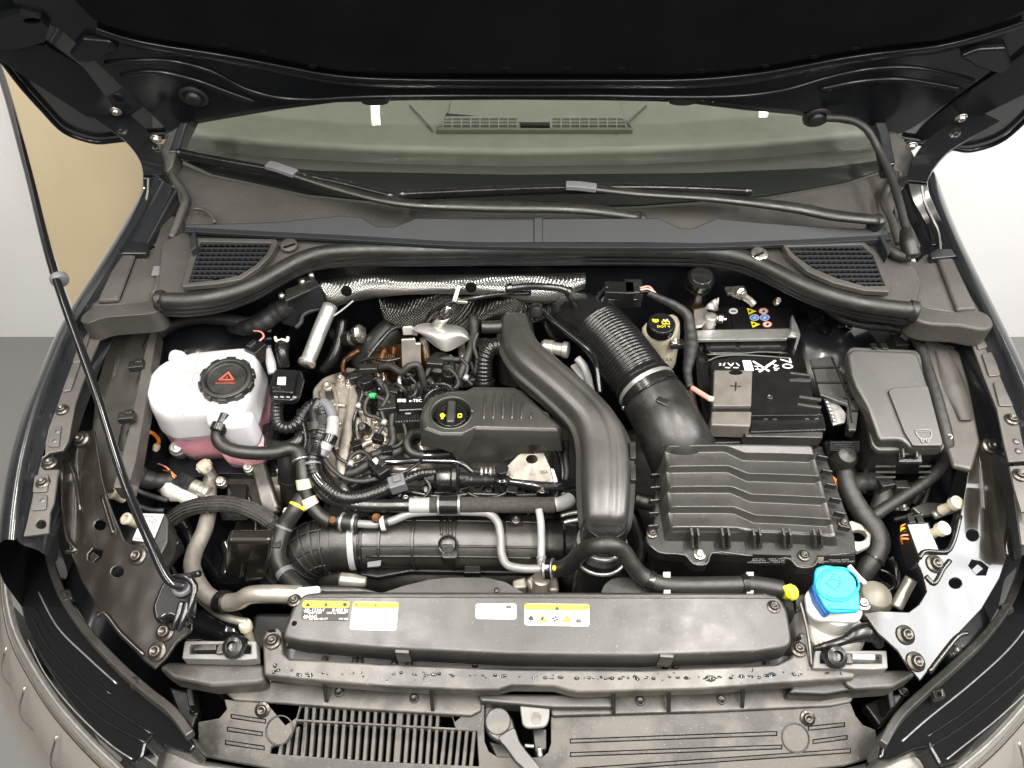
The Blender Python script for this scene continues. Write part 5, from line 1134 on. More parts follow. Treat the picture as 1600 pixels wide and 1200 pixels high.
cov.parent = ec; cov.matrix_parent_inverse = ec.matrix_basis.inverted()
for k in range(6):
    x = 758+14.6*k; y0 = (616, 616, 616, 617, 631, 645)[k]
    tube('rib', [(x, y0, .8175), (x-1, (y0+655)/2, .8185), (x-2, 655, .8175)], .0022, MAT['satin_plastic'], ec, 8, 4)
tube('filler_rim', [OC+Vector((math.cos(a)*.0325, math.sin(a)*.0325, .0002)) for a in [2*PI*k/32 for k in range(33)]], .0018, MAT['satin_plastic'], ec, 8, 1)
oc = T('oil_filler_cap', 'black oil filler cap with yellow symbols in the engine cover', 'oil cap', OC-Vector((0, 0, .03)))
OB = OC-Vector((0, 0, .018))
lathe('cap_body', OB, (0, 0, 1), [(.018, -.03), (.0245, -.002), (.0255, 0), (.0255, .012), (.0235, .0145), (.019, .0145), (.018, .0115), (.001, .0115)], MAT['gloss_plastic'], oc, 40)
gp_ = boxw('grip_bar', OB+Vector((0, -.001, .0165)), .0125, .044, .016, MAT['satin_plastic'], oc, bev=.003, seg=3)
for k in range(12):
    a = 2*PI*k/12; d = Vector((math.cos(a), math.sin(a), 0)); V, Fc = obox(OB+d*.0255+Vector((0, 0, .005)), d*.001, Vector((-d.y, d.x, 0))*.002, Vector((0, 0, .005))); mk('grip_rib', V, Fc, MAT['gloss_plastic'], oc)
def flat(name, q, base, mat, par, h=.0004):
    v = [base+Vector((a, b, 0)) for a, b in q]; V, Fc = slab_geo(v, Vector((0, 0, -h))); return mk(name, V, Fc, mat, par, flat=True)
bz = OB+Vector((0, 0, .0124))
flat('oil_can_symbol', [(-.017, -.003), (-.010, -.003), (-.009, .001), (-.012, .001), (-.012, .004), (-.016, .004), (-.018, .001)], bz, MAT['yellow_print'], oc)
flat('oil_can_symbol', [(-.016, -.0075), (-.012, -.0075), (-.012, -.0045), (-.016, -.0045)], bz, MAT['yellow_print'], oc)
flat('book_symbol', [(.010, -.005), (.0165, -.005), (.0165, -.0035), (.010, -.0035)], bz, MAT['yellow_print'], oc)
flat('book_symbol', [(.010, .0015), (.0165, .0015), (.0165, .003), (.010, .003)], bz, MAT['yellow_print'], oc)
flat('book_symbol', [(.010, -.0035), (.0115, -.0035), (.0115, .0015), (.010, .0015)], bz, MAT['yellow_print'], oc)
flat('book_symbol', [(.015, -.0035), (.0165, -.0035), (.0165, .0015), (.015, .0015)], bz, MAT['yellow_print'], oc)

# ---- intake duct (charge pipe), broad and flat
du = T('intake_duct', 'broad flat black plastic intake duct sweeping past the engine cover', 'intake duct', P(940, 840, .74))
S = [((779, 508), (830, 508), .862), ((777, 528), (836, 526), .864), ((781, 552), (848, 546), .864), ((798, 580), (876, 570), .864), ((834, 612), (914, 602), .862), ((868, 643), (950, 636), .859), ((890, 668), (974, 667), .856), ((899, 700), (987, 700), .852), ((900, 750), (992, 746), .848), ((902, 800), (990, 797), .842), ((906, 826), (984, 828), .832), ((917, 841), (968, 844), .812)]
rings = []; fl_l = []
SS = []
for a, b, z in S: SS.append((Vector((a[0], a[1], z)), Vector((b[0], b[1], z))))
LL = crom([q[0] for q in SS], 4); RR = crom([q[1] for q in SS], 4)
prof = [(0, -.030), (0, -.026), (.07, -.026), (.10, -.018), (.13, -.006), (.20, -.0005), (.35, .002), (.5, .002), (.56, .0015), (.60, -.001), (.66, .0005), (.80, -.0005), (.87, -.006), (.90, -.018), (.93, -.026), (1, -.026), (1, -.030), (.92, -.055), (.5, -.07), (.08, -.055)]
for l, r in zip(LL, RR):
    z = (l.z+r.z)/2; a = P(l.x, l.y, z-.028); b = P(r.x, r.y, z-.028)
    rings.append([Vector(((a+(b-a)*u).x, (a+(b-a)*u).y, z+h)) for u, h in prof])
loft('duct_shell', rings, MAT['satin_plastic'], du, bev=0)
for yy in (690, 724):
    slab('edge_lug', [(983, yy), (993, yy), (994, yy+26), (985, yy+26)], .83, .01, MAT['plastic'], du, .001)
# rounded boot at the rear end and the bellows at the front end
lathe('rear_elbow', P(805, 512, .835), (0, .25, 1), [(.032, -.10), (.032, -.01), (.029, .008), (.022, .018), (.010, .023), (.001, .024)], MAT['plastic'], du, 32)
tube('side_branch', [(790, 510, .845), (770, 511, .845), (752, 511, .845)], .011, MAT['plastic'], du, 16)
fb = lathe('front_bellows', P(942, 838, .79), (-.05, -.20, -1), [(.030, -.03), (.033, 0), (.030, .006), (.034, .012), (.030, .018), (.036, .026), (.036, .040), (.033, .042), (.033, .12)], MAT['rubber_gloss'], du, 40)
for h, r in ((.008, .0342), (.036, .0365)):
    ax = Vector((-.05, -.20, -1)).normalized(); V, Fc = lathe_geo(P(942, 838, .79)+ax*h, ax, [(r, 0), (r+.0015, .001), (r+.0015, .005), (r, .006)], 40); mk('clamp_ring', V, Fc, MAT['zinc'], fb)
# crankcase breather: ribbed vertical hose behind the cover
hose('breather_hose', 'glossy ribbed breather hose between the engine cover and the intake duct', 'hose', [(778, 540, .83), (766, 544, .83), (758, 558, .82), (756, 580, .80), (757, 606, .77)], .0125, MAT['rubber_gloss'], (('cuff', .82, .98, .003, 'gloss_black'),), corr=(.006, .0025), n=18)
o = slab('bracket_plate', [(742, 526), (772, 528), (770, 548), (744, 550)], .80, .03, MAT['cast_dark'], None, .003); tag(o, 'small dark steel plate behind the breather hose', 'bracket')

# ================================================================= bulkhead heat shields
t = T('heat_shield', 'embossed silver heat shield on the bulkhead behind the engine', 'heat shield', P(700, 470, .80))
def sheet(name, topc, botc, y_top, y_bot, mat, par, n=24, m=6, wob=.004, holes=()):
    tp = crom([Vector((a, b, 0)) for a, b in topc], 8); bt = crom([Vector((a, b, 0)) for a, b in botc], 8)
    N = n; V = []; Fc = []
    def at(c, f):
        x = f*(len(c)-1); i = min(int(x), len(c)-2); return c[i].lerp(c[i+1], x-i)
    for j in range(m+1):
        g = j/m
        for i in range(N+1):
            f = i/N; a = at(tp, f).lerp(at(bt, f), g); yy = y_top+(y_bot-y_top)*g-.012*math.sin(g*PI)+wob*math.sin(f*17+g*3)
            V.append(P(a.x, a.y, YP(yy)))
    for j in range(m):
        for i in range(N): Fc.append((j*(N+1)+i, j*(N+1)+i+1, (j+1)*(N+1)+i+1, (j+1)*(N+1)+i))
    return mk(name, V, Fc, mat, par, recalc=False, solid=.001)
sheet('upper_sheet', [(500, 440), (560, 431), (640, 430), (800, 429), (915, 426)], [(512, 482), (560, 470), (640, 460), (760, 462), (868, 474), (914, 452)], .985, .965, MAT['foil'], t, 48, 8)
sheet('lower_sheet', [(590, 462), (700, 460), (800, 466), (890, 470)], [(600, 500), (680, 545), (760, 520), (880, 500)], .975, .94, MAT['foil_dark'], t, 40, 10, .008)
for px, py in ((541, 455), (736, 449)):
    c = P(px, py, YP(.958)); lathe('clip_hole', c, (0, -1, .2), [(.0095, -.002), (.0095, .001), (.007, .0015), (.001, .0015)], MAT['hole'], t, 18, bev=0)
box('strap_clip', 713, 458, .905, .008, .03, .004, MAT['alu_tube'], t, rz=-.35, rx=.6)
box('strap_clip', 722, 468, .893, .020, .010, .006, MAT['alu_tube'], t, rz=-.1)
# manifold shield and turbo parts
t = T('turbocharger', 'turbocharger with rusty manifold and shiny foil wrapped actuator behind the engine', 'turbocharger', P(690, 560, .62))
sheet('rusty_manifold', [(575, 548), (620, 538), (660, 536)], [(580, 590), (630, 596), (680, 596)], .90, .875, MAT['rust_heat'], t, 18, 10, .012)
lathe('turbine_housing', P(655, 580, .70), (.3, -.8, .3), [(.03, -.05), (.055, -.03), (.06, 0), (.05, .03), (.03, .04), (.02, .045)], MAT['rust_heat'], t, 36)
for k in range(12):
    tube('shield_weave', [(582+3*k, 548+k*.5, .80), (584+3*k, 562, .795), (581+3*k, 576, .79)], .0013, MAT['rust_heat'], t, 5, 3)
for k in range(5): tube('brass_fitting', [(586+k*4, 582, .775), (588+k*4, 590, .77), (586+k*4, 598, .765)], .0026, MAT['bolt_bright'] if k % 2 else MAT['rust_heat'], t, 6, 3)
slab('sensor_plate', [(627, 531), (648, 530), (650, 537), (657, 537), (658, 572), (628, 573)], YP(.84, .4, .8), .004, MAT['alu_tube'], t, .001, ext=(0, 1, 0))
# crumpled foil sleeve
rows_f = [[(646, 510, .812), (660, 503, .818), (680, 505, .818), (700, 506, .818), (718, 508, .818), (734, 520, .812)],
          [(647, 515, .818), (662, 510, .828), (682, 513, .830), (702, 514, .829), (720, 514, .827), (735, 527, .818)],
          [(650, 519, .820), (664, 519, .832), (684, 521, .836), (702, 522, .834), (720, 520, .830), (734, 532, .818)],
          [(656, 521, .812), (668, 529, .824), (686, 532, .828), (702, 534, .824), (718, 528, .822), (731, 534, .812)],
          [(660, 524, .800), (674, 538, .805), (688, 548, .806), (699, 552, .804), (714, 544, .804), (728, 536, .802)]]
Vf = [P(a+random.uniform(-1.5, 1.5), b, z+random.uniform(-.002, .002)) for r_ in rows_f for a, b, z in r_]
mk('foil_sleeve', Vf, [(i_*6+j_, i_*6+j_+1, (i_+1)*6+j_+1, (i_+1)*6+j_) for i_ in range(4) for j_ in range(5)], M('foil_smooth', (.70, .69, .66), .32, metal=.75, bump=(30, .5, .004)), t, sub=2, solid=.001)
for px in (666, 724): tube('shield_edge', [(px-4, 530, .775), (px-1, 555, .765), (px+2, 580, .75)], .008, MAT['alu_tube'], t, 10)
box('clear_plug', 636, 507, .815, .018, .014, .020, MAT['white_plastic'], t, rz=.05)
box('plug_clip', 648, 510, .812, .010, .012, .018, MAT['light_grey'], t, rz=.05)
tube('actuator_wire', [(628, 509, .815), (610, 516, .82), (592, 536, .815), (576, 558, .80), (562, 578, .785), (545, 586, .775)], .0042, MAT['rubber_gloss'], t, 10)
tube('oil_line', [(562, 548, .79), (548, 556, .785), (538, 564, .78), (536, 578, .775), (543, 590, .77)], [.006, .006, .004, .004, .004], MAT['rust_heat'], t, 10)
tube('silver_wrap', [(702, 478, .88), (696, 490, .865), (688, 500, .84), (682, 510, .82)], [.006, .011, .012, .009], MAT['chrome'], t, 10)
tube('wire', [(668, 500, .84), (676, 488, .86), (690, 478, .875), (710, 472, .885), (740, 466, .895), (780, 460, .90), (830, 458, .90)], .0045, MAT['rubber_gloss'], t, 8)
lathe('canister', P(690, 590, .735), (0, .15, 1), [(.024, -.05), (.024, .02), (.026, .024), (.026, .032), (.018, .036), (.018, .044)], MAT['steel_dark'], t, 26)
slab('white_collar', [(672, 556), (706, 553), (708, 563), (675, 566)], .772, .015, MAT['light_grey'], t, .002)
tube('shield_leg', [(664, 575, .76), (668, 590, .75), (676, 598, .74), (684, 606, .735)], .006, MAT['alu_tube'], t, 10)
# harness over the rear of the head
for lab, q, r in (('thin black cable loop behind the oil cap', [(590, 575, .80), (610, 572, .81), (628, 582, .81), (640, 572, .82), (652, 570, .82), (660, 590, .80), (664, 612, .775)], .0062),
                  ('thin black cable running down the head cover left of the control unit', [(590, 592, .79), (600, 606, .785), (610, 620, .78), (614, 640, .775), (612, 662, .765), (614, 690, .755), (604, 702, .75), (580, 712, .745)], .0065),
                  ('black cable curving round the blank plug with a green tape', [(614, 632, .785), (598, 624, .79), (580, 618, .79), (571, 630, .785), (572, 646, .775), (592, 654, .77), (606, 664, .765), (612, 690, .755)], .0038),
                  ('black cable loop above the control unit', [(664, 590, .79), (672, 575, .80), (690, 562, .81), (715, 562, .81), (735, 566, .80), (740, 580, .79)], .0045),
                  ('cluster of black cables beside the breather hose', [(716, 604, .78), (722, 580, .80), (730, 560, .81), (738, 540, .82), (742, 515, .83), (738, 495, .84)], .008),
                  ('thick taped cable on the front of the head cover', [(654, 682, .735), (628, 700, .745), (606, 712, .745), (580, 724, .745), (552, 738, .74), (530, 744, .735)], .0085)):
    h, oo = hose('wiring_harness', lab, 'harness', q, r, MAT['tape'], wrap=.07)
    if 'green' in lab: band('green_tape', oo, .22, .30, .0008, M('green_tape', (.02, .32, .08), .5), h)
o = tube('black_conduit', [(722, 600, .775), (718, 582, .785), (712, 570, .79)], [.010, .012, .006], MAT['rubber'], None, 12); tag(o, 'short black rubber boot right of the canister', 'boot')
# control unit behind the oil cap
t = T('ignition_module', 'black ribbed electronic module with white lettering left of the oil cap', 'module', P(640, 655, .74))
IM = ZP(.790, .05, .72)
slab('case', [(622, 622), (660, 620), (668, 626), (668, 640), (622, 642)], IM, .03, MAT['gloss_plastic'], t, .003)
slab('rib_block', [(616, 634), (656, 633), (658, 658), (616, 660)], .780, .03, MAT['plastic'], t, .003)
for k in range(9): slab('cooling_rib', [(620+k*4.2, 640), (621.6+k*4.2, 640), (621.6+k*4.2, 657), (620+k*4.2, 657)], .7835, .005, MAT['gloss_plastic'], t, .0004)
slab('logo_plate', [(633, 637), (642, 637), (642, 646), (633, 646)], .786, .003, MAT['light_grey'], t, .0005)
text('■■  e-TEC', P(640, 626.5, IM.off(.0005)), X, Yv, .008, MAT['white_print'], t)
box('connector', 604, 628, .79, .03, .03, .03, MAT['plastic'], t, rz=.15)
box('connector', 650, 610, .79, .024, .03, .03, MAT['gloss_plastic'], t, rz=-.1)
# purge valve and fuel lines in front of the cover
t = T('purge_valve', 'black cylindrical purge valve with glossy pipes under the engine cover', 'valve', P(700, 765, .68))
lathe('valve_body', P(684, 748, .735), (1, .0, .02), [(.012, -.02), (.014, -.004), (.020, 0), (.021, .008), (.021, .022), (.024, .024), (.024, .031), (.020, .034), (.010, .036), (.009, .05)], MAT['gloss_plastic'], t, 30)
box('valve_foot', 694, 762, .715, .034, .02, .04, MAT['gloss_plastic'], t)
g = tube('glossy_pipe', [(712, 749, .735), (740, 750, .735), (780, 750, .735), (800, 752, .735), (826, 756, .735), (850, 760, .735), (880, 758, .735), (900, 756, .73)], .0088, MAT['gloss_black'], t, 16)
for a in (.12, .2, .28, .36, .52, .6, .72): band('pipe_ring', g, a, a+.02, .0022, MAT['gloss_plastic'], t)
lathe('pipe_junction', P(784, 748, .745), (0, .2, 1), [(.009, -.03), (.011, -.02), (.011, -.004), (.013, -.002), (.013, .004), (.009, .006), (.009, .016), (.011, .017), (.011, .022), (.001, .022)], MAT['gloss_black'], t, 20)
lathe('pipe_ring', P(784, 760, .725), (0, -1, .3), [(.010, -.01), (.012, -.006), (.012, .008), (.008, .010)], MAT['gloss_black'], t, 20)
box('pipe_clip', 848, 764, .735, .02, .014, .014, MAT['gloss_plastic'], t)
boltp(847, 766, .738, .006, t, MAT['bolt'])
for k in range(3):
    lathe('crimp', P(752+k*7, 738, .738), (1, 0, 0), [(.006, -.002), (.0085, -.001), (.0085, .002), (.006, .003)], MAT['zinc'], t, 16)
tube('fuel_line', [(600, 722, .745), (620, 722, .745), (650, 720, .745), (690, 720, .745), (716, 722, .745), (728, 728, .742), (738, 736, .74), (752, 738, .738), (768, 739, .738)], .0055, MAT['gloss_black'], t, 12)
# pipe under the cover with alu tube, and J hose
hose('vacuum_hose', 'black rubber hose hooking round the left corner of the engine cover', 'hose', [(664, 676, .755), (644, 678, .76), (636, 690, .76), (642, 706, .755), (660, 711, .75), (680, 711, .75), (706, 708, .75)], .0082, MAT['rubber'], (('black_sleeve', .68, .98, .0002, 'gloss_black'),), n=14)
o = tube('aluminium_pipe', [(612, 732, .72), (640, 734, .72), (680, 736, .72)], .0075, MAT['alu_tube'], None, 12); tag(o, 'short bare aluminium pipe above the grey connector', 'pipe')
# grey connector and black plug
t = T('cable_connector', 'blue grey cable connector in the middle of the front harness', 'connector', P(622, 765, .72))
c = P(621, 756, .752); R = Matrix.Rotation(.30, 3, 'Z') @ Matrix.Rotation(-.1, 3, 'Y')
boxw('housing', c, .026, .022, .020, MAT['grey_plastic'], t, R, .002); boxw('latch', c+Vector((0, .002, .011)), .012, .012, .006, MAT['grey_plastic'], t, R, .001)
cn = tube('conduit', [(632, 750, .752), (644, 745, .752), (656, 740, .75), (680, 738, .745)], .0068, MAT['rubber_gloss'], t, 12, corr=(.006, .0016))
t = T('camshaft_sensor', 'black sensor plug with white tag in front of the timing cover', 'sensor', P(590, 740, .72))
c = P(592, 733, .755); R = Matrix.Rotation(-.85, 3, 'Z')
boxw('housing', c, .034, .020, .020, MAT['rubber_gloss'], t, R, .002); boxw('latch', c+Vector((.006, .004, .011)), .012, .010, .004, MAT['plastic'], t, R, .001)
boxw('white_tag', P(588, 722, .762), .012, .008, .008, MAT['white_plastic'], t, R, .001)
tube('lead', [(582, 722, .755), (572, 709, .755), (562, 706, .755), (550, 712, .752), (542, 728, .748), (532, 740, .745)], .0040, MAT['tape'], t, 8)
tube('sensor_shaft', [(582, 744, .74), (566, 752, .73), (552, 762, .72), (542, 768, .715)], [.006, .008, .010, .008], MAT['gloss_plastic'], t, 12)
lathe('sensor_ring', P(545, 764, .718), (-.8, -.5, -.3), [(.008, 0), (.013, .002), (.013, .008), (.008, .010)], MAT['zinc'], t, 18)

# ================================================================= charge air duct in front of the engine
ca = T('charge_air_duct', 'ribbed black charge air duct lying across the front of the engine', 'air duct', P(680, 880, .60))
elb = tube('ribbed_elbow', [(448, 922, .60), (456, 894, .632), (470, 872, .652), (494, 856, .664), (524, 850, .668), (556, 849, .669)], [.037, .040, .041, .041, .041, .040], MAT['plastic'], ca, 28, key='elb')
p, rf = PATHS['elb']
fr_ = frames(p)
for k in range(9):
    a = 2*PI*k/9+.25
    q = [c+u*(math.cos(a)*.0425)+w*(math.sin(a)*.0425) for c, tt, u, w in fr_]
    tube('elbow_rib', q[3:-8], .0018, MAT['plastic'], ca, 6, 2)
band('cuff', elb, .80, .98, .001, MAT['plastic'], ca, 28)
for k in range(9): band('elbow_rib', elb, .10+k*.075, .118+k*.075, .0034, MAT['plastic'], ca, 28)
mp_ = [(556, 849, .669), (580, 849, .67), (660, 849, .67), (760, 850, .67), (840, 852, .67), (868, 853, .67)]
mn = tube('main_duct', mp_, [.0395, .038, .0375, .0375, .037, .036], MAT['plastic_dusty'], ca, 36, 8)
for f in (.10, .14, .25, .37, .50, .66, .80, .88):
    band('rib', mn, f, f+.009, .0036, MAT['plastic'], ca, 36)
p, rf = PATHS[mn]; fr_ = frames(p)
for a, s0, s1 in ((.62, .10, 1), (-.62, .2, 1), (1.05, .2, .8)):
    q = [c+Vector((0, -math.sin(a)*.0385, math.cos(a)*.0385)) for c, tt, u, w in fr_]
    i0, i1 = int(s0*(len(q)-1)), int(s1*(len(q)-1)); tube('rib', q[i0:i1+1:2], .0018, MAT['plastic'], ca, 6, 1)
# flat seam flange at the lower front
slab('seam_flange', [(562, 884), (595, 888), (640, 878), (780, 880), (850, 884), (850, 896), (640, 893), (590, 902), (562, 898)], .645, .012, MAT['plastic'], ca, .003)
slab('open_socket', [(690, 832), (712, 832), (716, 872), (688, 872)], .702, .02, MAT['plastic'], ca, .006, 3, rnd=.008)
lathe('socket_bore', P(700, 851, .706), (0, -.75, 1), [(.014, -.012), (.0155, .002), (.0145, .006), (.0115, .004), (.009, -.020), (.004, -.030)], MAT['gloss_plastic'], ca, 28)
for px in (690, 699, 708): tube('rib', [(px, 812, .705), (px, 826, .709), (px, 836, .708)], .0022, MAT['plastic'], ca, 6, 2)
# grey clamp strap
q = []
for k in range(15):
    a = -1.75+k*.25; q.append(P(553, 849, .669)+Vector((.004*math.sin(a), -math.sin(a)*.0425, math.cos(a)*.0425)))
ribbon('clamp_strap', q, .010, .0016, MAT['light_grey'], ca, side=(1, 0, 0), sub=1)
q = [P(570, 849, .669)+Vector((0, -math.sin(a)*.0415, math.cos(a)*.0415)) for a in [-1.75+k*.25 for k in range(15)]]
ribbon('clamp_strap', q, .005, .0016, MAT['gloss_black'], ca, side=(1, 0, 0), sub=1)
slab('clamp_tag', [(574, 878), (596, 875), (594, 884), (574, 886)], .690, .002, MAT['grey_plastic'], ca, .0005)
# right end: throttle body
lathe('end_collar', P(860, 852, .67), (1, -.02, 0), [(.036, -.02), (.040, -.018), (.041, 0), (.041, .018), (.037, .022), (.037, .04)], MAT['gloss_plastic'], ca, 36)
box('collar_lug', 806, 806, .715, .018, .026, .022, MAT['gloss_plastic'], ca); boltp(806, 812, .717, .007, ca, MAT['bolt'])
o = box('spring_clip', 738, 889, .672, .026, .014, .014, MAT['gloss_plastic'], None, rz=0); tag(o, 'small black clip under the socket of the charge air duct', 'clip')
t = T('alternator', 'bare cast alternator bracket visible below the right end of the charge air duct', 'alternator', P(850, 915, .6))
slab('casting', [(820, 904), (832, 896), (862, 894), (872, 902), (874, 924), (830, 924)], .66, .05, MAT['alu'], t, .006, 3)
lathe('cylinder', P(846, 910, .675), (0, .2, 1), [(.014, -.03), (.014, .01), (.010, .012), (.001, .012)], MAT['alu'], t, 20)
slab('side_plate', [(800, 906), (822, 900), (824, 918), (802, 920)], .655, .03, MAT['alu'], t, .004)
o = tube('drain_stub', [(532, 906, .68), (552, 908, .68), (572, 909, .68)], [.011, .011, .007], MAT['alu_tube'], None, 16); tag(o, 'short cast pipe stub between the elbow and the radiator cover', 'pipe')
# pipes at the right end
hose('vent_pipe', 'thin grey vertical pipe at the right end of the charge air duct', 'pipe', [(842, 796, .74), (845, 815, .735), (846, 845, .725), (846, 872, .718), (848, 886, .716)], .0058, MAT['light_grey'], (('crimp', .72, .78, .0015, 'grey_tube'), ('crimp', .82, .88, .0015, 'grey_tube')), n=12)
t, o = hose('coolant_hose', 'long black coolant hose humping over the duct end to the yellow plug', 'hose', [(848, 889, .716), (872, 889, .722), (892, 880, .755), (908, 864, .79), (930, 853, .82), (954, 851, .825), (972, 860, .815), (986, 880, .80), (1004, 900, .785), (1030, 912, .780), (1080, 915, .782), (1140, 914, .785), (1180, 914, .785), (1222, 921, .783)], .0118, MAT['rubber'],
     (('hose_clamp', .005, .05, .003, 'gloss_black'), ('clamp_wire', .008, .016, .0042, 'zinc'), ('clamp_wire', .046, .054, .0042, 'zinc'), ('plastic_clip', .64, .67, .002, 'gloss_plastic'), ('plastic_clip', .88, .90, .002, 'gloss_plastic')), n=18, sub=8)
slab('yellow_mark', ell(866, 887, 3, 4, 8), .738, .002, MAT['yellow_print'], t, 0)
for px in (1042, 1172):
    slab('clip_lug', [(px-6, 893), (px+6, 893), (px+6, 904), (px-6, 904)], .79, .01, MAT['light_grey'], t, .001)
    slab('clip_lug', [(px-5, 921), (px+6, 921), (px+6, 927), (px-5, 927)], .79, .01, MAT['light_grey'], t, .001)
t = T('yellow_plug', 'bright yellow plug at the end of the long coolant hose', 'plug', P(1232, 925, .76))
lathe('plug_body', P(1231, 926, .782), (.3, -.4, .9), [(.008, -.01), (.0088, -.002), (.0088, .006), (.010, .007), (.010, .010), (.004, .011)], MAT['yellow_plug'], t, 18)
box('plug_wing', 1232, 917, .796, .014, .008, .007, MAT['yellow_plug'], t, rz=.3); box('plug_wing', 1238, 926, .796, .007, .016, .008, MAT['yellow_plug'], t, rz=.1)
# ================================================================= air intake hose
ih = T('air_intake_hose', 'glossy black corrugated air intake hose with steel clamp leading to the filter box', 'air hose', P(1010, 640, .74))
HPTS = [(878, 505, .80), (896, 497, .825), (918, 500, .835), (940, 516, .838)]
e1 = tube('rear_elbow', HPTS, [.040, .044, .046, .046], MAT['gloss_plastic'], ih, 32, 8)
band('cuff', e1, .02, .10, .003, MAT['gloss_plastic'], ih, 32)
cg = tube('corrugated_section', [(936, 513, .838), (956, 534, .838), (978, 562, .836), (1000, 592, .832)], .0445, MAT['gloss_plastic'], ih, 36, 8, corr=(.0062, .0028))
e2 = tube('front_cuff', [(998, 589, .832), (1010, 606, .830), (1024, 626, .826)], [.045, .0475, .0475], MAT['gloss_plastic'], ih, 36, 8)
band('hose_clamp', e2, .47, .58, .0014, MAT['zinc'], ih, 36); band('cuff_ridge', e2, .28, .36, .0018, MAT['gloss_plastic'], ih, 36); band('cuff_ridge', e2, .74, .82, .002, MAT['gloss_plastic'], ih, 36)
boltp(977, 636, .812, .006, ih, MAT['bolt_bright'], axis=(-1, -.4, .2)); box('clamp_screw', 980, 632, .816, .018, .010, .008, MAT['zinc'], ih, rz=.9)
e3 = tube('filter_snout', [(1022, 624, .826), (1036, 648, .822), (1052, 680, .815), (1064, 706, .790), (1072, 730, .755)], [.050, .0505, .052, .054, .054], MAT['plastic'], ih, 36, 8)
box('snout_lug', 1036, 626, .872, .020, .012, .004, MAT['plastic'], ih, rz=-.6)
hose('vacuum_pipe', 'glossy black thin pipe running between the duct and the corrugated hose', 'pipe', [(846, 486, .85), (862, 500, .85), (890, 522, .848), (912, 540, .845), (926, 554, .842), (932, 572, .84), (935, 596, .83), (937, 614, .82)], .0048, MAT['gloss_black'], n=12)
t = T('oil_separator', 'bare metal union and pale pipe between the duct and the corrugated hose', 'pipe union', P(870, 560, .74))
lathe('union', P(868, 545, .815), (.9, -.25, .1), [(.010, -.025), (.014, -.02), (.014, -.004), (.011, -.002), (.011, .012), (.014, .013), (.014, .022), (.007, .024)], MAT['alu_tube'], t, 20)
tube('pale_pipe', [(902, 560, .81), (912, 572, .805), (918, 588, .795), (922, 606, .78), (926, 618, .77)], .0068, MAT['light_grey'], t, 12)
box('grey_bracket', 906, 580, .79, .014, .04, .006, MAT['light_grey'], t, rz=.5)
lathe('pipe_head', P(838, 484, .862), (0, .3, 1), [(.010, -.01), (.012, 0), (.010, .008), (.005, .01)], MAT['rubber'], t, 16)

# ================================================================= air filter box
af = T('air_filter_box', 'large black air filter box with stepped ribbed lid', 'air filter box', P(1170, 880, .66))
# lid as a stepped surface
UL, UR, LR_, LL_ = (1040, 692), (1272, 692), (1312, 838), (1047, 828)
nu, nv = 90, 200
def lidz(u, v):
    sh = .0 if u < .40 else (.085 if u > .52 else .085*(u-.40)/.12)
    w = v-sh-.035; per = .232
    k = math.floor(w/per); f = w/per-k
    z = .0
    # each terrace rises gently towards the front and falls in one short step
    st = .15
    h = .0105 if u < .40 else (.0135 if u > .52 else .0105+.003*(u-.40)/.12)
    if w < 0: return 0.0
    if u > .955: h *= max(0, (1-u)/.045)
    if u < .02: h *= u/.02
    if f < st: zz = -h*(.5-.5*math.cos(PI*f/st))
    else: zz = -h*(1-(f-st)/(1-st))
    return zz
V = []; Fc = []
for j in range(nv+1):
    v = j/nv
    for i in range(nu+1):
        u = i/nu
        a = (UL[0]+(UR[0]-UL[0])*u, UL[1]+(UR[1]-UL[1])*u+2*math.sin(u*PI)*-1); b = (LL_[0]+(LR_[0]-LL_[0])*u, LL_[1]+(LR_[1]-LL_[1])*u-3*math.sin(u*PI))
        q = P(a[0]+(b[0]-a[0])*v, a[1]+(b[1]-a[1])*v, ZP(.836, .33, .62))
        e = min(u, 1-u)*.24; ev = min(v, 1-v)*.19; r = .010
        dz = 0
        for dd in (e, ev):
            if dd < r: dz -= r-math.sqrt(max(0, r*r-(r-dd)**2))
        V.append(q+Vector((0, 0, lidz(u, v)*min(1, ev/.006)+dz)))
W = nu+1
for j in range(nv):
    for i in range(nu): Fc.append((j*W+i, j*W+i+1, (j+1)*W+i+1, (j+1)*W+i))
# skirt
edge = [i for i in range(W)]+[j*W+nu for j in range(1, nv+1)]+[nv*W+i for i in range(nu-1, -1, -1)]+[j*W for j in range(nv-1, 0, -1)]
n0 = len(V); cl = sum(V, Vector())/len(V)
for i in edge:
    v = V[i]; V.append(Vector((v.x+(v.x-cl.x)*.05, v.y+(v.y-cl.y)*.06, .778)))
for k in range(len(edge)):
    k2 = (k+1) % len(edge); Fc.append((edge[k], edge[k2], n0+k2, n0+k))
mk('lid', V, Fc, MAT['satin_plastic'], af)
AF = .782
aff = slab('flange', [(1026, 700), (1285, 696), (1330, 820), (1336, 838), (1338, 864), (1282, 872), (1270, 886), (1246, 886), (1234, 874), (1112, 865), (1104, 882), (1084, 882), (1072, 868), (1030, 864), (1010, 848), (1008, 836), (1020, 828)], AF, .022, MAT['plastic'], af, .003, 3)
slab('lower_case', [(1034, 720), (1280, 716), (1326, 840), (1326, 860), (1030, 858), (1016, 840)], AF-.024, .16, MAT['plastic'], af, .008, 3, scale=.93)
tube('flange_lip', [(1012, 848, AF+.002), (1030, 863, AF+.002), (1070, 867, AF+.002), (1084, 881, AF+.002), (1104, 881, AF+.002), (1112, 864, AF+.002), (1170, 868, AF+.002), (1234, 873, AF+.002), (1246, 885, AF+.002), (1270, 885, AF+.002), (1282, 871, AF+.002), (1336, 864, AF+.002)], .0016, MAT['satin_plastic'], aff, 6, 3)
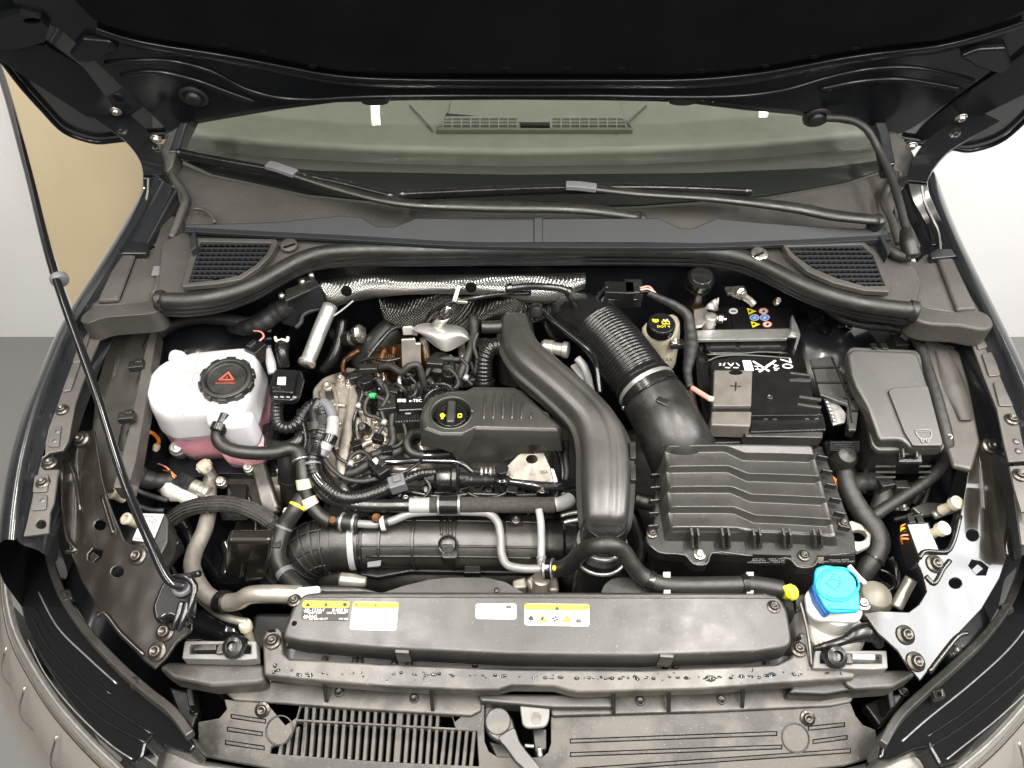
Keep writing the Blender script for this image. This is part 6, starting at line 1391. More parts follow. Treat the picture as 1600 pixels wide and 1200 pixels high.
for px, py in ((1019, 833), (1093, 866), (1256, 868), (1318, 818)):
    boltp(px, py, AF+.002, .0085, aff, MAT['bolt_bright'] if px == 1093 else MAT['bolt'])
for px in (1085, 1133, 1182, 1229, 1277):
    for d in (-5, 5):
        a = P(px+d, 836, .812); b = P(px+d+1, 857, .786)
        V2, F2 = slab_geo([a, b, b+Vector((0, .016, 0)), a+Vector((0, .012, 0))], Vector((.0035, 0, 0))); mk('clip_rib', V2, F2, MAT['satin_plastic'], af, .0008)
for k in range(6):
    y = 712+k*22; x = 1286+k*7
    box('clip_rib', x, y, .80, .016, .004, .012, MAT['plastic'], af, rz=-.25)
    box('clip_rib', 1026-k, 720+k*20, .80, .016, .004, .012, MAT['plastic'], af, rz=.1)
yf = P(1208, 876, AF-.004).y
lb1 = slab('print_field', [(1176, 866), (1236, 868), (1236, 884), (1178, 882)], YP(P(1206, 868, AF).y-.0045), .0006, MAT['black_print'], af, 0, ext=(0, 1, 0))
yy = P(1206, 868, AF).y-.0055
text('VW AG     5WA 129 607 AG\nMADE IN     5WA 129 620 B\nCZ-Komponent   5WA 129 618 A', P(1207, 876, YP(yy)), X, (0, 0, 1), .0048, MAT['white_print'], lb1, lift=.0)
lb2 = slab('print_field', [(1276, 868), (1336, 868), (1336, 882), (1278, 882)], YP(P(1306, 870, AF).y-.0045), .0006, MAT['black_print'], af, 0, ext=(0, 1, 0))
yy = P(1306, 870, AF).y-.0055
slab('code_block', [(1278, 871), (1287, 871), (1287, 880), (1278, 880)], YP(yy), .0003, MAT['cream_plastic'], lb2, 0, ext=(0, 1, 0))
text('Hengst 4023\n*3Q0 129 620 D ZSB*', P(1310, 876, YP(yy)), X, (0, 0, 1), .0052, MAT['white_print'], lb2, lift=.0)
o = tube('resonator_pipe', [(992, 780, .74), (1006, 784, .74), (1022, 786, .74)], .012, MAT['plastic'], None, 16); tag(o, 'short black pipe stub between the duct and the filter box', 'pipe')
t = T('filter_bracket', 'aluminium bracket with a wide hole beside the filter box', 'bracket', P(1345, 850, .70))
slab('plate', [(1318, 818), (1330, 812), (1346, 818), (1362, 834), (1360, 852), (1340, 862), (1328, 850)], .755, .012, MAT['alu'], t, .003, holes=[ell(1342, 836, 13, 9)])
boltp(1318, 818, .762, .008, t, MAT['bolt'])
# ================================================================= battery
bt = T('car_battery', 'black car battery with white lettering and grey terminal flap', 'battery', P(1180, 640, .60))
BP = ZP(.815, 0)
slab('case', [(1086, 482), (1242, 480), (1258, 560), (1280, 650), (1284, 690), (1110, 694), (1090, 600)], .800, .19, MAT['gloss_plastic'], bt, .005, 3)
slab('lid_rear', [(1088, 479), (1242, 477), (1246, 514), (1090, 516)], .812, .014, MAT['gloss_plastic'], bt, .002)
lrp = slab('lid_rear_plate', [(1140, 480), (1238, 478), (1243, 512), (1146, 514)], .8145, .004, MAT['gloss_black'], bt, .001)
slab('lid_mid', [(1102, 528), (1230, 526), (1232, 542), (1224, 550), (1110, 552), (1102, 542)], .814, .012, MAT['gloss_plastic'], bt, .003, rnd=.008)
slab('lid_panel', [(1108, 530), (1148, 529), (1150, 545), (1110, 546)], .8155, .002, MAT['gloss_black'], bt, .0008)
slab('lid_panel', [(1154, 529), (1218, 528), (1221, 544), (1156, 546)], .8155, .002, MAT['gloss_black'], bt, .0008)
lfr = slab('lid_front', [(1110, 562), (1148, 556), (1236, 558), (1246, 584), (1112, 586)], .814, .012, MAT['gloss_plastic'], bt, .003, rnd=.008)
tube('moulded_line', [(1104, 554, .814), (1150, 553, .815), (1190, 550, .815), (1230, 552, .814)], .0018, MAT['satin_plastic'], bt, 6)
tube('moulded_line', [(1106, 564, .814), (1120, 558, .816), (1150, 555, .816), (1200, 557, .816), (1236, 560, .814)], .0018, MAT['satin_plastic'], bt, 6)
# lettering on the lid reads from the right-hand side
xl = Vector((0, -1, 0)); yl = Vector((1, 0, 0))
text('70', P(1228, 568, .8148), xl, yl, .026, MAT['white_print'], lfr)
text('Ah', P(1212, 574, .8148), xl, yl, .014, MAT['white_print'], lfr)
for a, b in (((1176, 564), (1202, 580)), ((1212, 563), (1186, 581))):
    ribbon('white_stroke', [(a[0], a[1], .8152), (b[0], b[1], .8152)], .004, .0004, MAT['white_print'], lfr, side=(1, 0, 0), bev=0)
slab('white_patch', [(1160, 563), (1173, 563), (1178, 579), (1164, 579)], .8151, .0004, MAT['white_print'], lfr, 0)
text('P', P(1170, 574, .8153), xl, yl, .012, MAT['black_print'], lfr); text('H', P(1183, 575, .8148), xl, yl, .014, MAT['white_print'], lfr)
for dx in (0, 13):
    c = P(1136+dx, 571, .815)
    for k in range(3):
        a = k*2*PI/3+.5; d = Vector((math.cos(a), math.sin(a), 0)); n_ = Vector((-d.y, d.x, 0))
        V, Fc = obox(c+d*.005, n_*.0042, d*.001, Vector((0, 0, .0002))); mk('recycling_symbol', V, Fc, MAT['white_print'], lfr)
text('Pb', P(1125, 570, .8148), xl, yl, .006, MAT['white_print'], lfr)
# warning pictograms
def picto(px, py, kind):
    z = .8153
    if kind == 'tri':
        slab('warning_sign', [(px-8, py-5), (px+7, py), (px-5, py+5.5)][::-1], z, .0004, MAT['yellow_label'], lrp, 0)
        slab('warning_mark', ell(px-3, py, 2.2, 1.8, 8), z+.0004, .0003, MAT['black_print'], lrp, 0)
    else:
        m1, m2 = ('red_print', 'white_label') if kind == 'red' else ('white_label', 'blue_print')
        slab('warning_sign', ell(px, py, 7.6, 5.0, 18), z, .0004, MAT[m1], lrp, 0); slab('warning_sign', ell(px, py, 6.3, 4.0, 18), z+.0004, .0003, MAT[m2], lrp, 0)
        slab('warning_mark', [(px-3, py+1), (px+1, py-2.5), (px+3, py+.5), (px, py+2.2)], z+.0008, .0003, MAT['black_print' if kind == 'red' else 'white_label'], lrp, 0)
for px, py, k in ((1175, 486, 'tri'), (1193, 486, 'red'), (1179, 496, 'blue'), (1195, 496, 'blue'), (1181, 506.5, 'tri'), (1199, 506.5, 'red')): picto(px, py, k)
slab('warning_sign', ell(1146, 486, 7, 4.6, 18), .8153, .0004, MAT['white_label'], lrp, 0); slab('warning_mark', [(1142, 485), (1150, 485), (1150, 487), (1142, 487)], .8157, .0003, MAT['black_print'], lrp, 0)
# fuse carrier cover on the front half
fcv = slab('front_cover', [(1112, 584), (1254, 582), (1268, 598), (1270, 618), (1282, 636), (1284, 645), (1280, 649), (1176, 650), (1110, 648)], .836, .03, MAT['gloss_plastic'], bt, .004, 3, rnd=.005)
flp = slab('terminal_flap', [(1116, 578), (1176, 578), (1174, 634), (1114, 634)], .842, .008, M('flap_grey', (.10, .093, .082), .45, bump=(700, .3, .0003), var=.2, vscale=30), bt, .002, 3)
slab('flap_front', [(1112, 642), (1175, 642), (1173, 666), (1111, 664)], .838, .03, MAT['flap_grey'], bt, .003, 3)
slab('finger_slot', ell(1150, 582, 11, 3.5, 14), .8426, .001, MAT['hole'], flp, 0)
for q in (((1141, 603), (1158, 604)), ((1150, 597), (1149, 611))): ribbon('plus_mark', [(q[0][0], q[0][1], .8424), (q[1][0], q[1][1], .8424)], .0022, .001, MAT['plastic'], flp, side=(0, 1, 0) if q[0][0] != 1150 else (1, 0, 0), bev=.0003)
lathe('cover_pin', P(1202, 621, .8365), (0, 0, 1), [(.005, 0), (.005, .002), (.003, .0025), (.002, .001), (.0005, .001)], MAT['plastic'], fcv, 14, bev=0)
for q in ([(1232, 592), (1250, 590), (1268, 592), (1266, 596), (1234, 595)], [(1250, 617), (1284, 622), (1283, 626), (1248, 620)], [(1246, 629), (1284, 634), (1283, 638), (1246, 632)], [(1236, 580), (1266, 584), (1266, 587), (1234, 583)]):
    slab('cover_rib', q, .838, .006, MAT['satin_plastic'], fcv, .0008)
slab('front_tray', [(1172, 646), (1286, 644), (1290, 660), (1292, 672), (1172, 676)], .826, .03, MAT['gloss_plastic'], bt, .003)
for px in (1196, 1210, 1260, 1275): box('tray_clip', px, 651, .829, .007, .010, .010, MAT['satin_plastic'], bt, bev=.001)
tube('tray_edge', [(1180, 651, .829), (1220, 650, .829), (1226, 646, .829), (1240, 646, .829), (1246, 650, .829), (1284, 649, .829)], .0015, MAT['satin_plastic'], bt, 6, 3)
slab('tray_lip', [(1160, 672), (1286, 674), (1286, 684), (1166, 682)], .822, .02, MAT['plastic_dusty'], bt, .002)
# hold-down strap
t = T('battery_strap', 'galvanised metal hold down strap across the battery', 'strap', P(1180, 525, .81))
slab('strap', [(1086, 516), (1232, 513), (1232, 527), (1092, 529), (1088, 534), (1086, 540)], .826, .003, MAT['zinc'], t, .0008)
slab('strap_edge', [(1090, 528), (1230, 526), (1230, 529), (1090, 531)], .826, .006, MAT['zinc'], t, .0006)
slab('upright_plate', [(1237, 493), (1239, 492), (1250, 518), (1251, 524), (1243, 548), (1241, 542), (1247, 522), (1236, 518)], .835, .012, MAT['zinc'], t, .0008)
slab('upright_plate', [(1230, 514), (1248, 516), (1248, 527), (1230, 526)], .829, .003, MAT['zinc'], t, .0006)
# negative terminal with clamp
t = T('battery_terminal', 'tinned battery terminal clamp with nut at the rear left of the battery', 'terminal', P(1105, 510, .81))
slab('clamp_plate', [(1084, 484), (1102, 480), (1110, 492), (1106, 500), (1098, 508), (1086, 510)], .838, .006, MAT['alu_tube'], t, .001)
lathe('post', P(1111, 494, .846), (0, 0, 1), [(.012, -.03), (.0105, 0), (.008, .001), (.001, .001)], MAT['zinc'], t, 20)
tube('clamp_ring', [P(1111, 499, .832)+Vector((math.cos(a)*.013, math.sin(a)*.013, 0)) for a in [-.5+k*.35 for k in range(17)]], .0035, MAT['alu_tube'], t, 8, 2)
lathe('nut', P(1127, 498, .838), (1, -.4, .2), [(.003, -.012), (.006, -.011), (.006, -.004), (.008, -.003), (.008, .004), (.003, .005), (.003, .009)], MAT['bolt_bright'], t, 6)
slab('red_strip', [(1080, 478), (1100, 476), (1101, 481), (1081, 484)], .838, .004, MAT['rust_heat'], t, .0005)
sheet('paper_flag', [(1100, 482), (1112, 470), (1123, 465)], [(1118, 486), (1122, 484), (1122, 478)], P(1105, 482, .85).y, P(1120, 484, .845).y, MAT['white_plastic'], t, 10, 4, .003)
# brake fluid reservoir
t = T('brake_fluid_reservoir', 'cream brake fluid reservoir with black screw cap and MAX mark', 'reservoir', P(1030, 560, .76))
loft('bottle', [[Vector((P(a, b, z).x, P(a, b, z).y, z)) for a, b in q] for z, q in ((.842, [(1008, 512), (1012, 502), (1030, 496), (1052, 488), (1062, 500), (1058, 512), (1050, 524), (1024, 526)]), (.838, [(998, 516), (1004, 502), (1030, 494), (1056, 486), (1064, 500), (1062, 516), (1056, 530), (1016, 532)]), (.80, [(998, 534), (1004, 520), (1030, 514), (1056, 506), (1064, 520), (1062, 536), (1056, 550), (1016, 552)]), (.775, [(1020, 556), (1024, 548), (1034, 540), (1050, 534), (1058, 546), (1058, 556), (1052, 570), (1030, 572)]), (.745, [(1030, 586), (1034, 576), (1040, 568), (1052, 560), (1056, 570), (1056, 578), (1050, 588), (1036, 590)]))], MAT['cream_plastic'], t, sub=1)
bc = lathe('screw_cap', P(1032, 512, .846), (0, -.1, 1), [(.022, -.008), (.0235, -.006), (.0235, .010), (.0215, .013), (.001, .0132)], MAT['gloss_plastic'], t, 36)
cz = P(1032, 512, .846)+Vector((0, -.002, .0138))
for px, py, kind in ((1026, 501, 0), (1041, 500, 1)):
    pass
flat('brake_symbol', [(-.010+.0055*math.cos(a), .006+.0055*math.sin(a)) for a in [k*PI/8 for k in range(16)]], cz, MAT['yellow_print'], bc)
flat('brake_symbol', [(-.010+.003*math.cos(a), .006+.003*math.sin(a)) for a in [k*PI/6 for k in range(12)]], cz+Vector((0, 0, .0003)), MAT['black_print'], bc)
flat('brake_symbol', [(-.010+.0018*math.cos(a), .006+.0018*math.sin(a)) for a in [k*PI/6 for k in range(12)]], cz+Vector((0, 0, .0005)), MAT['yellow_print'], bc)
flat('warning_triangle', [(.002, .005), (.012, .005), (.007, .0125)], cz, MAT['white_print'], bc); flat('warning_triangle', [(.0042, .0062), (.0098, .0062), (.007, .0105)], cz+Vector((0, 0, .0003)), MAT['black_print'], bc)
flat('book_symbol', [(.000, -.004), (.013, -.004), (.013, .003), (.000, .003)], cz, MAT['yellow_print'], bc); flat('book_symbol', [(.0015, -.0025), (.006, -.0025), (.006, .0018), (.0015, .0018)], cz+Vector((0, 0, .0003)), MAT['black_print'], bc); flat('book_symbol', [(.0072, -.0025), (.0117, -.0025), (.0117, .0018), (.0072, .0018)], cz+Vector((0, 0, .0003)), MAT['black_print'], bc)
text('DOT 4', cz+Vector((.001, -.010, -.0004)), X, (0, 1, 0), .0072, MAT['yellow_print'], bc)
ym = P(1040, 560, .785).y-.006
text('MAX', P(1041, 562, YP(P(1040, 552, .80).y-.016)), X, (0, .3, 1), .0105, MAT['black_print'], t, lift=.001)
box('mount_tab', 1058, 534, .83, .024, .014, .012, MAT['steel_dark'], t, rz=.05); boltp(1055, 533, .833, .007, t, MAT['bolt_bright'])
# cables near the battery
hose('wiring_harness', 'taped harness running down left of the battery', 'harness', [(1012, 458, .90), (1030, 466, .89), (1056, 478, .875), (1074, 492, .865), (1078, 512, .855), (1080, 535, .845), (1078, 556, .84), (1074, 580, .835), (1078, 606, .83)], [.005, .006, .007, .008, .010, .013, .010, .007, .006], MAT['tape'], wrap=.1)
o = tube('red_cable', [(1081, 606, .832), (1094, 614, .835), (1110, 624, .838)], .0042, MAT['pink_wire'], None, 10); tag(o, 'short pink cable end entering the battery cover', 'cable')
lathe('cable_sleeve', P(1109, 623, .838), (1, -.4, .1), [(.0046, -.002), (.0046, .006), (.002, .007)], MAT['cream_plastic'], o, 12)
t = T('cable_coupling', 'black cable coupling with coloured wires at the centre of the bulkhead', 'coupling', P(975, 460, .87))
box('plug', 968, 448, .90, .05, .03, .03, MAT['gloss_plastic'], t, rz=-.05); box('plug', 990, 446, .90, .03, .034, .034, MAT['plastic'], t, rz=-.05); box('plug', 972, 462, .885, .05, .02, .02, MAT['gloss_plastic'], t)
for k, m_ in enumerate(('pink_wire', 'light_grey', 'rust_heat')): tube('wire', [(1000, 450+k*3, .90), (1014, 448+k*4, .90), (1022, 456+k*3, .895), (1030, 464+k*2, .89)], .0018, MAT[m_], t, 6)
for q in ([(950, 448, .90), (940, 456, .89), (930, 470, .875)], [(952, 458, .89), (942, 468, .88), (935, 480, .87)]): tube('wire', q, .004, MAT['rubber_gloss'], t, 8)
hose('wiring_harness', 'thin cables along the bulkhead right of the heat shield', 'harness', [(884, 452, .90), (892, 468, .885), (900, 480, .87), (908, 492, .86)], .0045, MAT['rubber_gloss'])
hose('wiring_harness', 'black cable clipped along the top of the heat shield', 'harness', [(790, 452, .915), (820, 448, .92), (850, 448, .92), (880, 452, .915), (892, 458, .91)], .006, MAT['rubber_gloss'], (('clip', .03, .1, .003, 'gloss_plastic'), ('clip', .85, .95, .003, 'gloss_plastic')))
o = lathe('bulkhead_grommet', P(1093, 440, .885), (0, -.25, 1), [(.024, -.05), (.022, -.012), (.024, -.008), (.022, -.004), (.024, 0), (.023, .012), (.018, .018), (.001, .019)], MAT['gloss_plastic'], None, 30); tag(o, 'large glossy black grommet on the bulkhead above the battery', 'grommet')
t = T('earth_bracket', 'small bare metal fitting on the bulkhead behind the battery', 'fitting', P(1150, 470, .85))
box('plate', 1150, 452, .90, .034, .018, .006, MAT['steel_dark'], t, rz=.1); lathe('nut', P(1155, 458, .90), (.3, -.7, .4), [(.010, -.01), (.010, .006), (.005, .008), (.005, .014)], MAT['bolt_bright'], t, 12); tube('stud', [(1160, 462, .895), (1172, 470, .885), (1178, 476, .88)], .006, MAT['alu_tube'], t, 10)
o = lathe('threaded_stud', P(1216, 469, .87), (0, -.4, 1), [(.006, -.01), (.006, 0), (.004, .004), (.001, .004)], MAT['bolt_bright'], None, 14); tag(o, 'tiny shiny stud on the bulkhead right of the battery', 'stud')
# foil on the right strut tower
o = mk('insulation_foil', [P(1262+70*u, 476+46*v+6*math.sin(u*8+v*3), .80+.014*math.sin(u*9+v*5)*math.cos(v*7)+.006*math.sin(u*21)) for v in [k/6 for k in range(7)] for u in [k/8 for k in range(9)]], [(i*9+j, i*9+j+1, (i+1)*9+j+1, (i+1)*9+j) for i in range(6) for j in range(8)], MAT['gloss_black'], None, sub=1); tag(o, 'crumpled black foil at the bulkhead right of the battery', 'foil')
# connector strip (black flap) right of battery
t = T('connector_flap', 'long black plastic wiring guide between the battery and the fuse box', 'wiring guide', P(1310, 650, .76))
CF = ZP(.835, .10, .72)
slab('flap', [(1266, 560), (1299, 556), (1346, 626), (1348, 634), (1342, 640), (1338, 672), (1326, 672), (1324, 632), (1282, 617)], CF, .006, MAT['plastic_dusty'], t, .0015)
for q in ([(1268, 575), (1312, 574)], [(1276, 598), (1328, 598)], [(1318, 622), (1346, 624)], [(1300, 558), (1322, 612)], [(1330, 642), (1342, 642)], [(1326, 624), (1332, 660)]): ribbon('rib', [(q[0][0], q[0][1], CF.off(.002)), (q[1][0], q[1][1], CF.off(.002))], .002, .005, MAT['plastic'], t, side=(0, 1, 0) if abs(q[0][0]-q[1][0]) > abs(q[0][1]-q[1][1]) else (1, 0, 0), bev=.0004)
slab('metal_clip', [(1286, 618), (1298, 616), (1324, 648), (1320, 660), (1302, 664), (1294, 640)], CF.off(-.010), .004, MAT['zinc'], t, .001)
for k in range(7): lathe('rivet', P(1290+k*2.2, 623+k*5.6, CF.off(-.008)), (0, 0, 1), [(.003, -.002), (.003, .002), (.0005, .0025)], MAT['zinc'], t, 10, bev=0)
slab('clip_foot', [(1326, 632), (1340, 640), (1338, 672), (1326, 670)], CF.off(-.008), .02, MAT['plastic'], t, .002)
# ================================================================= fuse box
fb_ = T('fuse_box', 'grey lidded fuse box with an embossed plug symbol on the right', 'fuse box', P(1410, 720, .74))
FB = ZP(.870, .20, .75)
fl_ = slab('lid', [(1324, 552), (1332, 545), (1428, 549), (1436, 556), (1450, 600), (1475, 692), (1474, 699), (1424, 699), (1410, 687), (1377, 687), (1372, 680), (1356, 636), (1338, 604), (1330, 585)], FB, .022, MAT['satin_plastic'], fb_, .006, 4, rnd=.005)
slab('lid_step', [(1388, 610), (1394, 606), (1450, 602), (1473, 690), (1472, 696), (1427, 696), (1414, 676)], FB.off(.004), .006, MAT['satin_plastic'], fl_, .0035, 3, rnd=.004)
slab('lid_rim', [(1322, 550), (1330, 541), (1432, 546), (1440, 556), (1478, 694), (1474, 704), (1372, 704), (1362, 694), (1354, 650), (1330, 604)], FB.off(-.018), .010, MAT['satin_plastic'], fb_, .003, 3, rnd=.006)
slab('case', [(1326, 560), (1436, 560), (1474, 696), (1470, 702), (1374, 702), (1364, 692), (1334, 606)], FB.off(-.028), .07, MAT['plastic'], fb_, .005, scale=.96)
for y in (726, 735, 743):
    slab('case_rib', [(1368, y), (1400, y), (1400, y+3), (1368, y+3)], .80-(y-726)*.0014, .004, MAT['satin_plastic'], fb_, .001)
    slab('case_rib', [(1436, y), (1456, y), (1456, y+3), (1436, y+3)], .80-(y-726)*.0014, .004, MAT['satin_plastic'], fb_, .001)
lt = slab('latch', [(1404, 706), (1440, 706), (1442, 722), (1404, 722)], FB.off(-.016), .006, MAT['gloss_plastic'], fb_, .0015, holes=[[(1412, 710), (1432, 710), (1433, 716), (1412, 716)]])
for px in (1412, 1433): slab('latch_rib', [(px-2, 700), (px+1, 700), (px+2, 714), (px-1, 714)], FB.off(-.010), .006, MAT['satin_plastic'], lt, .0006)
for px in (1366, 1382): box('hinge', px, 540, .87, .010, .012, .014, MAT['gloss_plastic'], fb_, bev=.001)
box('side_relay', 1408, 530, .85, .022, .028, .03, MAT['plastic'], fb_, bev=.002)
fs = [(1431, 672), (1453, 672), (1456, 678), (1453, 685), (1448, 686), (1440, 686), (1436, 683), (1432, 678)]
tube('plug_symbol', [(a, b, FB.off(.0052)) for a, b in fs+[fs[0]]], .0007, MAT['light_grey'], fl_, 5, 2)
for px in (1441, 1449): tube('plug_symbol', [(px-2, 685, FB.off(.0052)), (px-1, 690, FB.off(.0052)), (px+2, 690, FB.off(.0052)), (px+2, 685, FB.off(.0052))], .0007, MAT['light_grey'], fl_, 5, 2)
tube('plug_symbol', [(1433, 674, FB.off(.0052)), (1452, 674, FB.off(.0052))], .0006, MAT['light_grey'], fb_, 5, 2)
# right-hand harness
hose('wiring_harness', 'taped harness running over the top and right side of the fuse box', 'harness', [(1290, 482, .86), (1320, 500, .865), (1350, 508, .865), (1390, 512, .865), (1418, 520, .865), (1434, 536, .862), (1444, 560, .86), (1456, 600, .855), (1470, 650, .845), (1480, 694, .83), (1476, 722, .80), (1452, 748, .77), (1420, 770, .75), (1380, 796, .735), (1340, 826, .72)], [.006, .007, .008, .009, .010, .010, .009, .009], MAT['tape'], (('clip', .24, .27, .004, 'grey_plastic'),), wrap=.06)
t = T('alternator_cable', 'thick taped cable with rubber boot between the filter box and fuse box', 'cable', P(1340, 860, .68))
lathe('rubber_boot', P(1322, 712, .795), (0, -.3, 1), [(.020, -.05), (.021, -.02), (.019, -.004), (.013, .006), (.001, .009)], MAT['rubber'], t, 26)
for k in range(5): box('boot_bellows', 1320, 690+k*3, .815-k*.003, .046, .004, .012, MAT['rubber_gloss'], t, bev=.001)
lp_ = tube('taped_cable', [(1320, 732, .77), (1322, 752, .765), (1332, 778, .755), (1348, 804, .745), (1366, 826, .74), (1374, 848, .735), (1368, 868, .73), (1354, 888, .72), (1342, 910, .70)], [.0135, .0135, .014, .0145, .0155, .016, .0155, .0145, .014], MAT['tape'], t, 16, wrap=.05)
band('cable_tie', lp_, .02, .04, .002, MAT['gloss_plastic'], t); band('cable_tie', lp_, .78, .79, .002, MAT['gloss_plastic'], t)
hose('wiring_harness', 'taped branch cable in front of the fuse box', 'harness', [(1326, 760, .755), (1350, 752, .75), (1374, 755, .745), (1380, 775, .735), (1370, 800, .72)], .014, MAT['tape'], wrap=.08)
for k in range(4):
    pass
t = T('copper_wires', 'bundle of bare copper coloured wires by the filter box corner', 'wires', P(1305, 760, .72))
for k in range(6): tube('wire', [(1296+k*2.5, 740+k*2, .765), (1300+k*2.5, 752+k, .76), (1308+k*2, 764, .755)], .0012, MAT['orange_wire'], t, 5)
for lab, q, s in (('crumpled silver foil in front of the fuse box', (1386, 782, .70), 1),):
    o = mk('foil_scrap', [P(1372+50*u, 772+26*v, .71+.012*math.sin(u*14+v*9)*math.cos(v*11+u*3)) for v in [k/8 for k in range(9)] for u in [k/12 for k in range(13)]], [(i*13+j, i*13+j+1, (i+1)*13+j+1, (i+1)*13+j) for i in range(8) for j in range(12)], MAT['zinc'], None, solid=.0005); tag(o, lab, 'foil')
t = T('lamp_module', 'white topped control module beside the right support plate', 'module', P(1440, 860, .70))
MR = ZP(.785, .05, .55)
slab('label_face', [(1419, 820), (1449, 818), (1467, 860), (1436, 866)], MR, .002, MAT['white_label'], t, .0005)
slab('case', [(1416, 816), (1452, 814), (1470, 862), (1436, 872), (1432, 862)], MR.off(-.003), .04, MAT['plastic'], t, .003)
for px in (1424, 1438): box('connector', px, 811, .785, .010, .012, .012, MAT['gloss_plastic'], t, bev=.001)
for k in range(5): tube('wire', [(1420, 818+k*6, .775), (1409, 822+k*5, .77), (1410, 834+k*4, .755)], .0016, MAT[('orange_wire', 'yellow_print', 'rust_heat', 'pink_wire', 'orange_wire')[k]], t, 6)
for lab, px, py in (('cream rubber plug on a stalk behind the right support plate', 1494, 786), ('cream rubber plug beside the white topped module', 1473, 826)):
    o = lathe('rubber_plug', P(px, py, .80), (.2, -.2, 1), [(.008, -.03), (.006, -.01), (.010, -.006), (.010, .004), (.007, .005), (.005, .001), (.001, .001)], MAT['cream_plastic'], None, 18); tag(o, lab, 'plug')
o = tube('steel_tube', [(1458, 806, .76), (1480, 798, .765), (1500, 790, .77)], .006, MAT['zinc'], None, 10); tag(o, 'short shiny strip behind the cream plugs on the right', 'strip')
# washer bottle
t = T('washer_bottle', 'white windscreen washer filler neck with bright blue cap', 'washer bottle', P(1305, 1000, .68))
wc = [(1274, 886), (1290, 882), (1324, 886), (1334, 904), (1344, 926), (1344, 956), (1300, 957), (1290, 950), (1272, 916)]
WPp = ZP(.800, .22, .44)
cp = slab('cap', wc, WPp, .007, MAT['blue_cap'], t, .003, 3, rnd=.008)
def rimring(cx, cy, rx, ry, r, mat, par):
    tube('cap_ring', [(cx+rx*math.cos(a), cy+ry*math.sin(a), WPp.off(.0002)) for a in [2*PI*k/32 for k in range(33)]], r, mat, par, 8, 1)
rimring(1309, 913, 33, 26, .0016, MAT['blue_cap'], cp)
slab('cap_dome', ell(1309, 913, 29, 22.5, 32), WPp.off(.0012), .003, MAT['blue_cap'], cp, .0012, 2)
slab('pull_tab', [(1295, 944), (1338, 948), (1338, 953), (1297, 951)], WPp.off(.0022), .003, MAT['blue_cap'], cp, .001)
sw = [(1291, 912), (1294, 907), (1303, 905), (1312, 907), (1315, 909), (1305, 921)]
tube('washer_symbol', [(a, b, WPp.off(.0016)) for a, b in sw+[sw[0]]], .0006, MAT['blue_cap'], cp, 5, 2)
for a, b in ((1300, 901), (1306, 899), (1312, 902), (1302, 897), (1308, 915), (1312, 911)): lathe('washer_symbol', P(a, b, WPp.off(.0015)), (0, 0, 1), [(.0011, 0), (.0008, .0008), (.0002, .0009)], MAT['blue_cap'], cp, 6, bev=0)
slab('cap_collar', [(1268, 914), (1284, 896), (1300, 957), (1290, 960), (1274, 936)], WPp.off(-.010), .02, MAT['blue_dark'], t, .003)
slab('neck_flange', [(1258, 928), (1270, 914), (1344, 930), (1350, 958), (1342, 972), (1276, 968), (1262, 956)], ZP(.775, .15, .43), .010, MAT['white_plastic'], t, .003, 3, rnd=.006)
lathe('neck', P(1304, 944, .765), (0, 0, 1), [(.032, -.11), (.034, -.06), (.032, -.05), (.034, -.04), (.031, -.03), (.033, -.02), (.030, 0)], MAT['white_plastic'], t, 30)
lathe('bottle_shoulder', P(1304, 982, .728), (0, 0, 1), [(.046, -.12), (.046, -.03), (.040, 0), (.03, .01)], MAT['white_plastic'], t, 30)
for k in range(7): box('moulded_fin', 1286+k*8, 990+3*(k % 2), .735, .003, .03, .03, MAT['white_plastic'], t, rz=.2*k-.5, bev=.0006)
boltp(1348, 943, .778, .010, t, MAT['bolt_bright'])
lathe('side_ball', P(1364, 936, .72), (0, 0, 1), [(.010, -.05), (.024, -.02), (.026, 0), (.020, .016), (.008, .024), (.001, .025)], M('aged_plastic', (.17, .16, .13), .4, sss=.1), t, 24)
tube('filler_edge', [(1326, 884, .79), (1338, 898, .788), (1352, 912, .785)], .0035, MAT['white_plastic'], t, 8)
o = tube('release_cable', [(1270, 1014, .755), (1290, 1009, .762), (1320, 1000, .768), (1336, 992, .772), (1354, 988, .772), (1368, 996, .768), (1374, 1010, .76)], [.003, .005, .006, .010, .013, .010, .006], MAT['rubber_gloss'], None, 12); tag(o, 'black release cable with rubber boot above the right bump stop', 'cable')
o = tube('locking_rod', [(1250, 940, .775), (1256, 962, .77), (1262, 990, .765), (1266, 1020, .76), (1268, 1040, .755)], .0022, MAT['steel_dark'], None, 8); tag(o, 'thin upright rod between the radiator cover and washer bottle', 'rod')
o = slab('side_bracket', [(1240, 930), (1258, 926), (1262, 950), (1244, 956)], .765, .01, MAT['plastic'], None, .003); tag(o, 'small black bracket below the yellow plug', 'bracket')
o = tube('aluminium_strut', [(1400, 950, .72), (1412, 926, .73), (1424, 904, .745)], .0085, MAT['alu_tube'], None, 10); tag(o, 'short shiny aluminium strut left of the right support plate', 'strut')
o = tube('dark_hose', [(1372, 910, .66), (1396, 918, .66), (1400, 890, .67), (1390, 870, .68)], .007, MAT['rubber_gloss'], None, 10); tag(o, 'dark hose loop in the shadow right of the taped cable', 'hose')
# stacks of dark hardware low in the bay, seen only in the gaps
wbox('gearbox', .10, .50, .52, .92, .25, .56, MAT['cast_dark'], en, .03)
# radiator fan shroud behind the cover
o = wbox('fan_shroud', -.40, .40, .44, .50, .25, .62, MAT['plastic'], None, .01); tag(o, 'black radiator fan shroud low behind the radiator cover', 'fan shroud')
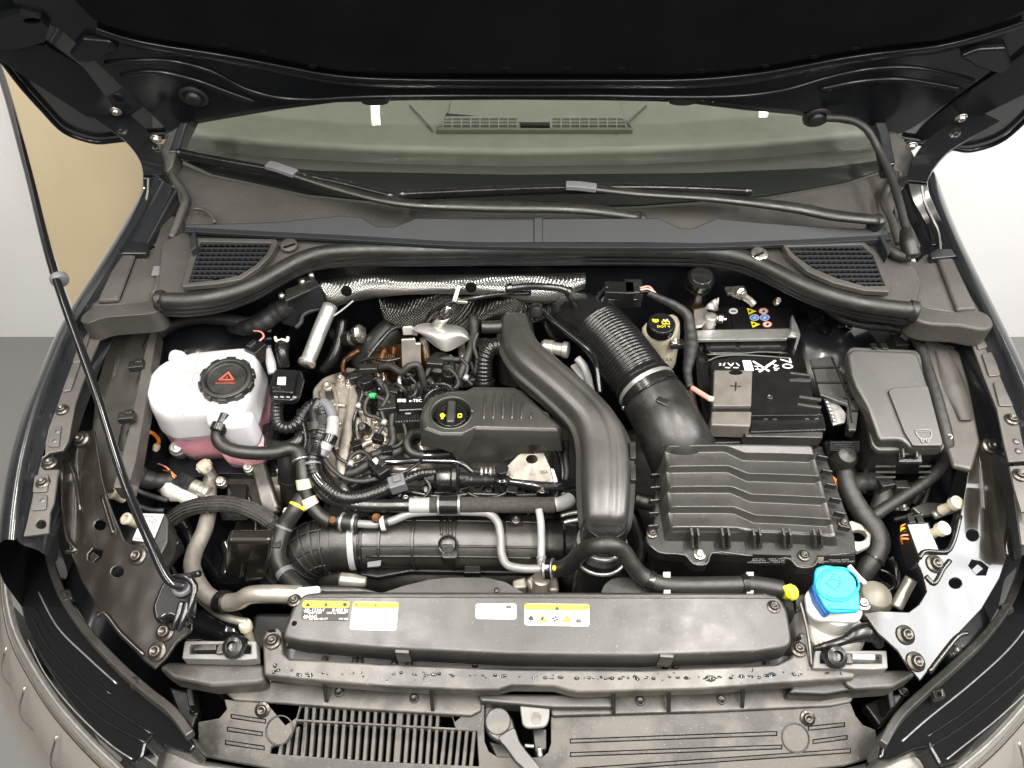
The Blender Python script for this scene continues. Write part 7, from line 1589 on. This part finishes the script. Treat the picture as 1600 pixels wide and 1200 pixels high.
# ================================================================= smaller cables, castings and fittings deeper in the bay
def cable(label, q, r, mat='rubber_gloss', name='cable', cat='cable', **kw):
    o = tube(name, q, r, MAT[mat], None, kw.pop('n', 10), **kw); tag(o, label, cat); return o
cable('thin bright wire running down from the left end of the heat shield', [(552, 470, .88), (535, 484, .87), (515, 498, .86)], .0014, 'light_grey')
cable('broad dark duct in the shade left of the rusty manifold', [(640, 505, .78), (610, 520, .77), (585, 545, .75), (565, 575, .72)], [.022, .026, .026, .022], 'rubber', 'dark_duct', 'duct', n=20)
cable('dark hose crossing behind the turbocharger', [(520, 520, .74), (545, 535, .74), (570, 540, .74), (600, 560, .74)], .012, 'rubber')
cable('dark vertical hose behind the strut', [(535, 500, .78), (530, 530, .76), (520, 560, .74), (505, 580, .72)], .010, 'rubber_gloss')
t = T('exhaust_sensor', 'dim steel sensor body in the dark left of the manifold', 'sensor', P(552, 530, .70))
lathe('sensor_body', P(552, 528, .77), (.6, -.3, .4), [(.010, -.03), (.014, -.02), (.014, 0), (.009, .002), (.009, .014), (.012, .015), (.012, .022), (.004, .024)], MAT['steel_dark'], t, 18)
lathe('sensor_nut', P(560, 520, .785), (.6, -.3, .4), [(.015, -.004), (.015, .006), (.010, .008)], MAT['bolt_bright'], t, 6)
# plugs and leads between the coils
for lab, px, py, z, rz in (('black plug at the rear of the left ignition coil', 556, 584, .79, .3), ('black plug between the ignition coils', 612, 606, .79, -.2), ('black plug beside the canister', 732, 588, .79, .1), ('black plug at the right of the foil sleeve', 741, 548, .81, .2), ('black plug above the control unit', 690, 612, .785, -.1)):
    t = T('cable_plug', lab, 'plug', P(px, py, z-.02))
    box('housing', px, py, z, .024, .018, .018, MAT['plastic'], t, rz=rz); box('latch', px, py-3, z+.003, .010, .010, .004, MAT['gloss_plastic'], t, rz=rz, bev=.001)
    tube('lead', [(px, py, z-.006), (px+8, py-6, z+.006), (px+18, py+2, z+.004), (px+26, py+12, z-.012)], .0034, MAT['tape'], t, 8)
cable('thin looping cable beside the oil filler opening', [(690, 606, .80), (676, 610, .805), (666, 620, .80), (662, 632, .79)], .003)
cable('thin doubled cable behind the engine cover', [(668, 606, .80), (684, 600, .81), (700, 602, .81), (708, 612, .80)], .003)
cable('silver braided lead beside the coil plugs', [(640, 566, .80), (630, 578, .795), (624, 594, .79), (628, 612, .78)], .0035, 'zinc')
cable('thin black lead over the timing cover top', [(536, 584, .775), (556, 590, .78), (576, 596, .785), (590, 590, .79)], .0035)
# castings that enrich the aluminium end of the engine
for k, (px, py, z, r) in enumerate(((512, 604, .738, .010), (532, 592, .74, .008), (502, 640, .738, .010), (508, 690, .736, .009), (520, 730, .73, .009), (566, 640, .736, .009), (575, 684, .73, .008), (612, 690, .73, .008), (636, 700, .728, .009), (656, 690, .728, .008), (570, 732, .715, .008))):
    lathe('casting_boss', P(px, py, z), (0, -.1, 1), [(r*1.25, -.03), (r, -.002), (r*.9, .004), (r*.55, .0045), (r*.5, .001), (.0005, .001)], MAT['alu'], en, 18, bev=0)
for q in ([(500, 612), (508, 640), (506, 680), (512, 716)], [(520, 600), (526, 632), (522, 668), (518, 700)], [(498, 660), (514, 664), (534, 662)], [(496, 630), (514, 632), (540, 634)], [(504, 700), (516, 702), (530, 700)]):
    tube('casting_rib', [(a, b, .739) for a, b in q], .0032, MAT['alu'], en, 8, 5)
for q in ([(560, 700), (580, 690), (604, 694), (622, 706)], [(566, 660), (590, 668), (606, 682)], [(620, 668), (640, 676), (660, 690)], [(584, 640), (600, 652), (624, 656)]):
    tube('casting_rib', [(a, b, .732) for a, b in q], .004, MAT['alu'], en, 8, 5)
slab('casting_pocket', [(560, 676), (572, 664), (584, 676), (578, 694), (564, 694)], .7305, .004, MAT['cast_dark'], en, .002)
slab('casting_pocket', [(596, 700), (612, 692), (626, 706), (612, 716)], .7285, .004, MAT['cast_dark'], en, .002)
slab('casting_pocket', [(506, 606), (520, 600), (522, 622), (510, 630)], .7365, .003, MAT['cast_dark'], en, .002)
# intake side clutter
for k, px in enumerate((574, 618, 668, 716, 764, 814, 852)):
    lathe('injector', P(px, 766+(k % 2)*4, .705), (0, -.4, 1), [(.009, -.04), (.009, -.012), (.011, -.01), (.011, 0), (.006, .002), (.006, .010)], MAT['gloss_plastic'], en, 14)
    if k % 2: box('injector_plug', px+8, 758, .712, .016, .014, .014, MAT['plastic'], en, rz=.3)
cable('thin black lead along the fuel rail under the engine cover', [(600, 756, .722), (640, 768, .72), (690, 776, .718), (740, 772, .72), (800, 774, .72), (860, 772, .72)], .004)
cable('thin grey lead below the long front pipe', [(640, 780, .72), (700, 779, .715), (760, 781, .715), (830, 780, .715)], .003, 'grey_plastic')
# left: space below the elbow and beside the mount
cable('dark hose low between the engine mount and the elbow', [(430, 760, .62), (446, 790, .63), (452, 820, .63), (440, 850, .62)], .012, 'rubber')
cable('thin lead hanging in front of the engine mount', [(388, 775, .69), (396, 800, .68), (400, 826, .67), (392, 842, .66)], .003)
t = T('hose_clip', 'pale plastic clip on the hoses above the elbow', 'clip', P(452, 790, .68))
box('clip_body', 448, 802, .735, .012, .016, .012, MAT['white_plastic'], t, rz=.3); box('clip_ear', 452, 793, .738, .018, .005, .006, MAT['white_plastic'], t, rz=.3)
cable('dark hose running under the fat ribbed conduit', [(250, 790, .66), (282, 812, .66), (300, 845, .65), (296, 880, .64)], .009)
cable('thin wire along the left wing below the labelled module', [(238, 870, .70), (262, 880, .70), (276, 900, .70), (284, 930, .70)], .0028, 'tape')
for lab, q in (('upper thin lead of the pair under the left rail', [(196, 742, .74), (212, 764, .73), (240, 776, .72), (262, 782, .715)]), ('lower thin lead of the pair under the left rail', [(190, 760, .735), (206, 784, .725), (232, 796, .715), (256, 798, .71)])):
    cable(lab, q, .0042, 'tape')
# right: leads around battery, fuse box and filter
cable('dark cable low between the snout and the battery', [(1076, 606, .80), (1084, 640, .79), (1096, 676, .77), (1102, 700, .75)], .008, 'tape')
cable('dark hose behind the filter box corner', [(1290, 690, .74), (1300, 716, .73), (1304, 742, .71), (1312, 770, .70)], .010, 'rubber')
t = T('fuse_box_socket', 'dark sockets hanging under the front of the fuse box', 'socket', P(1405, 760, .70))
for k in range(3): box('socket', 1386+k*24, 752+k*4, .765-k*.004, .022, .016, .022, MAT['plastic'], t, rz=.2-.2*k)
for k in range(3): tube('lead', [(1386+k*24, 758, .755), (1390+k*22, 772, .745), (1396+k*16, 786, .73)], .004, MAT['tape'], t, 8)
cable('curved dark cable below the fuse box', [(1360, 700, .78), (1354, 724, .77), (1352, 750, .75), (1346, 770, .74)], .006, 'rubber_gloss')
cable('thin lead beside the right wheelhouse', [(1452, 760, .73), (1440, 790, .72), (1420, 806, .71), (1396, 812, .70)], .004, 'tape')
t = T('wheelhouse_bracket', 'dusty black bracket on the right wheelhouse behind the white topped module', 'bracket', P(1450, 800, .70))
slab('plate', [(1424, 792), (1446, 784), (1492, 786), (1486, 800), (1440, 806)], .752, .01, MAT['plastic_dusty'], t, .003)
slab('upright', [(1420, 806), (1440, 800), (1440, 812), (1424, 816)], .760, .02, MAT['plastic'], t, .002)
cable('thin loop of black cable behind the washer cap', [(1374, 890, .70), (1392, 898, .70), (1398, 914, .69), (1384, 924, .68), (1366, 916, .68)], .003)
# duct neighbourhood
cable('dark pipe low between the duct and the engine cover', [(866, 690, .74), (876, 712, .73), (880, 740, .72), (878, 766, .71)], .006, 'rubber_gloss')
cable('black tape wrapped lead between the lifting eye and the duct', [(884, 690, .75), (884, 716, .74), (886, 742, .73), (880, 760, .72)], .006, 'tape')
for k, (py, z) in enumerate(((806, .70), (818, .695))):
    cable(('upper' if k == 0 else 'lower')+' bright metal pipe end behind the duct foot', [(876, py, z), (890, py-4, z+.004), (904, py-6, z+.006)], .0036, 'zinc')
cable('dark hose from the duct foot down to the radiator', [(985, 800, .70), (996, 830, .69), (1002, 860, .68), (990, 890, .66)], .012, 'rubber')
# left headlamp neighbourhood: inner lamp brackets seen in the gap behind each headlamp
for lab, q in (('black bracket in the gap behind the left headlamp tip', [(262, 1072), (296, 1080), (312, 1110), (300, 1140), (276, 1112)]), ('black bracket in the gap behind the right headlamp tip', [(1350, 1100), (1392, 1084), (1420, 1080), (1398, 1112), (1376, 1136)])):
    t = T('lamp_bracket', lab, 'bracket', P(q[0][0], q[0][1], .60))
    slab('plate', q, .64, .02, MAT['plastic'], t, .004)
    slab('rib', [(q[1][0]-6, q[1][1]-4), (q[1][0]+4, q[1][1]-6), (q[1][0]+8, q[1][1]+22), (q[1][0]-2, q[1][1]+24)], .672, .03, MAT['plastic'], t, .002)
    boltp(q[2][0]-8, q[2][1], .642, .007, t)
# fine wiring over the end of the engine: one loom with its single wires
t = T('engine_loom', 'tangle of thin wires and small plugs over the left end of the engine', 'wiring loom', P(560, 640, .74))
WQ = [([(556, 596, .785), (566, 612, .785), (560, 634, .775), (552, 660, .765), (556, 690, .76)], .0028, 'rubber_gloss'),
      ([(600, 600, .80), (606, 618, .795), (596, 640, .785), (600, 660, .775), (590, 680, .765)], .0034, 'tape'),
      ([(630, 660, .775), (634, 680, .765), (622, 696, .76), (604, 700, .755)], .0030, 'tape'),
      ([(520, 700, .765), (530, 716, .762), (548, 724, .758), (566, 718, .755), (576, 708, .755)], .0030, 'rubber_gloss'),
      ([(506, 716, .77), (520, 734, .765), (540, 748, .755), (566, 752, .75), (588, 748, .75)], .0042, 'tape'),
      ([(610, 742, .755), (630, 738, .755), (648, 728, .752), (660, 716, .75)], .0028, 'rubber_gloss'),
      ([(640, 588, .81), (650, 600, .805), (648, 616, .80), (640, 622, .795)], .0026, 'rubber_gloss'),
      ([(700, 575, .81), (712, 586, .805), (716, 600, .80), (706, 610, .795)], .0030, 'tape'),
      ([(720, 560, .815), (730, 572, .81), (728, 590, .80), (738, 602, .79)], .0034, 'tape'),
      ([(560, 566, .80), (580, 560, .81), (604, 564, .815), (624, 560, .815), (640, 556, .81)], .0030, 'rubber_gloss'),
      ([(746, 520, .84), (740, 540, .83), (746, 560, .82), (742, 584, .80)], .0036, 'tape'),
      ([(466, 640, .79), (474, 662, .785), (478, 690, .775), (472, 712, .77)], .0030, 'rubber_gloss'),
      ([(482, 660, .785), (486, 684, .78), (480, 708, .775), (482, 736, .765)], .0034, 'tape'),
      ([(660, 742, .745), (672, 762, .735), (662, 778, .725), (640, 782, .72)], .0034, 'rubber_gloss'),
      ([(730, 770, .73), (750, 778, .725), (776, 776, .725), (800, 766, .73)], .0030, 'rubber_gloss'),
      ([(860, 740, .735), (872, 756, .73), (868, 776, .72), (850, 782, .715)], .0030, 'tape')]
for q, r, m_ in WQ: tube('wire', q, r, MAT[m_], t, 8)
for px, py, z, rz in ((556, 692, .763, .4), (590, 682, .768, -.3), (604, 701, .758, .2), (648, 556, .815, .1), (640, 783, .724, .3), (800, 764, .735, -.2), (472, 714, .774, .2), (706, 612, .798, .5)):
    box('plug', px, py, z+.004, .017, .013, .013, MAT['gloss_plastic'], t, rz=rz, bev=.0012)
for px, py, z in ((560, 634, .779), (600, 660, .779), (548, 724, .762), (728, 590, .804)):
    lathe('tape_ring', P(px, py, z), (.3, 1, 0), [(.0045, -.004), (.0045, .004)], MAT['light_grey'], t, 10, bev=0)
